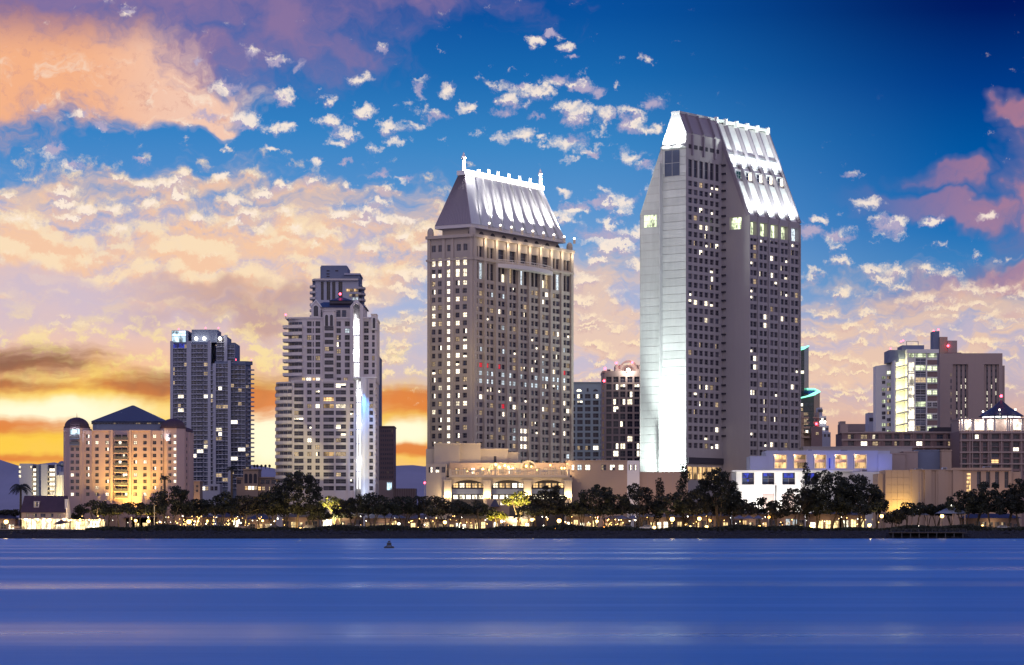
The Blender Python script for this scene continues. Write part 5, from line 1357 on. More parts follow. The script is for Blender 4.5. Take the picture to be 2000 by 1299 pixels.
def emerald():
    Y = 1300; z = lambda py: Z(py, Y); r = random.Random(4)
    B = Bld('office_tower', 'dark green glass tower with faceted tops outlined in green neon beside the tallest tower', 'tower', (X(1580, Y), Y, GZ)); R = B.root
    def hexa(p0, p1, top, cut, dy):
        x0, x1 = X(p0, Y), X(p1, Y); w = x1 - x0
        bot = [(x0, Y + dy), (x0 + w * .72, Y + dy - 5), (x1, Y + dy + 3), (x1 - w * .1, Y + dy + 14), (x0, Y + dy + 14)]
        zt = [z(cut), z(cut - 14 * .6), z(cut - 16), z(top), z(top)]
        mb = MB(); mb.solid([(x, y, GZ) for x, y in bot], [(x, y, zz) for (x, y), zz in zip(bot, zt)]); part(mb, 'tower_shaft', 'glassgreen', R)
        tb = MB(); pts = [(x, y - .2, zz + .2) for (x, y), zz in zip(bot, zt)]
        for a, b_ in zip(pts, pts[1:] + pts[:1]): tb.tube(a, b_, .32, n=5)
        part(tb, 'neon_edge', 'neon', R)
        for i in range(int((1000 - cut) / 9)):
            zz = z(cut + 6 + 9 * i); f = Face((x0, Y + dy), (w * .72, -5)); l = math.hypot(w * .72, 5)
            for k in range(4): B.win(f, l * (k + .5) / 4, zz - 1.6, l / 4 * .9, 1.5, r.choice(['gg'] * 7 + ['dim', 'full']), -.06)
    hexa(1540, 1583.5, 674, 690, 6); hexa(1545, 1599, 759, 783, -8)
    for k in range(5):
        tb = MB(); x = X(1572 + 5 * k, Y); tb.tube((X(1595, Y), Y - 9.5, z(764)), (X(1566 + 5 * k, Y), Y - 14, z(778 - k)), .16, n=4); part(tb, 'neon_ray', 'neon', R)
    B.finish()
    Y = 1120; z = lambda py: Z(py, Y)
    B = Bld('apartment_building', 'stepped peach balcony block in front of the green neon tower', 'building', (X(1583, Y), Y, GZ)); R = B.root
    mb = MB(); mb.box(X(1560, Y), X(1570, Y), Y, Y + 12, GZ, z(805)); mb.box(X(1560, Y), X(1602, Y), Y + 2, Y + 12, GZ, z(846)); mb.box(X(1596, Y), X(1600, Y), Y, Y + 10, GZ, z(805)); part(mb, 'wall', 'peach', R)
    for i in range(5):
        for (p0, p1) in ((1566, 1580), (1588, 1600)):
            bb = MB(); py = 814 + 9.6 * i; bb.box(X(p0, Y), X(p1 + (i % 3), Y), Y - .5, Y + 2, z(py + 3.4), z(py)); part(bb, 'balcony', 'peach', R)
    mb = MB(); mb.box(X(1584, Y), X(1605, Y), Y - 1.5, Y + 1.5, GZ, z(834)); part(mb, 'roof_plant_house', 'mauve', R)
    beacon(R, (X(1594, Y), Y - .8, z(833)), .5)
    for (px, py, v) in ((1575, 846, 'full'), (1572, 826, 'dim'), (1595, 850, 'dim')): B.win(Face((X(1560, Y), Y - 1.9), (1, 0)), X(px, Y) - X(1560, Y), z(py), 1.2, 1.2, v, -.0)
    B.finish()
    Y = 1180; z = lambda py: Z(py, Y)
    B = Bld('apartment_building', 'thin stepped condominium block with white terrace lights past the peach block', 'building', (X(1608, Y), Y, GZ)); R = B.root
    for j, (p0, p1, top) in enumerate(((1598, 1606, 796), (1598, 1613, 813), (1598, 1617, 832), (1598, 1620, 845))):
        mb = MB(); mb.box(X(p0, Y), X(p1, Y), Y - j * 1.5, Y + 8, GZ, z(top)); part(mb, 'wall', 'greyblue', R)
        for k in range(3): B.win(Face((X(p0, Y), Y - j * 1.5), (1, 0)), (k + .5) * (X(p1, Y) - X(p0, Y)) / 3, z(top + 9), 1.0, 1.2, ['dark', 'full' if j in (1, 2) else 'dark', 'dark2'][k], -.05)
    for px in (1602, 1609): lb = MB(); lb.ball((X(px, Y), Y - 3.6, z(825)), .55, 6); part(lb, 'terrace_lamp', 'lampwhite', R)
    B.finish()
emerald()

def right_towers():
    Y = 1090; z = lambda py: Z(py, Y); r = random.Random(19)
    B = Bld('office_building', 'glass and concrete office tower with whole floors glowing pale yellow', 'building', (X(1778, Y), Y, GZ)); R = B.root
    # slanted left wing
    wf = Face((X(1721, Y), Y + 16), (1, -.9)); Lw = wf.s_px(1747.5); mb = MB()
    q1 = wf.xy(Lw)
    mb.solid([(X(1721, Y), Y + 16, GZ), (*q1, GZ), (q1[0], q1[1] + 16, GZ), (X(1721, Y), Y + 24, GZ)], [(X(1721, Y), Y + 16, Z(715, wf.Y)), (*q1, z(706)), (q1[0], q1[1] + 16, z(706)), (X(1721, Y), Y + 24, Z(715, wf.Y))]); part(mb, 'wing_wall', 'white', R)
    for i in range(6):
        for (px, w, dy_, v) in ((1726, 9, 10, 'green'), (1737, 12, 0, 'green'), (1737, 12, 9.5, 'dimhalf'), (1726, 8, 19, 'dark2')):
            t = wf.s_px(px); zz = Z(728 + 23.0 * i + dy_, wf.xy(t)[1]); B.win(wf, t, zz - .6, w * .7 * Y / F / .74, 1.3, v if r.random() > .2 else 'dark2', -.05)
    # recess with lit balconies
    mb = MB(); mb.box(X(1747, Y), X(1773, Y), Y + 6, Y + 22, GZ, z(700)); part(mb, 'recess_wall', 'lilac_panel', R)
    for i in range(7):
        bb = MB(); py = 717 + 22.8 * i; zz = z(py)
        bb.solid([(X(1747.5, Y), Y + 6, zz - .5), (X(1747.5, Y), Y + 1.5, zz - .5), (X(1772, Y), Y - .5, zz + .6), (X(1772, Y), Y + 6, zz + .6)], [(X(1747.5, Y), Y + 6, zz + .1), (X(1747.5, Y), Y + 1.5, zz + .1), (X(1772, Y), Y - .5, zz + 1.2), (X(1772, Y), Y + 6, zz + 1.2)]); part(bb, 'balcony', 'white', R)
        point((X(1760, Y), Y + 3.5, z(py - 7)), 900, (1, .95, .45), .8, R, 'balcony_light')
    mb = MB(); mb.box(X(1744.5, Y), X(1748.3, Y), Y - 2, Y + 6, GZ, z(705)); part(mb, 'fin_wall', 'white', R)
    # lit glass column
    mb = MB(); mb.box(X(1772, Y), X(1831, Y), Y + .5, Y + 22, GZ, z(690)); part(mb, 'wall', 'white', R)
    g = Face((X(1772, Y), Y + .4), (1, 0))
    for i in range(6):
        B.win(g, g.s_px(1780), z(728.5 + 22.9 * i), 12.3 * Y / F, 21 * Y / F, 'full' if 0 else 'shopw', -.05, 'lightframe')
    for i in range(6):
        t = g.s_px(1797.7); z0 = z(712.5 + 23.6 * i)
        for k in range(2): B.win(g, t, z0 + k * 1.35, 21 * Y / F, 1.25, 'bb', -.05, 'greyblue')
        B.win(g, t, z(724.5 + 23.6 * i), 21 * Y / F, 11 * Y / F, ['green', 'dim', 'dark', 'green', 'dark', 'dimhalf'][i], -.05, 'lightframe')
        mb = MB(); g.box(mb, g.s_px(1810), g.s_px(1830.5), 0, .12, z(712 + 23.6 * i), z(703 + 23.6 * i)); part(mb, 'spandrel_panel', 'mauve', R)
        for (px, v) in ((1815, 'green'), (1826, 'green')): B.win(g, g.s_px(px), z(723.5 + 23.6 * i), 9 * Y / F, 8.5 * Y / F, v if r.random() < .8 else 'dark2', -.05, 'lightframe')
        mb = MB(); g.box(mb, 0, g.s_px(1831), .1, .5, z(725.3 + 23.4 * i) - .15, z(725.3 + 23.4 * i) + .15); part(mb, 'floor_band', 'lilac_panel', R)
    for px in (1773, 1786.5, 1809.3): mb = MB(); g.box(mb, g.s_px(px) - .25, g.s_px(px) + .25, .05, .7, GZ, z(690)); part(mb, 'mullion_fin', 'white', R)
    B.win(g, g.s_px(1802), z(698), 54 * Y / F, 8 * Y / F, 'green', -.05, 'lightframe')
    mb = MB(); mb.prism([(X(1771, Y), Y - 1), (X(1833, Y), Y - 1), (X(1833, Y), Y + 22), (X(1771, Y), Y + 22)], z(690), z(682.5)); part(mb, 'roof_slab', 'white', R)
    mb = MB(); mb.box(X(1740, Y), X(1773, Y), Y + 5, Y + 20, z(700), z(682)); mb.box(X(1765, Y), X(1808, Y), Y + 4, Y + 18, z(684), z(673)); mb.box(X(1736, Y), X(1758, Y), Y + 3, Y + 14, z(707), z(697)); part(mb, 'roof_plant_house', 'slate', R)
    mb = MB()
    for px in (1774, 1797): x = X(px, Y); mb.tube((x, Y + 5, z(684)), (x, Y + 5, z(665)), .12, n=4)
    mb.tube((X(1774, Y), Y + 5, z(665)), (X(1797, Y), Y + 5, z(665.5)), .1, n=4); part(mb, 'roof_mast', 'pole', R)
    for (px, py) in ((1743.5, 684), (1764, 670), (1768, 668.5)): beacon(R, (X(px, Y), Y + 6, z(py)), .34)
    B.finish()
    Y = 1130; z = lambda py: Z(py, Y)
    B = Bld('office_tower', 'blank mauve concrete tower with thin vertical slit windows and rooftop blocks', 'tower', (X(1898, Y), Y, GZ)); R = B.root
    mb = MB(); f = Face((X(1836, Y), Y), (1, 0)); s = f.s_px
    rows = [(718 + 12.4 * i, 10.4) for i in range(14)]
    litp = lambda i, k: 'full' if r.random() < .42 else 'dark'
    mb.box(X(1836, Y), X(1861, Y), Y, Y + 22, GZ, z(690.5)); mb.box(X(1891, Y), X(1922, Y), Y, Y + 22, GZ, z(690)); mb.box(X(1951, Y), X(1958, Y), Y, Y + 22, GZ, z(690)); mb.box(X(1861, Y), X(1951, Y), Y + 1, Y + 22, GZ, z(690)); mb.box(X(1861, Y), X(1891, Y), Y, Y + 2, z(711.5), z(690)); mb.box(X(1922, Y), X(1951, Y), Y, Y + 2, z(711.5), z(690))
    mb.prism([(X(1830, Y), Y + 4), (X(1836, Y), Y + .5), (X(1836, Y), Y + 20), (X(1830, Y), Y + 20)], GZ, z(715)); mb.box(X(1957.5, Y), X(1964, Y), Y + 2, Y + 18, GZ, z(713.5)); part(mb, 'wall', 'brown', R)
    rec = Face((X(1861, Y), Y + .95), (1, 0))
    for c_ in (1868.7, 1877.3, 1885.7, 1928, 1936.5, 1945):
        lb = MB(); t = rec.s_px(c_); rec.box(lb, t - .3, t + .3, .0, .06, z(870), z(712)); part(lb, 'slit_recess', 'dark', R)
        for i, (py, h) in enumerate(rows): B.win(rec, t, z(py + 4), .48, 1.7, 'full' if (i > 1 and r.random() < .5) else 'dark', -.1)
    for i, (py, h) in enumerate(rows): B.win(f, s(1857.5), z(py + 18), .5, 1.6, 'dark2' if i % 3 else 'dim', -.05)
    mb = MB(); mb.box(X(1825.8, Y), X(1837.7, Y), Y + 4, Y + 12, z(720), z(645.5)); part(mb, 'roof_shaft', 'slate', R)
    mb = MB(); mb.box(X(1837.7, Y), X(1853, Y), Y + 3, Y + 14, z(700), z(657)); part(mb, 'roof_block', 'peach', R)
    mb = MB(); mb.box(X(1853, Y), X(1871, Y), Y + 2, Y + 14, z(692), z(664.5)); part(mb, 'roof_block', 'brown', R)
    mb = MB(); mb.box(X(1847, Y), X(1878, Y), Y + .5, Y + 12, z(692), z(688.5)); part(mb, 'roof_parapet', 'mauve', R)
    for (px, py, rr) in ((1827, 644.5, .35), (1836.5, 642, .35)): beacon(R, (X(px, Y), Y + 5, z(py) - 1), rr)
    beacon(R, (X(1853, Y), Y + 1.6, z(675) - 1), .5); B.finish()
    Y = 1140; z = lambda py: Z(py, Y)
    B, mb = simple('low_building', 'small grey cream block at the foot of the glowing office tower', 'building', Y, None, [(1696, 1716, 806, 0, 10)]); part(mb, 'wall', 'greyblue', B.root)
    mb = MB(); mb.box(X(1716, Y), X(1722, Y), Y, Y + 10, GZ, z(804)); part(mb, 'side_wall', 'cream', B.root)
    sb = MB(); sb.box(X(1698, Y), X(1715, Y), Y - .1, Y, z(823), z(816)); part(sb, 'dark_band', 'dark', B.root); B.finish()
    B, mb = simple('low_building', 'distant low mauve roofline block with a square turret above the long apartment building', 'building', Y + 20, None, [(1650, 1712, 828, 0, 10), (1641, 1651, 823, -1, 8)]); part(mb, 'wall', 'brown', B.root); B.finish()
right_towers()

# ================================================================== long brick apartment building and its domed pavilion end
def long_block():
    Y = 985; z = lambda py: Z(py, Y); r = random.Random(29)
    B = Bld('apartment_building', 'long dark brick apartment building with a few lit windows behind the low white hall', 'building', (X(1760, Y), Y, GZ)); R = B.root
    mb = MB(); f = Face((X(1645, Y), Y), (1, 0))
    cols = [(1662, 12), (1688, 13), (1710, 12), (1735, 13), (1752, 10), (1772, 12), (1796, 12), (1812, 10), (1836, 13), (1858, 12)]
    L = {(0, 1): 'dim', (1, 1): 'full', (1, 2): 'dim', (0, 2): 'half_a', (1, 6): 'full', (0, 0): 'dimhalf', (1, 9): 'dim', (0, 4): 'dark2', (1, 4): 'dimhalf'}
    rows = [(853, 9), (866.3, 9), (881, 8.5), (894, 8.5), (907, 8.5), (920, 8.5)]
    grid(B, mb, f, 0, f.s_px(1880), GZ, z(845), cols, rows, lambda i, k: L.get((i, k)) or r.choice(['dark', 'dark', 'bb', 'dark2']), .8)
    x0, x1 = X(1645, Y), X(1880, Y); mb.box(x0, x1, Y + .9, Y + 20, GZ, z(845)); part(mb, 'wall', 'mauve', R)
    for i, py in enumerate((845, 859.5, 873.5)): mb = MB(); mb.box(x0 - .3, x1, Y - .5, Y + .3, z(py) - .25, z(py) + .35); part(mb, 'floor_band', 'brown', R)
    for px in (1646, 1672, 1700, 1723, 1744, 1762, 1784, 1804, 1824, 1847, 1868): mb = MB(); mb.box(X(px - 1, Y), X(px + 1, Y), Y - .4, Y + .2, GZ, z(845)); part(mb, 'pier', 'mauve', R)
    mb = MB(); mb.box(X(1655, Y), X(1690, Y), Y + 4, Y + 14, z(845), z(841)); part(mb, 'roof_block', 'dark', R); mb = MB(); mb.box(X(1825, Y), X(1874, Y), Y + 2, Y + 14, z(845), z(834)); part(mb, 'roof_block', 'dark', R)
    mb = MB(); mb.box(X(1642.5, Y), X(1658, Y), Y + 2, Y + 10, z(846), z(828)); part(mb, 'roof_block', 'brown', R)
    B.finish()
    Y = 960; z = lambda py: Z(py, Y)
    B = Bld('apartment_building', 'brick apartment block topped by a round pavilion with a dark conical roof', 'building', (X(1950, Y), Y, GZ)); R = B.root
    mb = MB(); f = Face((X(1875, Y), Y), (1, 0))
    cols = [(1884, 9), (1905, 15), (1924, 8), (1944, 15), (1966, 12), (1985, 12), (2005, 12), (2025, 14)]
    L = {(0, 1): 'half_b', (2, 4): 'full' if 0 else 'dark', (2, 5): 'full', (4, 3): 'amber', (5, 7): 'dim'}
    rows = [(853, 9), (868, 8.5), (877.5, 8), (890, 8), (901, 8), (912, 8), (924, 8)]
    grid(B, mb, f, 0, f.s_px(2070), GZ, z(842), cols, rows, lambda i, k: L.get((i, k)) or r.choice(['dark', 'dark', 'bb', 'dark2', 'dark']), .9)
    mb.box(X(1875, Y), X(2070, Y), Y + 1, Y + 22, GZ, z(842)); part(mb, 'wall', 'mauve', R)
    for py in (845, 860, 883.5, 906): mb = MB(); mb.box(X(1874.5, Y), X(2070, Y), Y - .6, Y + .3, z(py) - .25, z(py) + .25); part(mb, 'floor_band', 'brown', R)
    for px in (1877, 1894, 1899, 1914, 1931, 1935, 1956, 1976, 1994, 2014, 2040): mb = MB(); mb.box(X(px - .8, Y), X(px + .8, Y), Y - .5, Y + .2, GZ, z(842)); part(mb, 'pier', 'brown', R)
    # lit top storey with columns
    mb = MB(); mb.box(X(1876, Y), X(2070, Y), Y + 3, Y + 20, z(842), z(818)); part(mb, 'top_storey_wall', 'brown', R)
    g = Face((X(1876, Y), Y + 2.9), (1, 0))
    for (px, w) in ((1890, 13), (1913, 18), (1934, 12), (1987, 15), (2020, 15)): B.win(g, g.s_px(px), z(839.5), w * Y / F, 15 * Y / F, 'shopw', -.05, 'lightframe')
    for px in (1877, 1882.5, 1899, 1902.5, 1924, 1927, 1942, 1944, 1968, 1972, 1977, 1997): mb = MB(); x = X(px, Y); mb.tube((x, Y + .6, z(842)), (x, Y + .6, z(819)), .32, n=6); part(mb, 'column', 'cream', R)
    for (p0, p1) in ((1875, 1943), (1967, 2070)): mb = MB(); mb.box(X(p0, Y), X(p1, Y), Y - .3, Y + 21, z(819), z(816)); part(mb, 'roof_slab', 'brown', R)
    for px in (1880, 1900, 1924, 1940, 1985, 1972): point((X(px, Y), Y + 1.6, z(822)), 500, (1, .97, .85), .25, R, 'colonnade_light')
    cx, cy = X(1961.5, Y), Y + 6
    mb = MB(); mb.lathe(cx, cy, [(2.6, z(842)), (2.6, z(815))], 10); part(mb, 'pavilion_drum', 'teal', R)
    mb = MB(); mb.lathe(cx, cy, [(7.9, z(812.5)), (7.9, z(811.5)), (5.6, z(803)), (3.0, z(794)), (1.4, z(786)), (.25, z(780))], 16); part(mb, 'conical_roof', 'darkroof', R)
    for k in range(9):
        t = math.pi + math.pi * (k + .5) / 9; a = (cx + 6.6 * math.cos(t), cy + 6.6 * math.sin(t)); d = (-math.sin(t), math.cos(t)); sb = MB()
        sb.prism([(a[0] - d[0] * .85, a[1] - d[1] * .85), (a[0] + d[0] * .85, a[1] + d[1] * .85), (a[0] + d[0] * .85 - math.cos(t) * .3, a[1] + d[1] * .85 - math.sin(t) * .3), (a[0] - d[0] * .85 - math.cos(t) * .3, a[1] - d[1] * .85 - math.sin(t) * .3)], z(815.3), z(812.9)); part(sb, 'eave_light', 'slotlight', R)
    for (px, py) in ((1922, 803.5), (1952, 800.5), (1983, 800)): lb = MB(); t = (X(px, Y), Y - .3 if px != 1922 else Y + 2, z(py)); lb.ball(t, .3, 6); part(lb, 'roof_lamp', 'lampwhite', R)
    beacon(R, (cx, cy, z(777.5)), .5)
    B.finish()
long_block()

# ================================================================== white and blue lit hall (hotel podium)
def convention():
    Y = 905; z = lambda py: Z(py, Y); r = random.Random(31)
    B = Bld('banquet_hall', 'low hall with a floodlit white ground storey, blue washed upper wall and five amber bays', 'building', (X(1600, Y), Y, GZ)); R = B.root
    # ground storey
    f = Face((X(1438, Y), Y), (1, 0)); mb = MB()
    cols = [(1461, 24), (1500.5, 24), (1540.5, 25), (1583.5, 25)]
    grid(B, mb, f, 0, f.s_px(1660), GZ, z(921.5), cols, [(934.8, 23.5)], lambda i, k: 'blue' if 0 else 'bh', .5)
    mb.box(X(1438, Y), X(1735, Y), Y + .6, Y + 20, GZ, z(921.5)); part(mb, 'wall', 'white', R)
    for i, px in enumerate((1461, 1500.5, 1540.5, 1583.5)):
        gb = MB(); x = X(px, Y); w = 9 * Y / F; gb.quad((x - w, Y + .44, z(933 if i != 1 else 930)), (x + w, Y + .44, z(933 if i != 1 else 930)), (x + w, Y + .44, z(924.5)), (x - w, Y + .44, z(924.5))); part(gb, 'window_glow', 'litblue', R)
    lb = MB(); x = X(1460.5, Y); lb.ball((x + .2, Y + .2, z(938)), .42, 8); part(lb, 'blue_lamp', 'litblue', R)
    mb = MB(); mb.box(X(1430, Y), X(1665, Y), Y - 1.4, Y + 3, z(921.3), z(918.6)); part(mb, 'roof_coping', 'white', R)
    for (px, w) in ((1501, 22), (1540, 24)): db = MB(); db.box(X(px - w / 2, Y), X(px + w / 2, Y), Y - .12, Y, GZ, z(965)); part(db, 'door_opening', 'brown', R)
    pb = MB(); pb.box(X(1514, Y), X(1516, Y), Y - .8, Y - .3, GZ, z(948)); part(pb, 'downpipe', 'pole', R)
    for px in (1450, 1475, 1500, 1520, 1545, 1562): spot('wall_floodlight', (X(px, Y), Y - 7, 4.2), (X(px, Y), Y, z(950)), 7e3, (1, .96, .88), 110, 1, .5, R)
    # upper blue storey
    yu = Y + 5; u = Face((X(1497, yu), yu), (1, 0)); zu = lambda py: Z(py, yu); mb = MB()
    ops = [(1524, 26), (1562, 26), (1601.5, 25), (1642, 26), (1680, 25.5)]
    grid(B, mb, u, 0, u.s_px(1715), zu(921), zu(880), ops, [(901.5, 27)], lambda i, k: 'amber', 2.2, 0, 'peach')
    mb.box(X(1497, yu), X(1740, yu), yu + 2.3, yu + 18, zu(921), zu(880)); part(mb, 'upper_wall', 'bluewall', R)
    mb = MB(); mb.box(X(1465, yu), X(1497, yu), yu - .5, yu + 14, zu(921), zu(891)); part(mb, 'upper_wing', 'bluewall', R)
    mb = MB(); mb.box(X(1715, yu), X(1742, yu), yu - .4, yu + 12, zu(921), zu(886.5)); part(mb, 'upper_wing', 'bluewall', R)
    for (px, w) in ops:
        point((X(px - 8, yu), yu + 1.2, zu(891)), 420, (1, .62, .30), .3, R, 'bay_light')
        sb = MB(); x = X(px - w / 2 + .8, yu); sb.box(x, x + .25, yu + .1, yu + 2.1, zu(914.5), zu(889)); part(sb, 'bay_jamb', 'white', R)
        tb = MB(); tb.quad((X(px - w / 2 + 3, yu), yu + 2.05, zu(903)), (X(px + w / 2 - 1, yu), yu + 2.05, zu(903)), (X(px + w / 2 - 1, yu), yu + 2.05, zu(897)), (X(px - w / 2 + 3, yu), yu + 2.05, zu(897))); part(tb, 'bay_valance', 'brown', R)
    sb = MB(); sb.box(X(1618.8, yu), X(1621.6, yu), yu - .25, yu, zu(915), zu(895)); part(sb, 'blue_light_strip', 'litblue', R)
    for px in (1480, 1520, 1545, 1582, 1621, 1660, 1700, 1728): spot('blue_floodlight', (X(px, yu), yu - 6, zu(920)), (X(px, yu), yu, zu(890)), 5e2 if px != 1621 else 3.5e3, (.12, .2, 1), 110, 1, .5, R)
    B.finish()
    # lilac and brown blocks stepping back
    Y = 925; z = lambda py: Z(py, Y)
    B = Bld('banquet_hall', 'plain lilac and brown rear blocks stepping along above the yellow lit wall', 'building', (X(1790, Y), Y, GZ)); R = B.root
    for (p0, p1, top, dy, mat) in ((1575, 1790, 872.5, 10, 'lilac'), (1738, 1768, 887, 0, 'brown'), (1767, 1794, 883, 1.5, 'brown'), (1793, 1840, 880, 3.5, 'slate'), (1839, 1858.5, 880.5, 0, 'peach')):
        mb = MB(); mb.box(X(p0, Y), X(p1, Y), Y + dy, Y + dy + 12, GZ, z(top)); part(mb, 'wall', mat, R)
        mb = MB(); mb.box(X(p0, Y) - .2, X(p1, Y) + .2, Y + dy - .2, Y + dy + 12.2, z(top), z(top) + .35); part(mb, 'parapet', mat, R)
    for px in (1716, 1739): hb = MB(); hb.box(X(px - 5, Y), X(px + 5, Y), Y + 6, Y + 9, z(887), z(881)); part(hb, 'roof_unit', 'slate', R)
    B.finish()
    # yellow uplit wall and fluted wing
    Y = 880; z = lambda py: Z(py, Y)
    B = Bld('banquet_hall', 'blank peach walled wing with one amber uplit face and a fluted long wall', 'building', (X(1800, Y), Y, GZ)); R = B.root
    mb = MB(); mb.box(X(1716, Y), X(1729, Y), Y + 1.5, Y + 14, GZ, z(925)); mb.box(X(1729, Y), X(1776, Y), Y, Y + 14, GZ, z(918)); part(mb, 'wall', 'peach', R)
    for k in range(4):
        for j in range(5):
            mb = MB(); a, b_ = 1729 + 11.7 * k, 1729 + 11.7 * (k + 1); c_, d_ = 918 + 14.5 * j, 918 + 14.5 * (j + 1); mb.box(X(a, Y) + .05, X(b_, Y) - .05, Y - .12, Y + .02, z(d_) + .05, z(c_) - .05); part(mb, 'wall_panel', 'peach', R)
    ff = Face((X(1776, Y), Y + .3), (1, .10)); L = ff.s_px(1888); mb = MB()
    mb.prism([ff.xy(0), ff.xy(L), (ff.xy(L)[0], ff.xy(L)[1] + 14), (ff.xy(0)[0], ff.xy(0)[1] + 14)], GZ, z(918)); part(mb, 'fluted_wall', 'peach', R)
    for i, px in enumerate((1779, 1787, 1795.5, 1812, 1831, 1838, 1848, 1867, 1876)):
        mb = MB(); t = ff.s_px(px); w = 1.1 if i % 2 else .6; ff.box(mb, t - w, t + w, -.1, .35 + .2 * (i % 2), GZ, z(918.5)); part(mb, 'flute', 'peach', R)
    mb = MB(); ff.box(mb, 0, L, -.1, .6, z(918.5), z(917)); part(mb, 'coping', 'peach', R)
    spot('wall_floodlight', (X(1738, Y), Y - 3.5, 7), (X(1742, Y), Y, z(970)), 3e3, (1, .68, .14), 110, 1, .4, R)
    spot('wall_floodlight', (X(1768, Y), Y - 3.5, 7), (X(1762, Y), Y, z(970)), 4.5e3, (1, .72, .16), 110, 1, .4, R)
    spot('wall_floodlight', (X(1756, Y), Y - 12, 5), (X(1752, Y), Y, z(945)), 3e3, (1, .66, .28), 70, 1, .6, R)
    # far wing with slot windows and a lit vertical slot
    mb = MB(); g = Face((X(1885, Y), Y + 2), (1, .03)); L2 = g.s_px(1976)
    grid(B, mb, g, 0, L2, GZ, z(919), [(1912, 8), (1930, 8), (1947.5, 8), (1966, 8)], [(937, 32)], lambda i, k: 'dark2' if k < 2 else 'dark', .8)
    mb.prism([g.xy(0, -.9), g.xy(L2, -.9), (g.xy(L2)[0], Y + 16), (X(1885, Y), Y + 16)], GZ, z(919)); part(mb, 'far_wing_wall', 'peach', R)
    mb = MB(); g.box(mb, -4.2, L2 - 0.2, -.2, .8, z(918), z(913.5)); part(mb, 'cornice', 'peach', R)
    mb = MB(); mb.box(X(1975, Y), X(1998, Y), Y + 4, Y + 14, GZ, z(921)); part(mb, 'end_block', 'peach', R)
    sl = MB(); t = g.s_px(1891.8); g.box(sl, t - .62, t + .62, .02, .1, z(960), z(924)); sg = part(sl, 'lit_slot', 'litamber', R)
    for k in range(5):
        bb = MB(); zz = z(928 + 8 * k); g.box(bb, t - .7, t + .5 - .3 * (k % 2), .1, .22, zz - .45, zz); part(bb, 'slot_bar', 'peach', sg)
    spot('wall_floodlight', (X(1988, Y), Y - 2, 6), (X(1984, Y), Y + 4, z(950)), 1.5e3, (1, .55, .25), 90, 1, .4, R)
    spot('wall_floodlight', (X(1930, Y), Y - 12, 5), (X(1925, Y), Y + 2, z(935)), 3e3, (1, .62, .35), 100, 1, .6, R)
    B.finish()
convention()

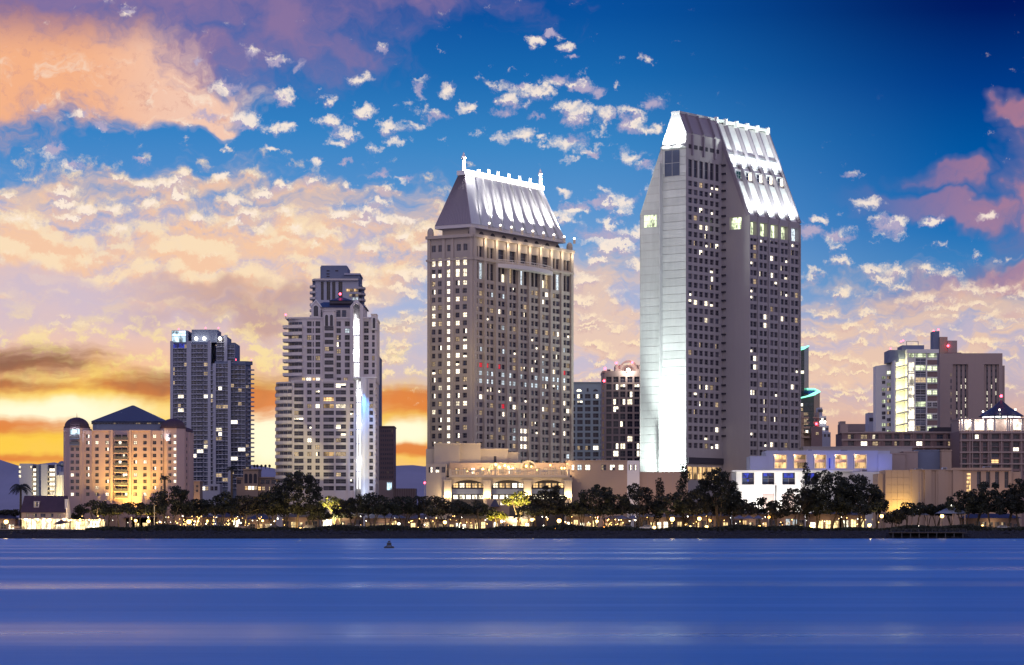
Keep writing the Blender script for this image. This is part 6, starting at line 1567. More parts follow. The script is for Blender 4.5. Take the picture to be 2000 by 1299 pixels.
# ================================================================== podium of the hip-roofed tower: arches, terrace
def podium():
    Y = 868; z = lambda py: Z(py, Y); r = random.Random(37)
    B = Bld('hotel_podium', 'sandstone hotel podium with three lit round arches below a glowing terrace', 'building', (X(960, Y), Y, GZ)); R = B.root
    mb = MB(); f = Face((X(832, Y), Y), (1, 0)); s = f.s_px
    # left block
    grid(B, mb, f, 0, s(871), GZ, z(906), [(841, 8), (854.5, 8), (866, 7)], [(917.5, 11.5)], lambda i, k: ['half_b', 'low', 'dark2'][k], .4)
    part(mb, 'wall', 'tan', R)
    mb = MB(); mb.box(X(832, Y), X(872, Y), Y + .5, Y + 20, GZ, z(906)); part(mb, 'block', 'tan', R)
    mb = MB(); mb.box(X(831.5, Y), X(1110, Y), Y + 12, Y + 26, GZ, z(878)); part(mb, 'upper_block', 'tan', R) if 0 else None
    mb = MB(); yb = Y + 8; mb.prism([(X(832, yb), yb), (X(848, yb), yb), (X(848, yb), yb + 14), (X(832, yb), yb + 14)], GZ, Z(877, yb)); part(mb, 'upper_block', 'tan', R)
    for (p0, p1, top, dy) in ((848, 898, 868.5, 7), (898, 938.5, 868.5, 8.5), (938, 992, 879, 10), (990, 1012, 886, 11)):
        mb = MB(); yy = Y + dy; mb.box(X(p0, yy), X(p1, yy), yy, yy + 14, GZ, Z(top, yy)); part(mb, 'upper_block', 'tan', R)
        mb = MB(); mb.box(X(p0, yy) - .2, X(p1, yy) + .2, yy - .2, yy + 14.2, Z(top, yy), Z(top, yy) + .45); part(mb, 'parapet', 'tanpier', R)
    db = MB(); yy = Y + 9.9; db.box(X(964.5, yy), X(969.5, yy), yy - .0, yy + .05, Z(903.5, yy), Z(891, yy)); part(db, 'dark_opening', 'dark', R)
    # terrace back wall with two arched windows
    yy = Y + 6; mb = MB(); mb.box(X(878, yy), X(1112, yy), yy, yy + 8, Z(930, yy), Z(904, yy)); part(mb, 'terrace_wall', 'peach', R)
    for (px, w, py) in ((967, 20, 909), (1032, 26, 907)):
        g = Face((X(px, yy), yy - .05), (1, 0)); ab = MB(); rr = w / 2 * yy / F; ab.poly([g.at(rr * math.cos(t), Z(py + 8, yy) + rr * math.sin(t), 0) for t in [math.pi * j / 10 for j in range(11)]]); part(ab, 'fanlight_window', 'litamber', R)
        mb = MB()
        for j in range(10):
            t0, t1 = math.pi * j / 10, math.pi * (j + 1) / 10; p = lambda t, k: g.at((rr + k) * math.cos(t), Z(py + 8, yy) + (rr + k) * math.sin(t), .1)
            mb.quad(p(t0, 0), p(t0, .5), p(t1, .5), p(t1, 0))
        part(mb, 'arch_surround', 'tanpier', R)
    for px in (893, 909, 924, 940, 955, 980, 997, 1012, 1050, 1066, 1082, 1098):
        B.win(Face((X(878, yy), yy), (1, 0)), X(px, yy) - X(878, yy), Z(926, yy), 1.3, 2.0, r.choice(['amber', 'dim', 'full', 'dim']), -.05)
    # terrace slab, balustrade
    mb = MB(); mb.box(X(877, Y), X(1113, Y), Y - 1.0, Y + 7, z(932.5), z(928)); part(mb, 'terrace_slab', 'tanpier', R)
    mb = MB(); mb.box(X(877, Y), X(1113, Y), Y - .95, Y - .6, z(919.5), z(918)); part(mb, 'handrail', 'tanpier', R)
    mb = MB()
    for k in range(78): x = X(879 + 3.0 * k, Y); mb.box(x - .13, x + .13, Y - .9, Y - .7, z(928), z(919.4))
    part(mb, 'baluster', 'tanpier', R, stuff=True)
    for px in (879, 908, 938, 968, 998, 1026, 1055, 1085, 1111): mb = MB(); x = X(px, Y); mb.box(x - .35, x + .35, Y - 1.05, Y - .5, z(928), z(916.5)); part(mb, 'balustrade_post', 'tanpier', R)
    for k, (px, py, en) in enumerate(((943, 916, 900), (955, 918, 700), (968, 907, 1100), (975, 912, 800), (986, 909, 1000), (993, 912, 900), (1002, 914, 400), (1028, 910, 900), (1038, 911, 600), (1049, 918, 300), (1075, 908, 400), (1097, 914, 700), (1103, 914, 600), (912, 920, 250), (925, 920, 250))):
        lb = MB(); x = X(px, Y); lb.ball((x, Y + 2.5, z(py)), .28 if en < 800 else .4, 6); lb.tube((x, Y + 2.5, z(928)), (x, Y + 2.5, z(py)), .06, n=4, m=1); part(lb, 'terrace_lamp', ['lamp', 'pole'], R); point((x, Y + 1.8, z(py)), en, (1, .72, .34), .3, R, 'terrace_light')
    # terrace umbrellas
    for px in (921, 934, 1012, 1064): mb = MB(); x = X(px, Y); mb.tube((x, Y + 1.2, z(928)), (x, Y + 1.2, z(919)), .06, n=4); mb.lathe(x, Y + 1.2, [(1.3, z(921)), (.1, z(917.5))], 8); part(mb, 'terrace_umbrella', 'canvas', R)
    # arcade: piers, spandrel wall with segmental arches
    arches = [(882, 946), (960, 1024.5), (1038, 1103)]
    zb, zs_, zc = GZ, z(953), z(937.5)
    mb = MB(); edges = [871.0] + [v for a in arches for v in a] + [1117.0]
    for i in range(0, len(edges), 2):
        x0, x1 = X(edges[i], Y), X(edges[i + 1], Y); mb.quad((x0, Y, zb), (x1, Y, zb), (x1, Y, z(932.5)), (x0, Y, z(932.5)))
    for (a, b_) in arches:
        x0, x1 = X(a, Y), X(b_, Y); xm = (x0 + x1) / 2; n = 12; pts = []
        for k in range(n + 1):
            t = math.pi * k / n; pts.append((xm - (x1 - x0) / 2 * math.cos(t), zs_ + (zc - zs_) * math.sin(t) ** .8))
        for p, q_ in zip(pts, pts[1:]):
            mb.quad((p[0], Y, p[1]), (q_[0], Y, q_[1]), (q_[0], Y, z(932.5)), (p[0], Y, z(932.5)))
            mb.quad((p[0], Y + 1.6, p[1]), (q_[0], Y + 1.6, q_[1]), (q_[0], Y, q_[1]), (p[0], Y, p[1]))
        for x in (x0, x1): mb.quad((x, Y, zb), (x, Y + 1.6, zb), (x, Y + 1.6, zs_), (x, Y, zs_))
    part(mb, 'arcade_wall', 'tanpier', R)
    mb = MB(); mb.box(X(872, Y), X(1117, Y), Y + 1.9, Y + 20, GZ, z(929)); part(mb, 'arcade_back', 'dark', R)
    g = Face((X(872, Y), Y + 1.8), (1, 0))
    for (a, b_) in arches:
        for k in range(5):
            px = a + 8 + k * 12.4
            B.win(g, g.s_px(px), z(953), 10.4 * Y / F, 10 * Y / F, r.choice(['amber', 'full', 'amber', 'lit']), -.05)
            B.win(g, g.s_px(px), z(975), 10.4 * Y / F, 8.8 * Y / F, 'shopw', -.05)
        mb = MB(); mb.box(X(a, Y), X(b_, Y), Y + .9, Y + 1.5, z(965), z(955)); part(mb, 'canopy_band', 'slate', R)
    for px in (874.5, 951.5, 1030.5, 1109.5):
        pb = MB(); x = X(px, Y); pb.box(x - 1.15, x + 1.15, Y - .7, Y + .05, GZ, z(938)); pr = part(pb, 'pier', 'tanpier', R)
        cb = MB(); cb.box(x - 1.35, x + 1.35, Y - .95, Y + .05, z(941), z(937)); part(cb, 'capital', 'tanpier', pr)
        lb = MB(); lb.ball((x, Y - 1.1, z(971)), .4, 8); part(lb, 'sconce', 'lamp', pr)
        point((x, Y - 1.5, z(968)), 1400, (1, .74, .36), .3, R, 'sconce_light')
    mb = MB(); mb.box(X(871.5, Y), X(1117, Y), Y - .55, Y + .02, z(935.5), z(932.7)); part(mb, 'cornice', 'tanpier', R)
    spot('facade_floodlight', (X(915, Y), Y - 14, 8), (X(915, Y), Y, z(925)), 4e3, (1, .72, .42), 110, 1, .6, R)
    spot('facade_floodlight', (X(1050, Y), Y - 14, 8), (X(1050, Y), Y, z(925)), 4e3, (1, .72, .42), 110, 1, .6, R)
    # entrance lantern pavilion
    mb = MB(); x = X(966, 858); mb.box(x - 2.4, x + 4.6, 857, 860, GZ, Z(975, 858)); part(mb, 'entrance_bay', 'peach', R)
    hb = MB(); hip_roof(hb, X(957, 856), X(976, 856), 855.2, 858.8, Z(990, 856), Z(975, 856), .2); part(hb, 'entrance_roof', 'darkroof', R)
    for k in range(3): B.win(Face((x - 2.4, 857), (1, 0)), 3.2 + 1.6 * k, Z(987, 857), 1.3, 1.5, 'full' if k else 'dim', -.05)
    B.finish()
    # right wing
    Y = 872; z = lambda py: Z(py, Y)
    B = Bld('hotel_wing', 'peach hotel wing with six small lit windows linking the two tall towers', 'building', (X(1180, Y), Y, GZ)); R = B.root; mb = MB()
    f = Face((X(1106, Y), Y), (1, 0))
    grid(B, mb, f, 0, f.s_px(1225), GZ, z(901), [(1119, 5.6), (1132, 9), (1148, 10), (1179, 10), (1196, 10), (1213, 10)], [(913, 11)], lambda i, k: ['full', 'cool', 'full', 'dimhalf', 'L', 'full'][k], .35)
    mb.box(X(1106, Y), X(1225, Y), Y + .4, Y + 22, GZ, z(901)); part(mb, 'wall', 'peach', R)
    mb = MB(); mb.box(X(1105.5, Y), X(1225.5, Y), Y - .2, Y + 22, z(901), z(899)); part(mb, 'coping', 'peach', R)
    mb = MB(); mb.box(X(1107, Y), X(1225, Y), Y - .1, Y + .05, z(919.8), z(919)); part(mb, 'string_course', 'peach', R)
    g = Face((X(1225, Y), Y), (1, .35)); L = g.s_px(1249); mb = MB()
    grid(B, mb, g, 0, L, GZ, z(899.5), [(1231, 6), (1240.5, 6)], [(913, 11)], lambda i, k: 'half_b', .3)
    mb.prism([g.xy(0, -.4), g.xy(L, -.4), (g.xy(L)[0], Y + 22), (X(1225, Y), Y + 22)], GZ, z(899.5)); part(mb, 'end_wall', 'white', R)
    mb = MB(); mb.box(X(1249, Y), X(1345, Y), Y + 3, Y + 20, GZ, Z(921.5, Y + 3)); part(mb, 'low_wall', 'peach', R)
    for px in (1265, 1282, 1298, 1314, 1330): pb = MB(); x = X(px, Y + 3); pb.box(x - .08, x + .08, Y + 2.93, Y + 3, GZ, Z(922, Y + 3)); part(pb, 'wall_joint', 'brown', R)
    spot('facade_floodlight', (X(1165, Y), Y - 22, 6), (X(1165, Y), Y, z(935)), 8e3, (1, .62, .40), 110, 1, .6, R)
    spot('facade_floodlight', (X(1290, Y), Y - 12, 6), (X(1290, Y), Y + 3, z(940)), 3e3, (1, .62, .40), 110, 1, .6, R)
    B.finish()
podium()
# ------------------------------------------------------------------ trees
def leaf_quads(mb, c, rx, ry, rz, n, rnd, size=(.16, .34), shell=.55):
    for _ in range(n):
        while True:
            p = Vector((rnd.uniform(-1, 1), rnd.uniform(-1, 1), rnd.uniform(-1, 1)))
            if p.length <= 1: break
        if p.length > .01 and rnd.random() < shell: p = p.normalized() * rnd.uniform(.75, 1.08)
        q = Vector((c[0] + p.x * rx, c[1] + p.y * ry, c[2] + p.z * rz))
        s_ = rnd.uniform(*size); a = Vector((rnd.gauss(0, 1), rnd.gauss(0, 1), rnd.gauss(0, 1))).normalized(); b_ = a.orthogonal().normalized()
        if rnd.random() < .5: b_ = a.cross(b_)
        a *= s_; b_ *= s_ * rnd.uniform(.5, .9)
        i = len(mb.v); mb.v += [tuple(q - a), tuple(q + b_), tuple(q + a), tuple(q - b_)]; mb.f.append((i, i + 1, i + 2, i + 3)); mb.m.append(0)
def tree(px, hw, top, label, Y=836, kind='dome', mat='leaf', seed=None, bottom=None, dens=1.0, name='tree', lit=None):
    rnd = random.Random(seed if seed is not None else int(px * 7 + top))
    x = X(px, Y); H = Z(top, Y) - GZ; W = hw * Y / F
    R = root(name, label, 'tree', (x, Y, GZ))
    zb = (Z(bottom, Y) - GZ) if bottom else H * (.30 if kind == 'dome' else .22)
    tk = MB(); nst = 1 if kind == 'slim' else rnd.choice([2, 3, 3])
    r0 = min(.45, .12 + H * .016)
    tips = []
    for k in range(nst):
        ang = rnd.uniform(0, 6.28); lean = (.12 if nst == 1 else .45) * W
        b0 = Vector((x + (k - (nst - 1) / 2) * .35, Y + rnd.uniform(-.2, .2), GZ - .2)); b1 = Vector((x + lean * math.cos(ang) * .5, Y + lean * math.sin(ang) * .5, GZ + zb * .75)); b2 = Vector((x + lean * math.cos(ang) * 1.2, Y + lean * math.sin(ang) * 1.2, GZ + zb + (H - zb) * .45))
        tk.tube(b0, b1, r0 / (1 + .2 * nst), r0 * .6, 6); tk.tube(b1, b2, r0 * .6, r0 * .25, 5); tips.append(b2)
        for j in range(4):
            t = rnd.uniform(.15, .9); p = b1.lerp(b2, t); e = Vector((x + rnd.uniform(-.8, .8) * W, Y + rnd.uniform(-.6, .6) * W, p.z + rnd.uniform(.15, .5) * (H - zb))); tk.tube(p, e, r0 * .28, r0 * .08, 4)
    part(tk, 'trunk', 'bark', R)
    cr = MB(); cz = GZ + zb; ch = H - zb; dep = min(W, 6.5)
    if kind == 'dome':
        W *= 1.12; nc = max(3, int(W * 2 / 1.45)); asym = rnd.uniform(-.25, .25)
        for i in range(nc):
            u = -1 + 2 * (i + .5) / nc + rnd.uniform(-.08, .08); um = max(-.98, min(.98, u + asym * (1 - u * u))); hz = (1 - abs(um) ** 2.3) ** .55
            topz = cz + ch * (.22 + .78 * hz) * rnd.uniform(.90, 1.0); botz = cz + ch * .10 * abs(u) + rnd.uniform(0, .8)
            nr = max(2, int((topz - botz) / 1.25))
            for j in range(nr):
                if rnd.random() < .07: continue
                zz = botz + (topz - botz - .5) * (j + .5) / nr; d_ = dep * (1 - abs(u)) ** .5
                c = (x + u * W * .93 + rnd.uniform(-.4, .4), Y + rnd.uniform(-.8, .6) * d_, zz + rnd.uniform(-.3, .3)); r_ = rnd.uniform(.85, 1.3)
                leaf_quads(cr, c, r_ * 1.15, r_ * 1.1, r_ * .78, int(dens * 84), rnd, (.20, .42), .4)
    else:
        n = max(6, int(ch * .9))
        for i in range(n):
            v = (i + .5) / n; w_ = W * (math.sin(math.pi * (v * .85 + .1)) ** .6) * .6
            c = (x + rnd.uniform(-1, 1) * w_, Y + rnd.uniform(-1, 1) * w_ * .8, cz + ch * v * .93)
            leaf_quads(cr, c, W * .38 + .2, W * .36 + .2, ch * .11 + .3, int(dens * (60 + 16 * W * ch * .3)), rnd)
    part(cr, 'crown', mat, R)
    if lit:
        spot('tree_uplight', (x + lit[2] if len(lit) > 2 else x, Y - W * .9 - 1.2, GZ + .5), (x, Y, GZ + H * .75), lit[0], lit[1], 100, 1, .3, R)
    return R
def palm(px, top, rpx, label, Y=836, base_py=None, n=20):
    rnd = random.Random(int(px * 3)); x = X(px, Y); H = Z(top, Y) - GZ; r = rpx * Y / F
    R = root('palm_tree', label, 'palm tree', (x, Y, GZ)); hz = GZ + H - r * .55
    tk = MB(); tk.tube((x, Y, GZ - .1), (x + .1, Y, hz - 1), .42, .3, 8); tk.tube((x + .1, Y, hz - 1), (x + .1, Y, hz), .5, .35, 8); part(tk, 'trunk', 'bark', R)
    for k in range(n):
        t = 2 * math.pi * k / n + rnd.uniform(-.15, .15); up = rnd.uniform(-.35, 1.0); mb = MB(); pts = []; m_ = 7
        for j in range(m_ + 1):
            u = j / m_; d = r * u * (1.0 - .12 * up); z_ = hz + r * (up * u - (.55 + .45 * up) * u * u * 1.15); pts.append(Vector((x + .1 + d * math.cos(t), Y + d * math.sin(t), z_)))
        side = Vector((-math.sin(t), math.cos(t), 0))
        for j in range(m_):
            for sg in (-1, 1):
                for q in (0, .33, .66):
                    p = pts[j].lerp(pts[j + 1], q); l = r * .26 * math.sin(math.pi * min(.96, (j + q + .8) / (m_ + 1))) ; e = p + side * sg * l + Vector((0, 0, -l * .6)) + (pts[j + 1] - pts[j]) * .5; w = (pts[j + 1] - pts[j]) * .28
                    i = len(mb.v); mb.v += [tuple(p), tuple(p + w), tuple(e)]; mb.f.append((i, i + 1, i + 2)); mb.m.append(0)
            mb.tube(pts[j], pts[j + 1], .07, .05, 3)
        part(mb, 'frond', 'palm', R)
T = [
 (12, 26, 998, 'small rounded dark tree at the shore edge before the date palm', 840, 'dome'),
 (150, 14, 984, 'small dark tree squeezed behind the gable end of the steep-roofed restaurant', 842, 'dome'),
 (188, 30, 974, 'broad dark tree standing before the pink hotel under its pale domed turret', 838, 'dome'),
 (232, 30, 978, 'low flat-topped dark tree below the balcony column of the pink hotel', 834, 'dome'),
 (270, 24, 976, 'flat-topped dark tree touching the big round tree by the pink hotel', 838, 'dome'),
 (331, 46, 948, 'very large perfectly domed dark tree covering the foot of the pink hotel', 832, 'dome'),
 (392, 34, 972, 'dark tree between the large domed tree and the blue glass tower', 838, 'dome'),
 (430, 32, 957, 'pointed dark tree directly under the blue glass tower', 834, 'dome'),
 (480, 36, 962, 'spreading dark tree before the arcaded building', 838, 'dome'),
 (533, 30, 945, 'dark tree leaning on the tall broad crown beside the stepped tower', 842, 'dome'),
 (578, 50, 917, 'tallest broad dark crown, hiding the lower corner of the pale stepped tower', 835, 'dome'),
 (626, 18, 985, 'small dark tree between the broad tall crown and the yellow lit tree', 838, 'dome'),
 (690, 34, 972, 'dark tree just past the yellow lit tree below the white light slot', 840, 'dome'),
 (727, 48, 957, 'wide dark domed tree under the mauve brick tower', 834, 'dome'),
 (790, 38, 966, 'low dark tree between the wide domed tree and the sandstone podium', 838, 'dome'),
 (846, 36, 964, 'dark tree covering the corner of the sandstone podium', 834, 'dome'),
 (893, 34, 975, 'low dark tree in front of the first lit arch of the podium', 838, 'dome'),
 (934, 28, 977, 'low dark tree between the first and second lit arch of the podium', 836, 'dome'),
 (1068, 34, 941, 'tall dark tree hiding the third lit arch of the podium', 838, 'dome'),
 (1034, 22, 985, 'small dim tree at the foot of the tall tree by the third arch', 834, 'dome'),
 (1115, 26, 978, 'low dark tree before the end pier of the podium', 840, 'dome'),
 (1162, 38, 942, 'feathery dark tree before the peach hotel wing', 838, 'dome'),
 (1205, 30, 962, 'low dark tree under the lit windows of the peach wing', 836, 'dome'),
 (1251, 30, 941, 'rounded dark tree at the outer corner of the white floodlit end wall', 838, 'dome'),
 (1283, 18, 934, 'thin spiky tree before the low peach wall of the tallest tower', 842, 'slim'),
 (1310, 30, 958, 'low dark tree under the floodlit end wall of the tallest tower', 836, 'dome'),
 (1334, 17, 906, 'slender open tree catching white light at the edge of the floodlit wall', 842, 'slim'),
 (1362, 26, 952, 'dark tree in front of the amber glazed base of the tallest tower', 836, 'dome'),
 (1405, 42, 910, 'tall dense dark tree between the amber base and the white hall', 838, 'dome'),
 (1452, 24, 968, 'low dark tree at the near corner of the floodlit white hall', 838, 'dome'),
 (1487, 26, 966, 'umbrella shaped low tree before the first windows of the white hall', 842, 'dome'),
 (1518, 20, 972, 'flat umbrella tree before the second and third windows of the white hall', 838, 'dome'),
 (1554, 32, 948, 'bushy dark tree before the third and fourth windows of the white hall', 838, 'dome'),
 (1576, 12, 905, 'narrow upright tree rising in front of the amber bays', 842, 'slim'),
 (1622, 40, 912, 'tall dark tree in front of the last amber bay and blue strip', 838, 'dome'),
 (1678, 48, 922, 'big dense dark tree between the blue wall and the yellow lit wall', 834, 'dome'),
 (1752, 18, 992, 'small round tree at the foot of the yellow lit wall', 838, 'dome'),
 (1790, 30, 976, 'low dark tree below the fluted peach wall', 840, 'dome'),
 (1830, 26, 982, 'low dark tree behind the shelter with the pointed roof', 846, 'dome'),
 (1882, 34, 954, 'dark tree beside the lit vertical slot of the peach wing', 838, 'dome'),
 (1936, 44, 938, 'very dense dark domed tree before the slot windows of the peach wing', 834, 'dome'),
 (1992, 26, 930, 'tall dark tree at the very edge past the peach end block', 838, 'dome'),
]
for (px, hw, top, lab, Y, kind) in T:
    tree(px, hw, top, lab, Y, kind, bottom=(1006 if hw > 20 else None), mat='leaf' if px % 3 else 'leaf2', dens=1.0 if kind == 'dome' else .55)

for (px, hw, top, lab) in (
 (118, 12, 992, 'tiny dark tree peeping over the restaurant roof end'), (210, 24, 986, 'low dark tree filling the gap under the pink hotel turret'), (296, 26, 984, 'low dark tree tucked in front of the big domed tree'),
 (362, 26, 982, 'low dark tree in the shade past the big domed tree'), (412, 24, 984, 'low dark tree under the grey box building'), (456, 26, 980, 'low dark tree below the thin palm'), (507, 26, 976, 'low dark tree beneath the arches of the arcaded building'),
 (556, 26, 980, 'low dark tree merged with the left flank of the tallest broad crown'), (606, 24, 984, 'low dark tree merged with the far flank of the tallest broad crown'), (668, 18, 992, 'low dark bush-like tree just below the yellow-green tree'),
 (757, 26, 978, 'low dark tree under the low mauve building'), (822, 28, 982, 'low dark tree below the short palm'), (868, 24, 984, 'low dark tree at the first lit sconce of the podium'), (914, 24, 986, 'low dark tree below the middle of the first podium arch'),
 (950, 14, 992, 'small dark tree beside the small golden tree'), (1048, 22, 988, 'low dark tree in front of the third arch tall tree'), (1092, 24, 984, 'low dark tree at the side of the third arch tall tree'), (1138, 26, 980, 'low dark tree at the last lit sconce'),
 (1184, 26, 978, 'low dark tree before the middle of the peach wing'), (1228, 24, 976, 'low dark tree before the pale end of the peach wing'), (1272, 24, 980, 'low dark tree behind the thin spiky tree'), (1341, 24, 972, 'low dark tree beneath the slender open tree'),
 (1384, 24, 966, 'dark tree wedged against the tall dense tree by the amber base'), (1430, 22, 958, 'dark tree at the shoulder of the tall dense tree'), (1596, 26, 950, 'dark tree behind the narrow upright tree'), (1650, 26, 940, 'dark tree filling the gap between the two tall trees by the blue wall'),
 (1712, 20, 952, 'dark tree on the far shoulder of the big dense tree'), (1771, 20, 988, 'low dark tree at the corner of the fluted wall'), (1812, 22, 986, 'low dark tree between the two park shelters'), (1858, 26, 978, 'low dark tree behind the pointed roof of the shelter'), (1906, 30, 958, 'dark tree against the shoulder of the very dense domed tree'), (1968, 28, 950, 'dark tree between the very dense domed tree and the tall edge tree')):
    tree(px, hw, top, lab, 843 if px % 2 else 846, 'dome', bottom=1007 if hw > 18 else 1014, mat='leaf')
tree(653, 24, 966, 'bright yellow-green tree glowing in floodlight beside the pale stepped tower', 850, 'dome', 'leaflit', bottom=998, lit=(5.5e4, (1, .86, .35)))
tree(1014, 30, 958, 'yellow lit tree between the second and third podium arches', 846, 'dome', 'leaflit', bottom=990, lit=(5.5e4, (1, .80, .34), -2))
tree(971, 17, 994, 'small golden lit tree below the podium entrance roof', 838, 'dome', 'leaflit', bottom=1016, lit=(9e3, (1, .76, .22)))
tree(1740, 12, 996, 'tiny bush-like tree silhouetted against the yellow floodlit wall', 850, 'dome')
palm(40, 936, 24, 'date palm with drooping fronds behind the steep-roofed restaurant', 846)
palm(321, 925, 11, 'small fan palm in front of the pink hotel above the domed tree', 842, n=16)
palm(452, 907, 13, 'thin palm in front of the foot of the blue glass tower', 844, n=16)
palm(818, 962, 18, 'short palm beside the corner of the sandstone podium', 850, n=18)
palm(1012, 1000, 12, 'squat spiky palm below the yellow lit tree', 834, n=14)

# ------------------------------------------------------------------ restaurant on the shore
def restaurant():
    Y = 828; z = lambda py: Z(py, Y)
    B = Bld('restaurant', 'restaurant with a steep maroon roof, a dormer and a blazing yellow ground floor', 'building', (X(85, Y), Y, GZ)); R = B.root
    x0, x1 = X(42, Y), X(128, Y); mb = MB(); f = Face((x0, Y), (1, 0))
    grid(B, mb, f, 0, x1 - x0, z(1012.5), z(1001), [(54, 6), (68, 8), (84, 10), (100, 9), (115, 7)], [(1006.5, 6.5)], lambda i, k: ['dim', 'dimhalf', 'dark2', 'dimhalf', 'dim'][k], .25)
    mb.box(x0, x1, Y + .3, Y + 9, GZ, z(1001)); part(mb, 'wall', 'peach', R)
    for k in range(9):
        xx = (k + .5) * (x1 - x0) / 9; B.win(Face((x0, Y + .28), (1, 0)), xx, GZ + .15, (x1 - x0) / 9 * .9, z(1013) - GZ - .25, 'shopw' if k % 3 else 'shop', -.04, 'lightframe')
    mb = MB(); ry = Y + 4.5
    mb.solid([(x0 - .3, Y - .5, z(1001)), (x1 + .1, Y - .5, z(1001)), (x1 + .1, Y + 9.5, z(1001)), (x0 - .3, Y + 9.5, z(1001))], [(x0 + .1, ry - .1, z(968)), (x1 - .1, ry - .1, z(968)), (x1 - .1, ry + .1, z(968)), (x0 + .1, ry + .1, z(968))]); part(mb, 'roof', 'maroonroof', R)
    mb = MB(); mb.poly([(x1 + .15, Y - .1, z(1012)), (x1 + .15, Y + 9, z(1012)), (x1 + .15, Y + 9, z(1000)), (x1 + .15, ry, z(969.5)), (x1 + .15, Y - .1, z(1000))]); mb.box(x1 - .3, x1 + .55, Y + .5, Y + 1.6, GZ, z(975)); part(mb, 'gable_end', 'cream', R)
    mb = MB(); xd = X(70, Y); mb.box(xd - .75, xd + .75, Y + .8, Y + 3.5, z(991), z(979)); dm = part(mb, 'dormer', 'cream', R)
    B.win(Face((xd - .75, Y + .78), (1, 0)), .75, z(989.5), 1.0, 1.5, 'dimhalf', -.03)
    mb = MB(); mb.box(x0 - .5, x1 + .8, Y - 2.2, Y, z(1014), z(1012.8)); part(mb, 'awning', 'cream', R)
    # lit pergola wing
    x2 = X(202, Y); mb = MB()
    for k in range(7): xx = x1 + 1 + (x2 - x1 - 1) * k / 6; mb.box(xx - .09, xx + .09, Y - .5, Y - .3, GZ, z(1015.5))
    part(mb, 'pergola_post', 'cream', R, stuff=True)
    mb = MB(); mb.box(x1 + .6, x2 + .3, Y - .8, Y + 3.2, z(1016.5), z(1015)); part(mb, 'pergola_roof', 'cream', R)
    for k in range(7): B.win(Face((x1 + 1, Y + 3), (1, 0)), (k + .5) * (x2 - x1 - 1) / 7, GZ + .1, (x2 - x1) / 7.6, z(1017) - GZ - .2, 'shopw' if k in (1, 3, 4, 5) else 'shop', -.03, 'lightframe')
    for (px, en) in ((52, 900), (76, 600), (88, 700), (101, 500), (127, 1100), (141, 300), (158, 700), (176, 400), (196, 700)):
        lb = MB(); x = X(px, Y); lb.ball((x, Y - 1.6, z(1015.5)), .34 if en > 500 else .25, 8); lb.tube((x, Y - 1.6, z(1015)), (x, Y - .3, z(1014)), .05, n=4, m=1); part(lb, 'eave_lamp', ['lamp', 'pole'], R); point((x, Y - 2.3, z(1016.5)), en, (1, .76, .36), .25, R, 'eave_light')
    B.finish()
restaurant()
def umbrella(px, py_top, py_rim, w, label, Y, mat='canvas', tilt=0.0, group=None, lean=0.0):
    x = X(px, Y); r = w * Y / F / 2; R = root('parasol', label, 'parasol', (x, Y, GZ), group); zt, zr_ = Z(py_top, Y), Z(py_rim, Y)
    mb = MB(); n = 10; ap = (x + lean, Y, zt); rim = [(x + lean + r * math.cos(t), Y + r * math.sin(t), zr_ + tilt * math.cos(t)) for t in [2 * math.pi * k / n for k in range(n)]]
    for k in range(n): mb.poly([rim[k], rim[(k + 1) % n], ap])
    for k in range(n): a, b_ = rim[k], rim[(k + 1) % n]; mb.quad(a, b_, (b_[0], b_[1], b_[2] - .18), (a[0], a[1], a[2] - .18))
    part(mb, 'canopy', mat, R); mb = MB(); mb.tube((x, Y, GZ), (x + lean, Y, zt - .05), .06, n=6); part(mb, 'pole', 'pole', R); mb = MB(); mb.lathe(x, Y, [(.35, GZ), (.3, GZ + .12)], 8); part(mb, 'base', 'pole', R)
umbrella(124, 1015, 1022, 32, 'large brown cantilever parasol on a leaning pole before the restaurant', 823, 'maroonroof', .3, None, -.7)
# low garden wall of the restaurant terrace
def seawall():
    Y0 = SH + 8.6
    R = root('terrace_wall', 'low pale stone terrace wall at the water side of the restaurant', 'wall', (X(60, Y0), Y0, GZ - .6))
    xs_ = [X(p, Y0) for p in range(-40, 148, 12)]
    for a, b_ in zip(xs_, xs_[1:]):
        mb = MB(); mb.prism([(a + .02, shore_y(a) + 8.4), (b_ - .02, shore_y(b_) + 8.4), (b_ - .02, shore_y(b_) + 8.9), (a + .02, shore_y(a) + 8.9)], GZ - 1.3, GZ + .35); part(mb, 'wall_block', 'brown', R)
seawall()

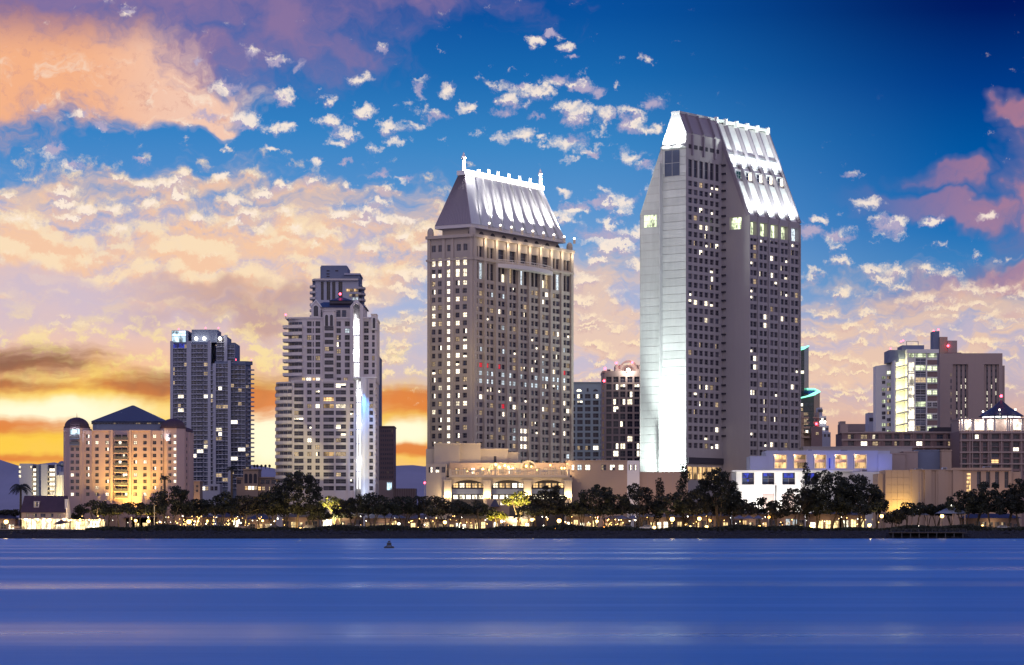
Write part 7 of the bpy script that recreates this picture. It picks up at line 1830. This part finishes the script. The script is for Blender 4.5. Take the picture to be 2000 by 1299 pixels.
# ------------------------------------------------------------------ shops behind the trees
def shop(p0, p1, eave, roof, label, Y=852, var='shop', mat='peach', cells=None, name='shop_pavilion', hipped=True):
    z = lambda py: Z(py, Y); B = Bld(name, label, 'building', (X((p0 + p1) / 2, Y), Y, GZ)); R = B.root; x0, x1 = X(p0, Y), X(p1, Y)
    mb = MB(); mb.box(x0, x1, Y, Y + 6, GZ, z(eave)); part(mb, 'wall', 'mauve' if mat == 'peach' else mat, R)
    n = cells or max(2, int((x1 - x0) / 1.9)); f = Face((x0, Y - .02), (1, 0)); w = (x1 - x0) / n; r = random.Random(int(p0))
    for k in range(n):
        v = var if isinstance(var, str) else r.choice(var); B.win(f, w * (k + .5), GZ + .2, w * .72, (z(eave) - GZ) * r.uniform(.45, .72), v, -.04, 'frame')
    mb = MB()
    if hipped: hip_roof(mb, x0 - .8, x1 + .8, Y - 1.2, Y + 7, z(eave), z(roof), max(.2, (x1 - x0) / 2 - 2.5))
    else: mb.box(x0 - .5, x1 + .5, Y - 1.2, Y + 6.5, z(eave), z(roof))
    part(mb, 'roof', 'darkroof', R); point(((x0 + x1) / 2, Y - 2.4, GZ + 2.0), 60 + 14 * (x1 - x0), (1, .72, .36), .3, R, 'shop_light'); B.finish()
V1 = ['shop', 'amber', 'dark', 'shopw']; V2 = ['dark', 'dark', 'amber', 'dim', 'dark', 'shop', 'dark2']
shop(-16, 30, 1013, 1004, 'lit kiosk building at the shore edge before the restaurant', 836, V1)
shop(246, 306, 1012, 1004, 'low lit pavilion under the flat-topped trees by the pink hotel', 850, V2)
shop(352, 412, 1010, 1001, 'low shop with scattered lit windows under the big domed tree', 852, V2)
shop(424, 468, 1010, 998, 'hip-roofed shop with bright windows under the glass tower trees', 854, ['shopw', 'shop', 'dark'])
shop(486, 530, 1014, 1004, 'dim shop with amber windows under the spreading tree', 852, V2)
shop(552, 622, 1010, 1003, 'low shop behind the uplit trunks of the tallest broad crown', 854, V2)
shop(628, 708, 1009, 1004, 'plain dark store with one bright doorway below the yellow tree', 856, 'dark2', 'mauve', 5, hipped=False)
def doorway():
    Y = 855.4; R = root('lit_doorway', 'tall bright yellow-white doorway of the plain dark store', 'doorway', (X(639, Y), Y, GZ)); mb = MB()
    mb.box(X(630, Y), X(649, Y), Y - .3, Y + .4, GZ, Z(1013, Y)); part(mb, 'door_surround', 'peach', R)
    for (a, b_) in ((630.5, 634), (636, 648.5)): mb = MB(); mb.box(X(a, Y), X(b_, Y), Y - .36, Y - .3, GZ + .1, Z(1014.5, Y)); part(mb, 'door_pane', 'litfull', R)
doorway()
shop(712, 790, 1012, 1004, 'low shop with small warm lights under the wide domed tree', 852, V2)
shop(800, 868, 1013, 1005, 'low shop with faint windows under the podium corner trees', 854, V2)
shop(876, 950, 1013, 1008, 'long shop front glowing white below the first podium arch', 846, ['shopw', 'shopw', 'shop'], hipped=False)
shop(962, 1036, 1014, 1009, 'long white lit arcade beside the small golden tree', 846, ['shopw', 'shop', 'shopw', 'dark'], hipped=False)
shop(1106, 1168, 1009, 1001, 'dark-roofed cafe with a lit lantern and amber windows', 850, ['shop', 'amber', 'dark', 'shopw'])
shop(1178, 1232, 1014, 1007, 'low dim kiosk row under the peach wing trees', 854, ['dark', 'dark2', 'amber'])
shop(1240, 1334, 1010, 1003, 'low building with bright doorways below the white floodlit wall', 852, ['shop', 'dark', 'shopw', 'dark', 'dark2'])
shop(1340, 1424, 1008, 1000, 'low building with narrow lit openings under the tall dense tree', 854, ['dark', 'amber', 'dark', 'shop'])
shop(1434, 1500, 1004, 997, 'dim canteen behind blue parasols before the white hall', 856, ['dark2', 'dark', 'amber'])
shop(1506, 1572, 1004, 1000, 'flat-roofed dark store below the third window of the white hall', 858, ['dark', 'dark2', 'cool'], hipped=False)
shop(1580, 1640, 1004, 998, 'open restaurant arcade with bright yellow bays under the bushy trees', 848, ['shopw', 'shop', 'shop'], 'peach')
shop(1644, 1690, 1006, 1000, 'second yellow lit arcade under the big dense tree', 848, ['shop', 'shopw', 'dark'], 'peach')
shop(1880, 1990, 1012, 1003, 'low dark building with one cluster of white lights under the dense domed tree', 852, ['dark', 'dark', 'dark2', 'dimhalf'])
def lantern_roof():
    Y = 849; R = root('roof_lantern', 'glowing amber glass lantern on the dark cafe roof', 'lantern', (X(1124, Y), Y + 1.5, Z(1001, Y))); mb = MB()
    x0, x1 = X(1113, Y), X(1136, Y); mb.solid([(x0 + 1.2, Y + .6, Z(1001.6, Y)), (x1 - 1.2, Y + .6, Z(1001.6, Y)), (x1 - 1.2, Y + 3, Z(1001.6, Y)), (x0 + 1.2, Y + 3, Z(1001.6, Y))], [(x0, Y, Z(995, Y)), (x1, Y, Z(995, Y)), (x1, Y + 3.6, Z(995, Y)), (x0, Y + 3.6, Z(995, Y))]); part(mb, 'lantern_glass', 'litamber', R)
    mb = MB(); mb.box(x0 - .3, x1 + .3, Y - .3, Y + 3.9, Z(995, Y), Z(994, Y)); part(mb, 'lantern_roof', 'maroonroof', R)
lantern_roof()
# shelter with pointed roof near the right end
def shelter(px0, px1, top, eave, label, Y):
    R = root('park_shelter', label, 'shelter', (X((px0 + px1) / 2, Y), Y, GZ)); z = lambda py: Z(py, Y); x0, x1 = X(px0, Y), X(px1, Y)
    mb = MB(); hip_roof(mb, x0, x1, Y - 3, Y + 3, z(eave), z(top), .4); mb.box((x0 + x1) / 2 - .5, (x0 + x1) / 2 + .5, Y - .5, Y + .5, z(top) - .3, z(top) + .5); part(mb, 'roof', 'slate', R)
    for fx in (.12, .5, .88): mb = MB(); x = x0 + (x1 - x0) * fx; mb.tube((x, Y - 2.2, GZ), (x, Y - 2.2, z(eave) + .05), .16, n=6); part(mb, 'post', 'brown', R)
    mb = MB(); mb.ball((x0 + (x1 - x0) * .45, Y - 3.1, z(top) + .2), .25, 6); part(mb, 'roof_lamp', 'lampwhite', R)
shelter(1828, 1890, 989, 1003, 'open park shelter with a grey pointed roof on brown posts', 838)
shelter(1776, 1812, 996, 1006, 'smaller dim park shelter between low trees below the fluted wall', 842)
# ------------------------------------------------------------------ parasols, benches, tables
for i, (px, w, lab) in enumerate(((1444, 24, 'dark blue parasol at the near edge of the canteen terrace'), (1462, 22, 'blue parasol in the middle of the canteen terrace'), (1481, 20, 'blue parasol next to the pole lamp before the white hall'), (1214, 22, 'blue parasol by the kiosk row under the peach wing'), (1236, 20, 'pale blue parasol past the kiosk row'))):
    umbrella(px, 1006, 1012, w, lab, 834, 'canvas', 0, 'blue parasols on the terraces')
def bench(px, label, Y=824, first=[None]):
    x = X(px, Y)
    if first[0] is None:
        R = root('park_bench', label, 'bench', (x, Y, GZ), 'benches along the promenade')
        for k in range(3): mb = MB(); mb.box(x - 1.6, x + 1.6, Y - .3 + .2 * k, Y - .14 + .2 * k, GZ + .45, GZ + .5); part(mb, 'seat_slat', 'peach', R)
        for k in range(3): mb = MB(); mb.box(x - 1.6, x + 1.6, Y + .3, Y + .35, GZ + .62 + .2 * k, GZ + .76 + .2 * k); part(mb, 'back_slat', 'peach', R)
        for sx in (-1.4, 1.4): mb = MB(); mb.box(x + sx - .05, x + sx + .05, Y - .3, Y + .3, GZ, GZ + .45); mb.box(x + sx - .05, x + sx + .05, Y + .24, Y + .3, GZ + .45, GZ + 1.2); part(mb, 'leg', 'pole', R)
        first[0] = R
    else:
        R = copy_tree(first[0]); R.location = (x, Y, GZ); R['label'] = label
    return R
bench(1851, 'slatted bench catching lamplight in front of the pointed-roof shelter')
bench(1862, 'second slatted bench beside the lamplit one at the shelter', 826)
bench(1002, 'bench on the promenade before the white lit arcade')
bench(470, 'bench near the spreading tree by the arcaded building')
bench(30, 'bench on the terrace before the steep-roofed restaurant')
# ------------------------------------------------------------------ lamps
def lamp_post(px, py, label, mat='lamp', Y=827, r=.42, en=500, group='lamp posts along the waterfront'):
    x = X(px, Y); zz = Z(py, Y); r *= 1.3; R = root('street_lamp', label, 'lamp', (x, Y, GZ), group)
    mb = MB(); mb.tube((x, Y, GZ), (x, Y, zz - r * .7), .09, .06, 6); mb.lathe(x, Y, [(.2, GZ), (.16, GZ + .4)], 8); part(mb, 'pole', 'pole', R)
    mb = MB(); mb.ball((x, Y, zz), r, 10); part(mb, 'globe', mat, R, smooth=True)
    mb = MB(); mb.lathe(x, Y, [(r * .9, zz + r * .75), (.05, zz + r * 1.35)], 8); part(mb, 'cap', 'pole', R)
    c = {'lamp': (1, .72, .32), 'lampwhite': (1, .95, .82), 'lamporange': (1, .5, .14), 'lampgreen': (.1, 1, .6), 'beacon': (1, .1, .1)}[mat]
    point((x, Y - r - .25, zz), en, c, .3, R)
for a in ((12, 1019, 'bright lamp globe at the terrace corner before the kiosk', 'lamp', 824, .5, 900), (265, 1017, 'lamp beside the low pavilion under the pink hotel trees', 'lamp', 832, .36, 500), (290, 1018, 'second lamp beside the low pavilion, close to the big domed tree', 'lamp', 828, .42, 600),
          (369, 1019, 'brightest amber lamp under the big domed tree', 'lamp', 826, .55, 1100), (312, 1019, 'tiny white lamp under the big domed tree', 'lampwhite', 832, .16, 60), (387, 1018, 'small lamp just past the brightest amber lamp', 'lamp', 832, .22, 150), (405, 1017, 'small lamp beside the shop with scattered windows', 'lamp', 832, .22, 150),
          (513, 1017, 'small lamp beside the uplit trunks by the dim shop', 'lamp', 834, .26, 250), (505, 1033, 'low lamp on the shore crest under the spreading tree', 'lamp', 822, .28, 200), (587, 1033, 'low amber lamp on the crest below the tallest broad crown', 'lamp', 822, .38, 350), (672, 1033, 'low amber lamp on the crest past the bright doorway', 'lamp', 822, .38, 350),
          (724, 1032, 'tiny white lamp on the crest before the wide domed tree', 'lampwhite', 822, .2, 80), (758, 1035, 'green navigation lamp on the shore crest behind the dark buoy', 'lampgreen', 820, .3, 180), (779, 1023, 'white lamp under the low tree past the wide domed tree', 'lampwhite', 830, .3, 250), (816, 1032, 'low amber lamp below the podium corner tree', 'lamp', 822, .36, 350),
          (869, 1020, 'bright lamp post at the start of the long white shop front', 'lamp', 830, .42, 600), (863, 1032, 'small low lamp beside the bright white one', 'lamp', 822, .2, 120), (903, 1034, 'blazing white lamp low on the crest before the long shop front', 'lampwhite', 820, .5, 700), (980, 1018, 'lamp at the foot of the small golden tree', 'lampwhite', 832, .3, 250),
          (991, 1032, 'low amber lamp before the white lit arcade', 'lamp', 822, .32, 300), (1039, 1015, 'yellow lamp post at the end of the white lit arcade', 'lamp', 830, .42, 500), (1084, 1031, 'large orange lamp low on the crest before the cafe', 'lamporange', 820, .5, 800), (1092, 1017, 'yellow lamp directly above the orange one by the cafe', 'lamp', 832, .5, 900),
          (1166, 1018, 'yellow lamp post between the cafe and the kiosk row', 'lamp', 830, .36, 400), (1180, 1031, 'small orange lamp low on the crest before the kiosk row', 'lamporange', 822, .34, 350), (1241, 1016, 'tiny white lamp beside the pale blue parasol', 'lampwhite', 834, .16, 80), (1278, 1030, 'low amber lamp below the white floodlit end wall', 'lamp', 822, .38, 400),
          (1313, 1014, 'very bright yellow lamp before the low building under the floodlit wall', 'lamp', 832, .55, 1100), (1366, 1013, 'bright lamp post under the tall dense tree', 'lamp', 830, .45, 700), (1387, 1017, 'dimmer lamp under the tall dense tree', 'lamporange', 832, .28, 250), (1380, 1029, 'low amber lamp on the crest under the tall dense tree', 'lamp', 822, .38, 400),
          (1502, 1010, 'amber lamp among the blue parasols before the white hall', 'lamporange', 836, .3, 250), (1483, 1029, 'low amber lamp below the blue parasols', 'lamp', 822, .38, 400), (1585, 1027, 'low amber lamp before the open yellow arcade', 'lamp', 822, .42, 500), (1698, 1026, 'low amber lamp below the yellow floodlit wall', 'lamp', 822, .42, 500),
          (1722, 1008, 'amber lamp post at the foot of the yellow floodlit wall', 'lamp', 832, .42, 600), (1840, 1008, 'yellow lamp post at the pointed-roof shelter', 'lamp', 832, .42, 600), (1919, 1027, 'small amber lamp low on the crest under the dense domed tree', 'lamp', 822, .26, 200), (1795, 1028, 'faint white path lamp past the smaller shelter', 'lampwhite', 822, .16, 80),
          (1810, 998, 'tiny white lamp above the smaller shelter', 'lampwhite', 846, .16, 60), (345, 1033, 'tiny white lamp low on the crest below the big domed tree', 'lampwhite', 821, .16, 80), (425, 1033, 'tiny white lamp low on the crest below the glass tower', 'lampwhite', 821, .18, 80)):
    lamp_post(*a)
for k, (px, py, lab) in enumerate(((178, 1033, 'first of the crowded ground lights past the restaurant pergola'), (190, 1034, 'second of the crowded ground lights past the restaurant pergola'), (196, 1034.5, 'brightest of the crowded ground lights past the restaurant pergola'), (204, 1035, 'last of the crowded ground lights past the restaurant pergola'), (253, 1033, 'ground light before the low pavilion by the pink hotel'), (261, 1033, 'second ground light before the low pavilion by the pink hotel'))):
    lamp_post(px, py, lab, 'lamp', 820, .3, 250, 'ground lights on the shore crest')
# warm uplights on trunks
for (px, en) in ((585, 1500), (500, 500), (1015, 500), (1160, 200), (1092, 300), (1600, 350), (1350, 200)):
    point((X(px, 831), 831, GZ + 1.0), en * 2.5, (1, .66, .22), .3, None, 'trunk_uplight')
# thin poles
for (px, top, lab) in ((1795, 962, 'thin pale flagpole before the fluted peach wall'), (301.5, 984, 'short pole with a lit strip in front of the big domed tree'), (829.5, 936, 'slim mast with a red lamp at the corner of the podium')):
    Y = 856 if px != 301.5 else 829; R = root('mast', lab, 'pole', (X(px, Y), Y, GZ)); mb = MB(); mb.tube((X(px, Y), Y, GZ), (X(px, Y), Y, Z(top, Y)), .13, .06, 6); part(mb, 'shaft', 'lightframe', R)
    if px > 1000: mb = MB(); mb.ball((X(px, Y), Y, Z(top, Y)), .15, 6); part(mb, 'finial', 'lightframe', R)
    elif px > 800: mb = MB(); mb.ball((X(px, Y), Y, Z(943, Y)), .35, 6); part(mb, 'red_lamp', 'beacon', R)
    else: mb = MB(); mb.box(X(px, Y) - .12, X(px, Y) + .12, Y - .15, Y - .1, Z(996, Y), Z(985, Y)); part(mb, 'light_strip', 'litdim', R)
# ------------------------------------------------------------------ parked cars
def car(px, label, Y=833, mat='carpaint', rot=0.0, first={}):
    x = X(px, Y)
    if mat not in first:
        R = root('parked_car', label, 'car', (x, Y, GZ + .02), 'cars parked behind the trees'); g = GZ + .02
        mb = MB(); pr = [(-2.1, .35), (2.1, .35), (2.15, .75), (1.9, .92), (1.0, .98), (.55, 1.42), (-1.1, 1.45), (-1.75, 1.0), (-2.1, .9)]
        mb.solid([(x + a, Y + .85, g + b_) for a, b_ in pr], [(x + a, Y - .85, g + b_) for a, b_ in pr]); part(mb, 'body', mat, R)
        mb = MB(); wp = [(-1.45, 1.0), (.85, 1.0), (.5, 1.36), (-1.02, 1.38)]; mb.solid([(x + a, Y + .87, g + b_) for a, b_ in wp], [(x + a, Y - .87, g + b_) for a, b_ in wp]); part(mb, 'side_window', 'glass', R)
        for sx in (-1.3, 1.35):
            for sy in (-.8, .8): mb = MB(); mb.tube((x + sx, Y + sy - .1, g + .33), (x + sx, Y + sy + .1, g + .33), .33, n=12); part(mb, 'wheel', 'tyre', R)
        for sy in (-.55, .55): mb = MB(); mb.box(x + 2.1, x + 2.18, Y + sy - .18, Y + sy + .18, g + .6, g + .75); part(mb, 'headlight', 'lightframe', R); mb = MB(); mb.box(x - 2.14, x - 2.08, Y + sy - .18, Y + sy + .18, g + .65, g + .8); part(mb, 'tail_light', 'maroonroof', R)
        first[mat] = R; R.rotation_euler = (0, 0, rot)
    else:
        R = copy_tree(first[mat]); R.location = (x, Y, GZ + .02); R['label'] = label; R.rotation_euler = (0, 0, rot)
for a in ((538, 'dark car parked beside the uplit trunks of the tallest broad crown', 833, 'carpaint', 0), (606, 'dark car parked just before the plain dark store', 834, 'carpaint', .1), (428, 'pale car under the glass tower trees by the bright shop', 833, 'carpaintpale', 3.1), (702, 'pale car parked past the low amber lamp by the wide domed tree', 834, 'carpaintpale', 0),
          (770, 'dark car beside the green navigation lamp', 833, 'carpaint', 3.1), (1110, 'pale car parked in front of the lantern cafe', 833, 'carpaintpale', 0), (1228, 'dark car under the peach wing parasols', 833, 'carpaint', .05), (1262, 'pale car below the rounded tree at the white floodlit wall', 834, 'carpaintpale', 3.1),
          (1350, 'dark car between the two bright lamps by the tall dense tree', 834, 'carpaint', 0), (1530, 'pale car below the dark flat-roofed store', 834, 'carpaintpale', 0), (1548, 'dark car beside the pale one at the flat-roofed store', 836, 'carpaint', 3.1), (1960, 'pale car under the dense domed tree near the white lights', 834, 'carpaintpale', 0)):
    car(*a)
# ------------------------------------------------------------------ navigation buoy
def buoy():
    Y = 418; x = X(760, Y); R = root('navigation_buoy', 'dark cage-topped buoy floating on the open water before the wide domed tree', 'buoy', (x, Y, 0))
    mb = MB(); mb.lathe(x, Y, [(.5, -.3), (.78, -.05), (.8, .18), (.66, .3)], 14); part(mb, 'float', 'pole', R)
    for k in range(4): t = math.pi * (k / 2 + .25); mb = MB(); mb.tube((x + .55 * math.cos(t), Y + .55 * math.sin(t), .28), (x + .13 * math.cos(t), Y + .13 * math.sin(t), .95), .05, n=5); part(mb, 'leg', 'pole', R)
    mb = MB(); mb.prism([(x - .34, Y - .06), (x + .34, Y - .06), (x + .34, Y + .06), (x - .34, Y + .06)], .36, .84); part(mb, 'daymark', 'pole', R)
    mb = MB(); mb.lathe(x, Y, [(.2, .93), (.22, 1.0), (.12, 1.12)], 10); part(mb, 'top_lantern', 'pole', R)
buoy()

# added glowing dots for the far window and car lights between the trunks
rnd = random.Random(12); mb = MB()
for i in range(230):
    px = rnd.choice([rnd.uniform(150, 560), rnd.uniform(700, 1240), rnd.uniform(1150, 1720), rnd.uniform(340, 480)]); py = rnd.uniform(1008, 1027); Y = rnd.uniform(838, 847)
    mb.ball((X(px, Y), Y, Z(py, Y)), rnd.uniform(.06, .17), 5, rnd.choice([0, 0, 1]))
o = setting(mb, 'added_light_dots', ['lamp', 'lampwhite'], 'stuff')

# ------------------------------------------------------------------ dock and rooftop equipment
def dock():
    Y = 811; R = root('dock', 'dark timber dock on piles at the shore below the pointed-roof shelter', 'dock', (X(1790, Y), Y, 0))
    for k in range(9): mb = MB(); x = X(1742 + 17 * k, Y); mb.tube((x, Y - 2.4, -1.2), (x, Y - 2.4, 2.0), .16, n=7); part(mb, 'pile', 'pole', R)
    for k in range(16): mb = MB(); a = X(1738 + 9.2 * k, Y); b_ = X(1738 + 9.2 * (k + 1), Y); mb.box(a + .02, b_ - .02, Y - 2.8, Y + 7, 1.62 + .01 * (k % 3), 1.78 + .01 * (k % 3)); part(mb, 'deck_board', 'bark', R)
    mb = MB(); x0, x1 = X(1738, Y), X(1885, Y); mb.box(x0, x1, Y - 2.75, Y - 2.65, 2.75, 2.83)
    part(mb, 'rail', 'pole', R)
    for k in range(12): mb = MB(); x = x0 + (x1 - x0) * k / 11; mb.box(x - .05, x + .05, Y - 2.76, Y - 2.66, 1.7, 2.8); part(mb, 'rail_post', 'pole', R)
dock()
rnd = random.Random(44)
def units(parent_name, Y, lst):
    par = None
    for o in COL.objects:
        if o.parent is None and o.get('label') == parent_name: par = o
    for (px, py, w, h, dy) in lst:
        mb = MB(); a, b_ = X(px - w / 2, Y), X(px + w / 2, Y); z0, z1 = Z(py, Y) - .3, Z(py - h, Y); mb.box(a, b_, Y + dy, Y + dy + 3, z0, z1)
        u = part(mb, 'roof_unit', 'greyblue', par); mb = MB(); f = Face((a, Y + dy - .03), (1, 0)); n = 4
        for k in range(n): f.box(mb, .2, b_ - a - .2, 0, .05, z0 + .4 + (z1 - z0 - .5) * k / n, z0 + .55 + (z1 - z0 - .5) * k / n)
        part(mb, 'louvre', 'frame', u, stuff=True)
units('peach hotel wing with six small lit windows linking the two tall towers', 872, [(1135, 900, 12, 3.5, 6), (1170, 900, 8, 4.5, 8), (1204, 900, 14, 3, 5)])
units('low hall with a floodlit white ground storey, blue washed upper wall and five amber bays', 905, [(1530, 880, 14, 3, 10), (1590, 880, 10, 4, 12), (1655, 880, 16, 3, 9), (1690, 921, 12, 5, 2)])
units('blank peach walled wing with one amber uplit face and a fluted long wall', 880, [(1800, 918, 14, 4, 6), (1850, 917, 9, 5, 5), (1935, 914, 14, 4, 6)])
units('pink hotel with dark domed corner turrets and a low pyramid roof, lit amber from below', 850, [(170, 841, 7, 4, 3), (328, 834, 6, 5, 9)])
units('brown office block with square dark windows and a curved rooftop arch', 1030, [(1190, 724, 7, 4, 5)])
units('sandstone hotel podium with three lit round arches below a glowing terrace', 868, [(905, 868, 12, 3.5, 12), (960, 879, 10, 4, 13)])
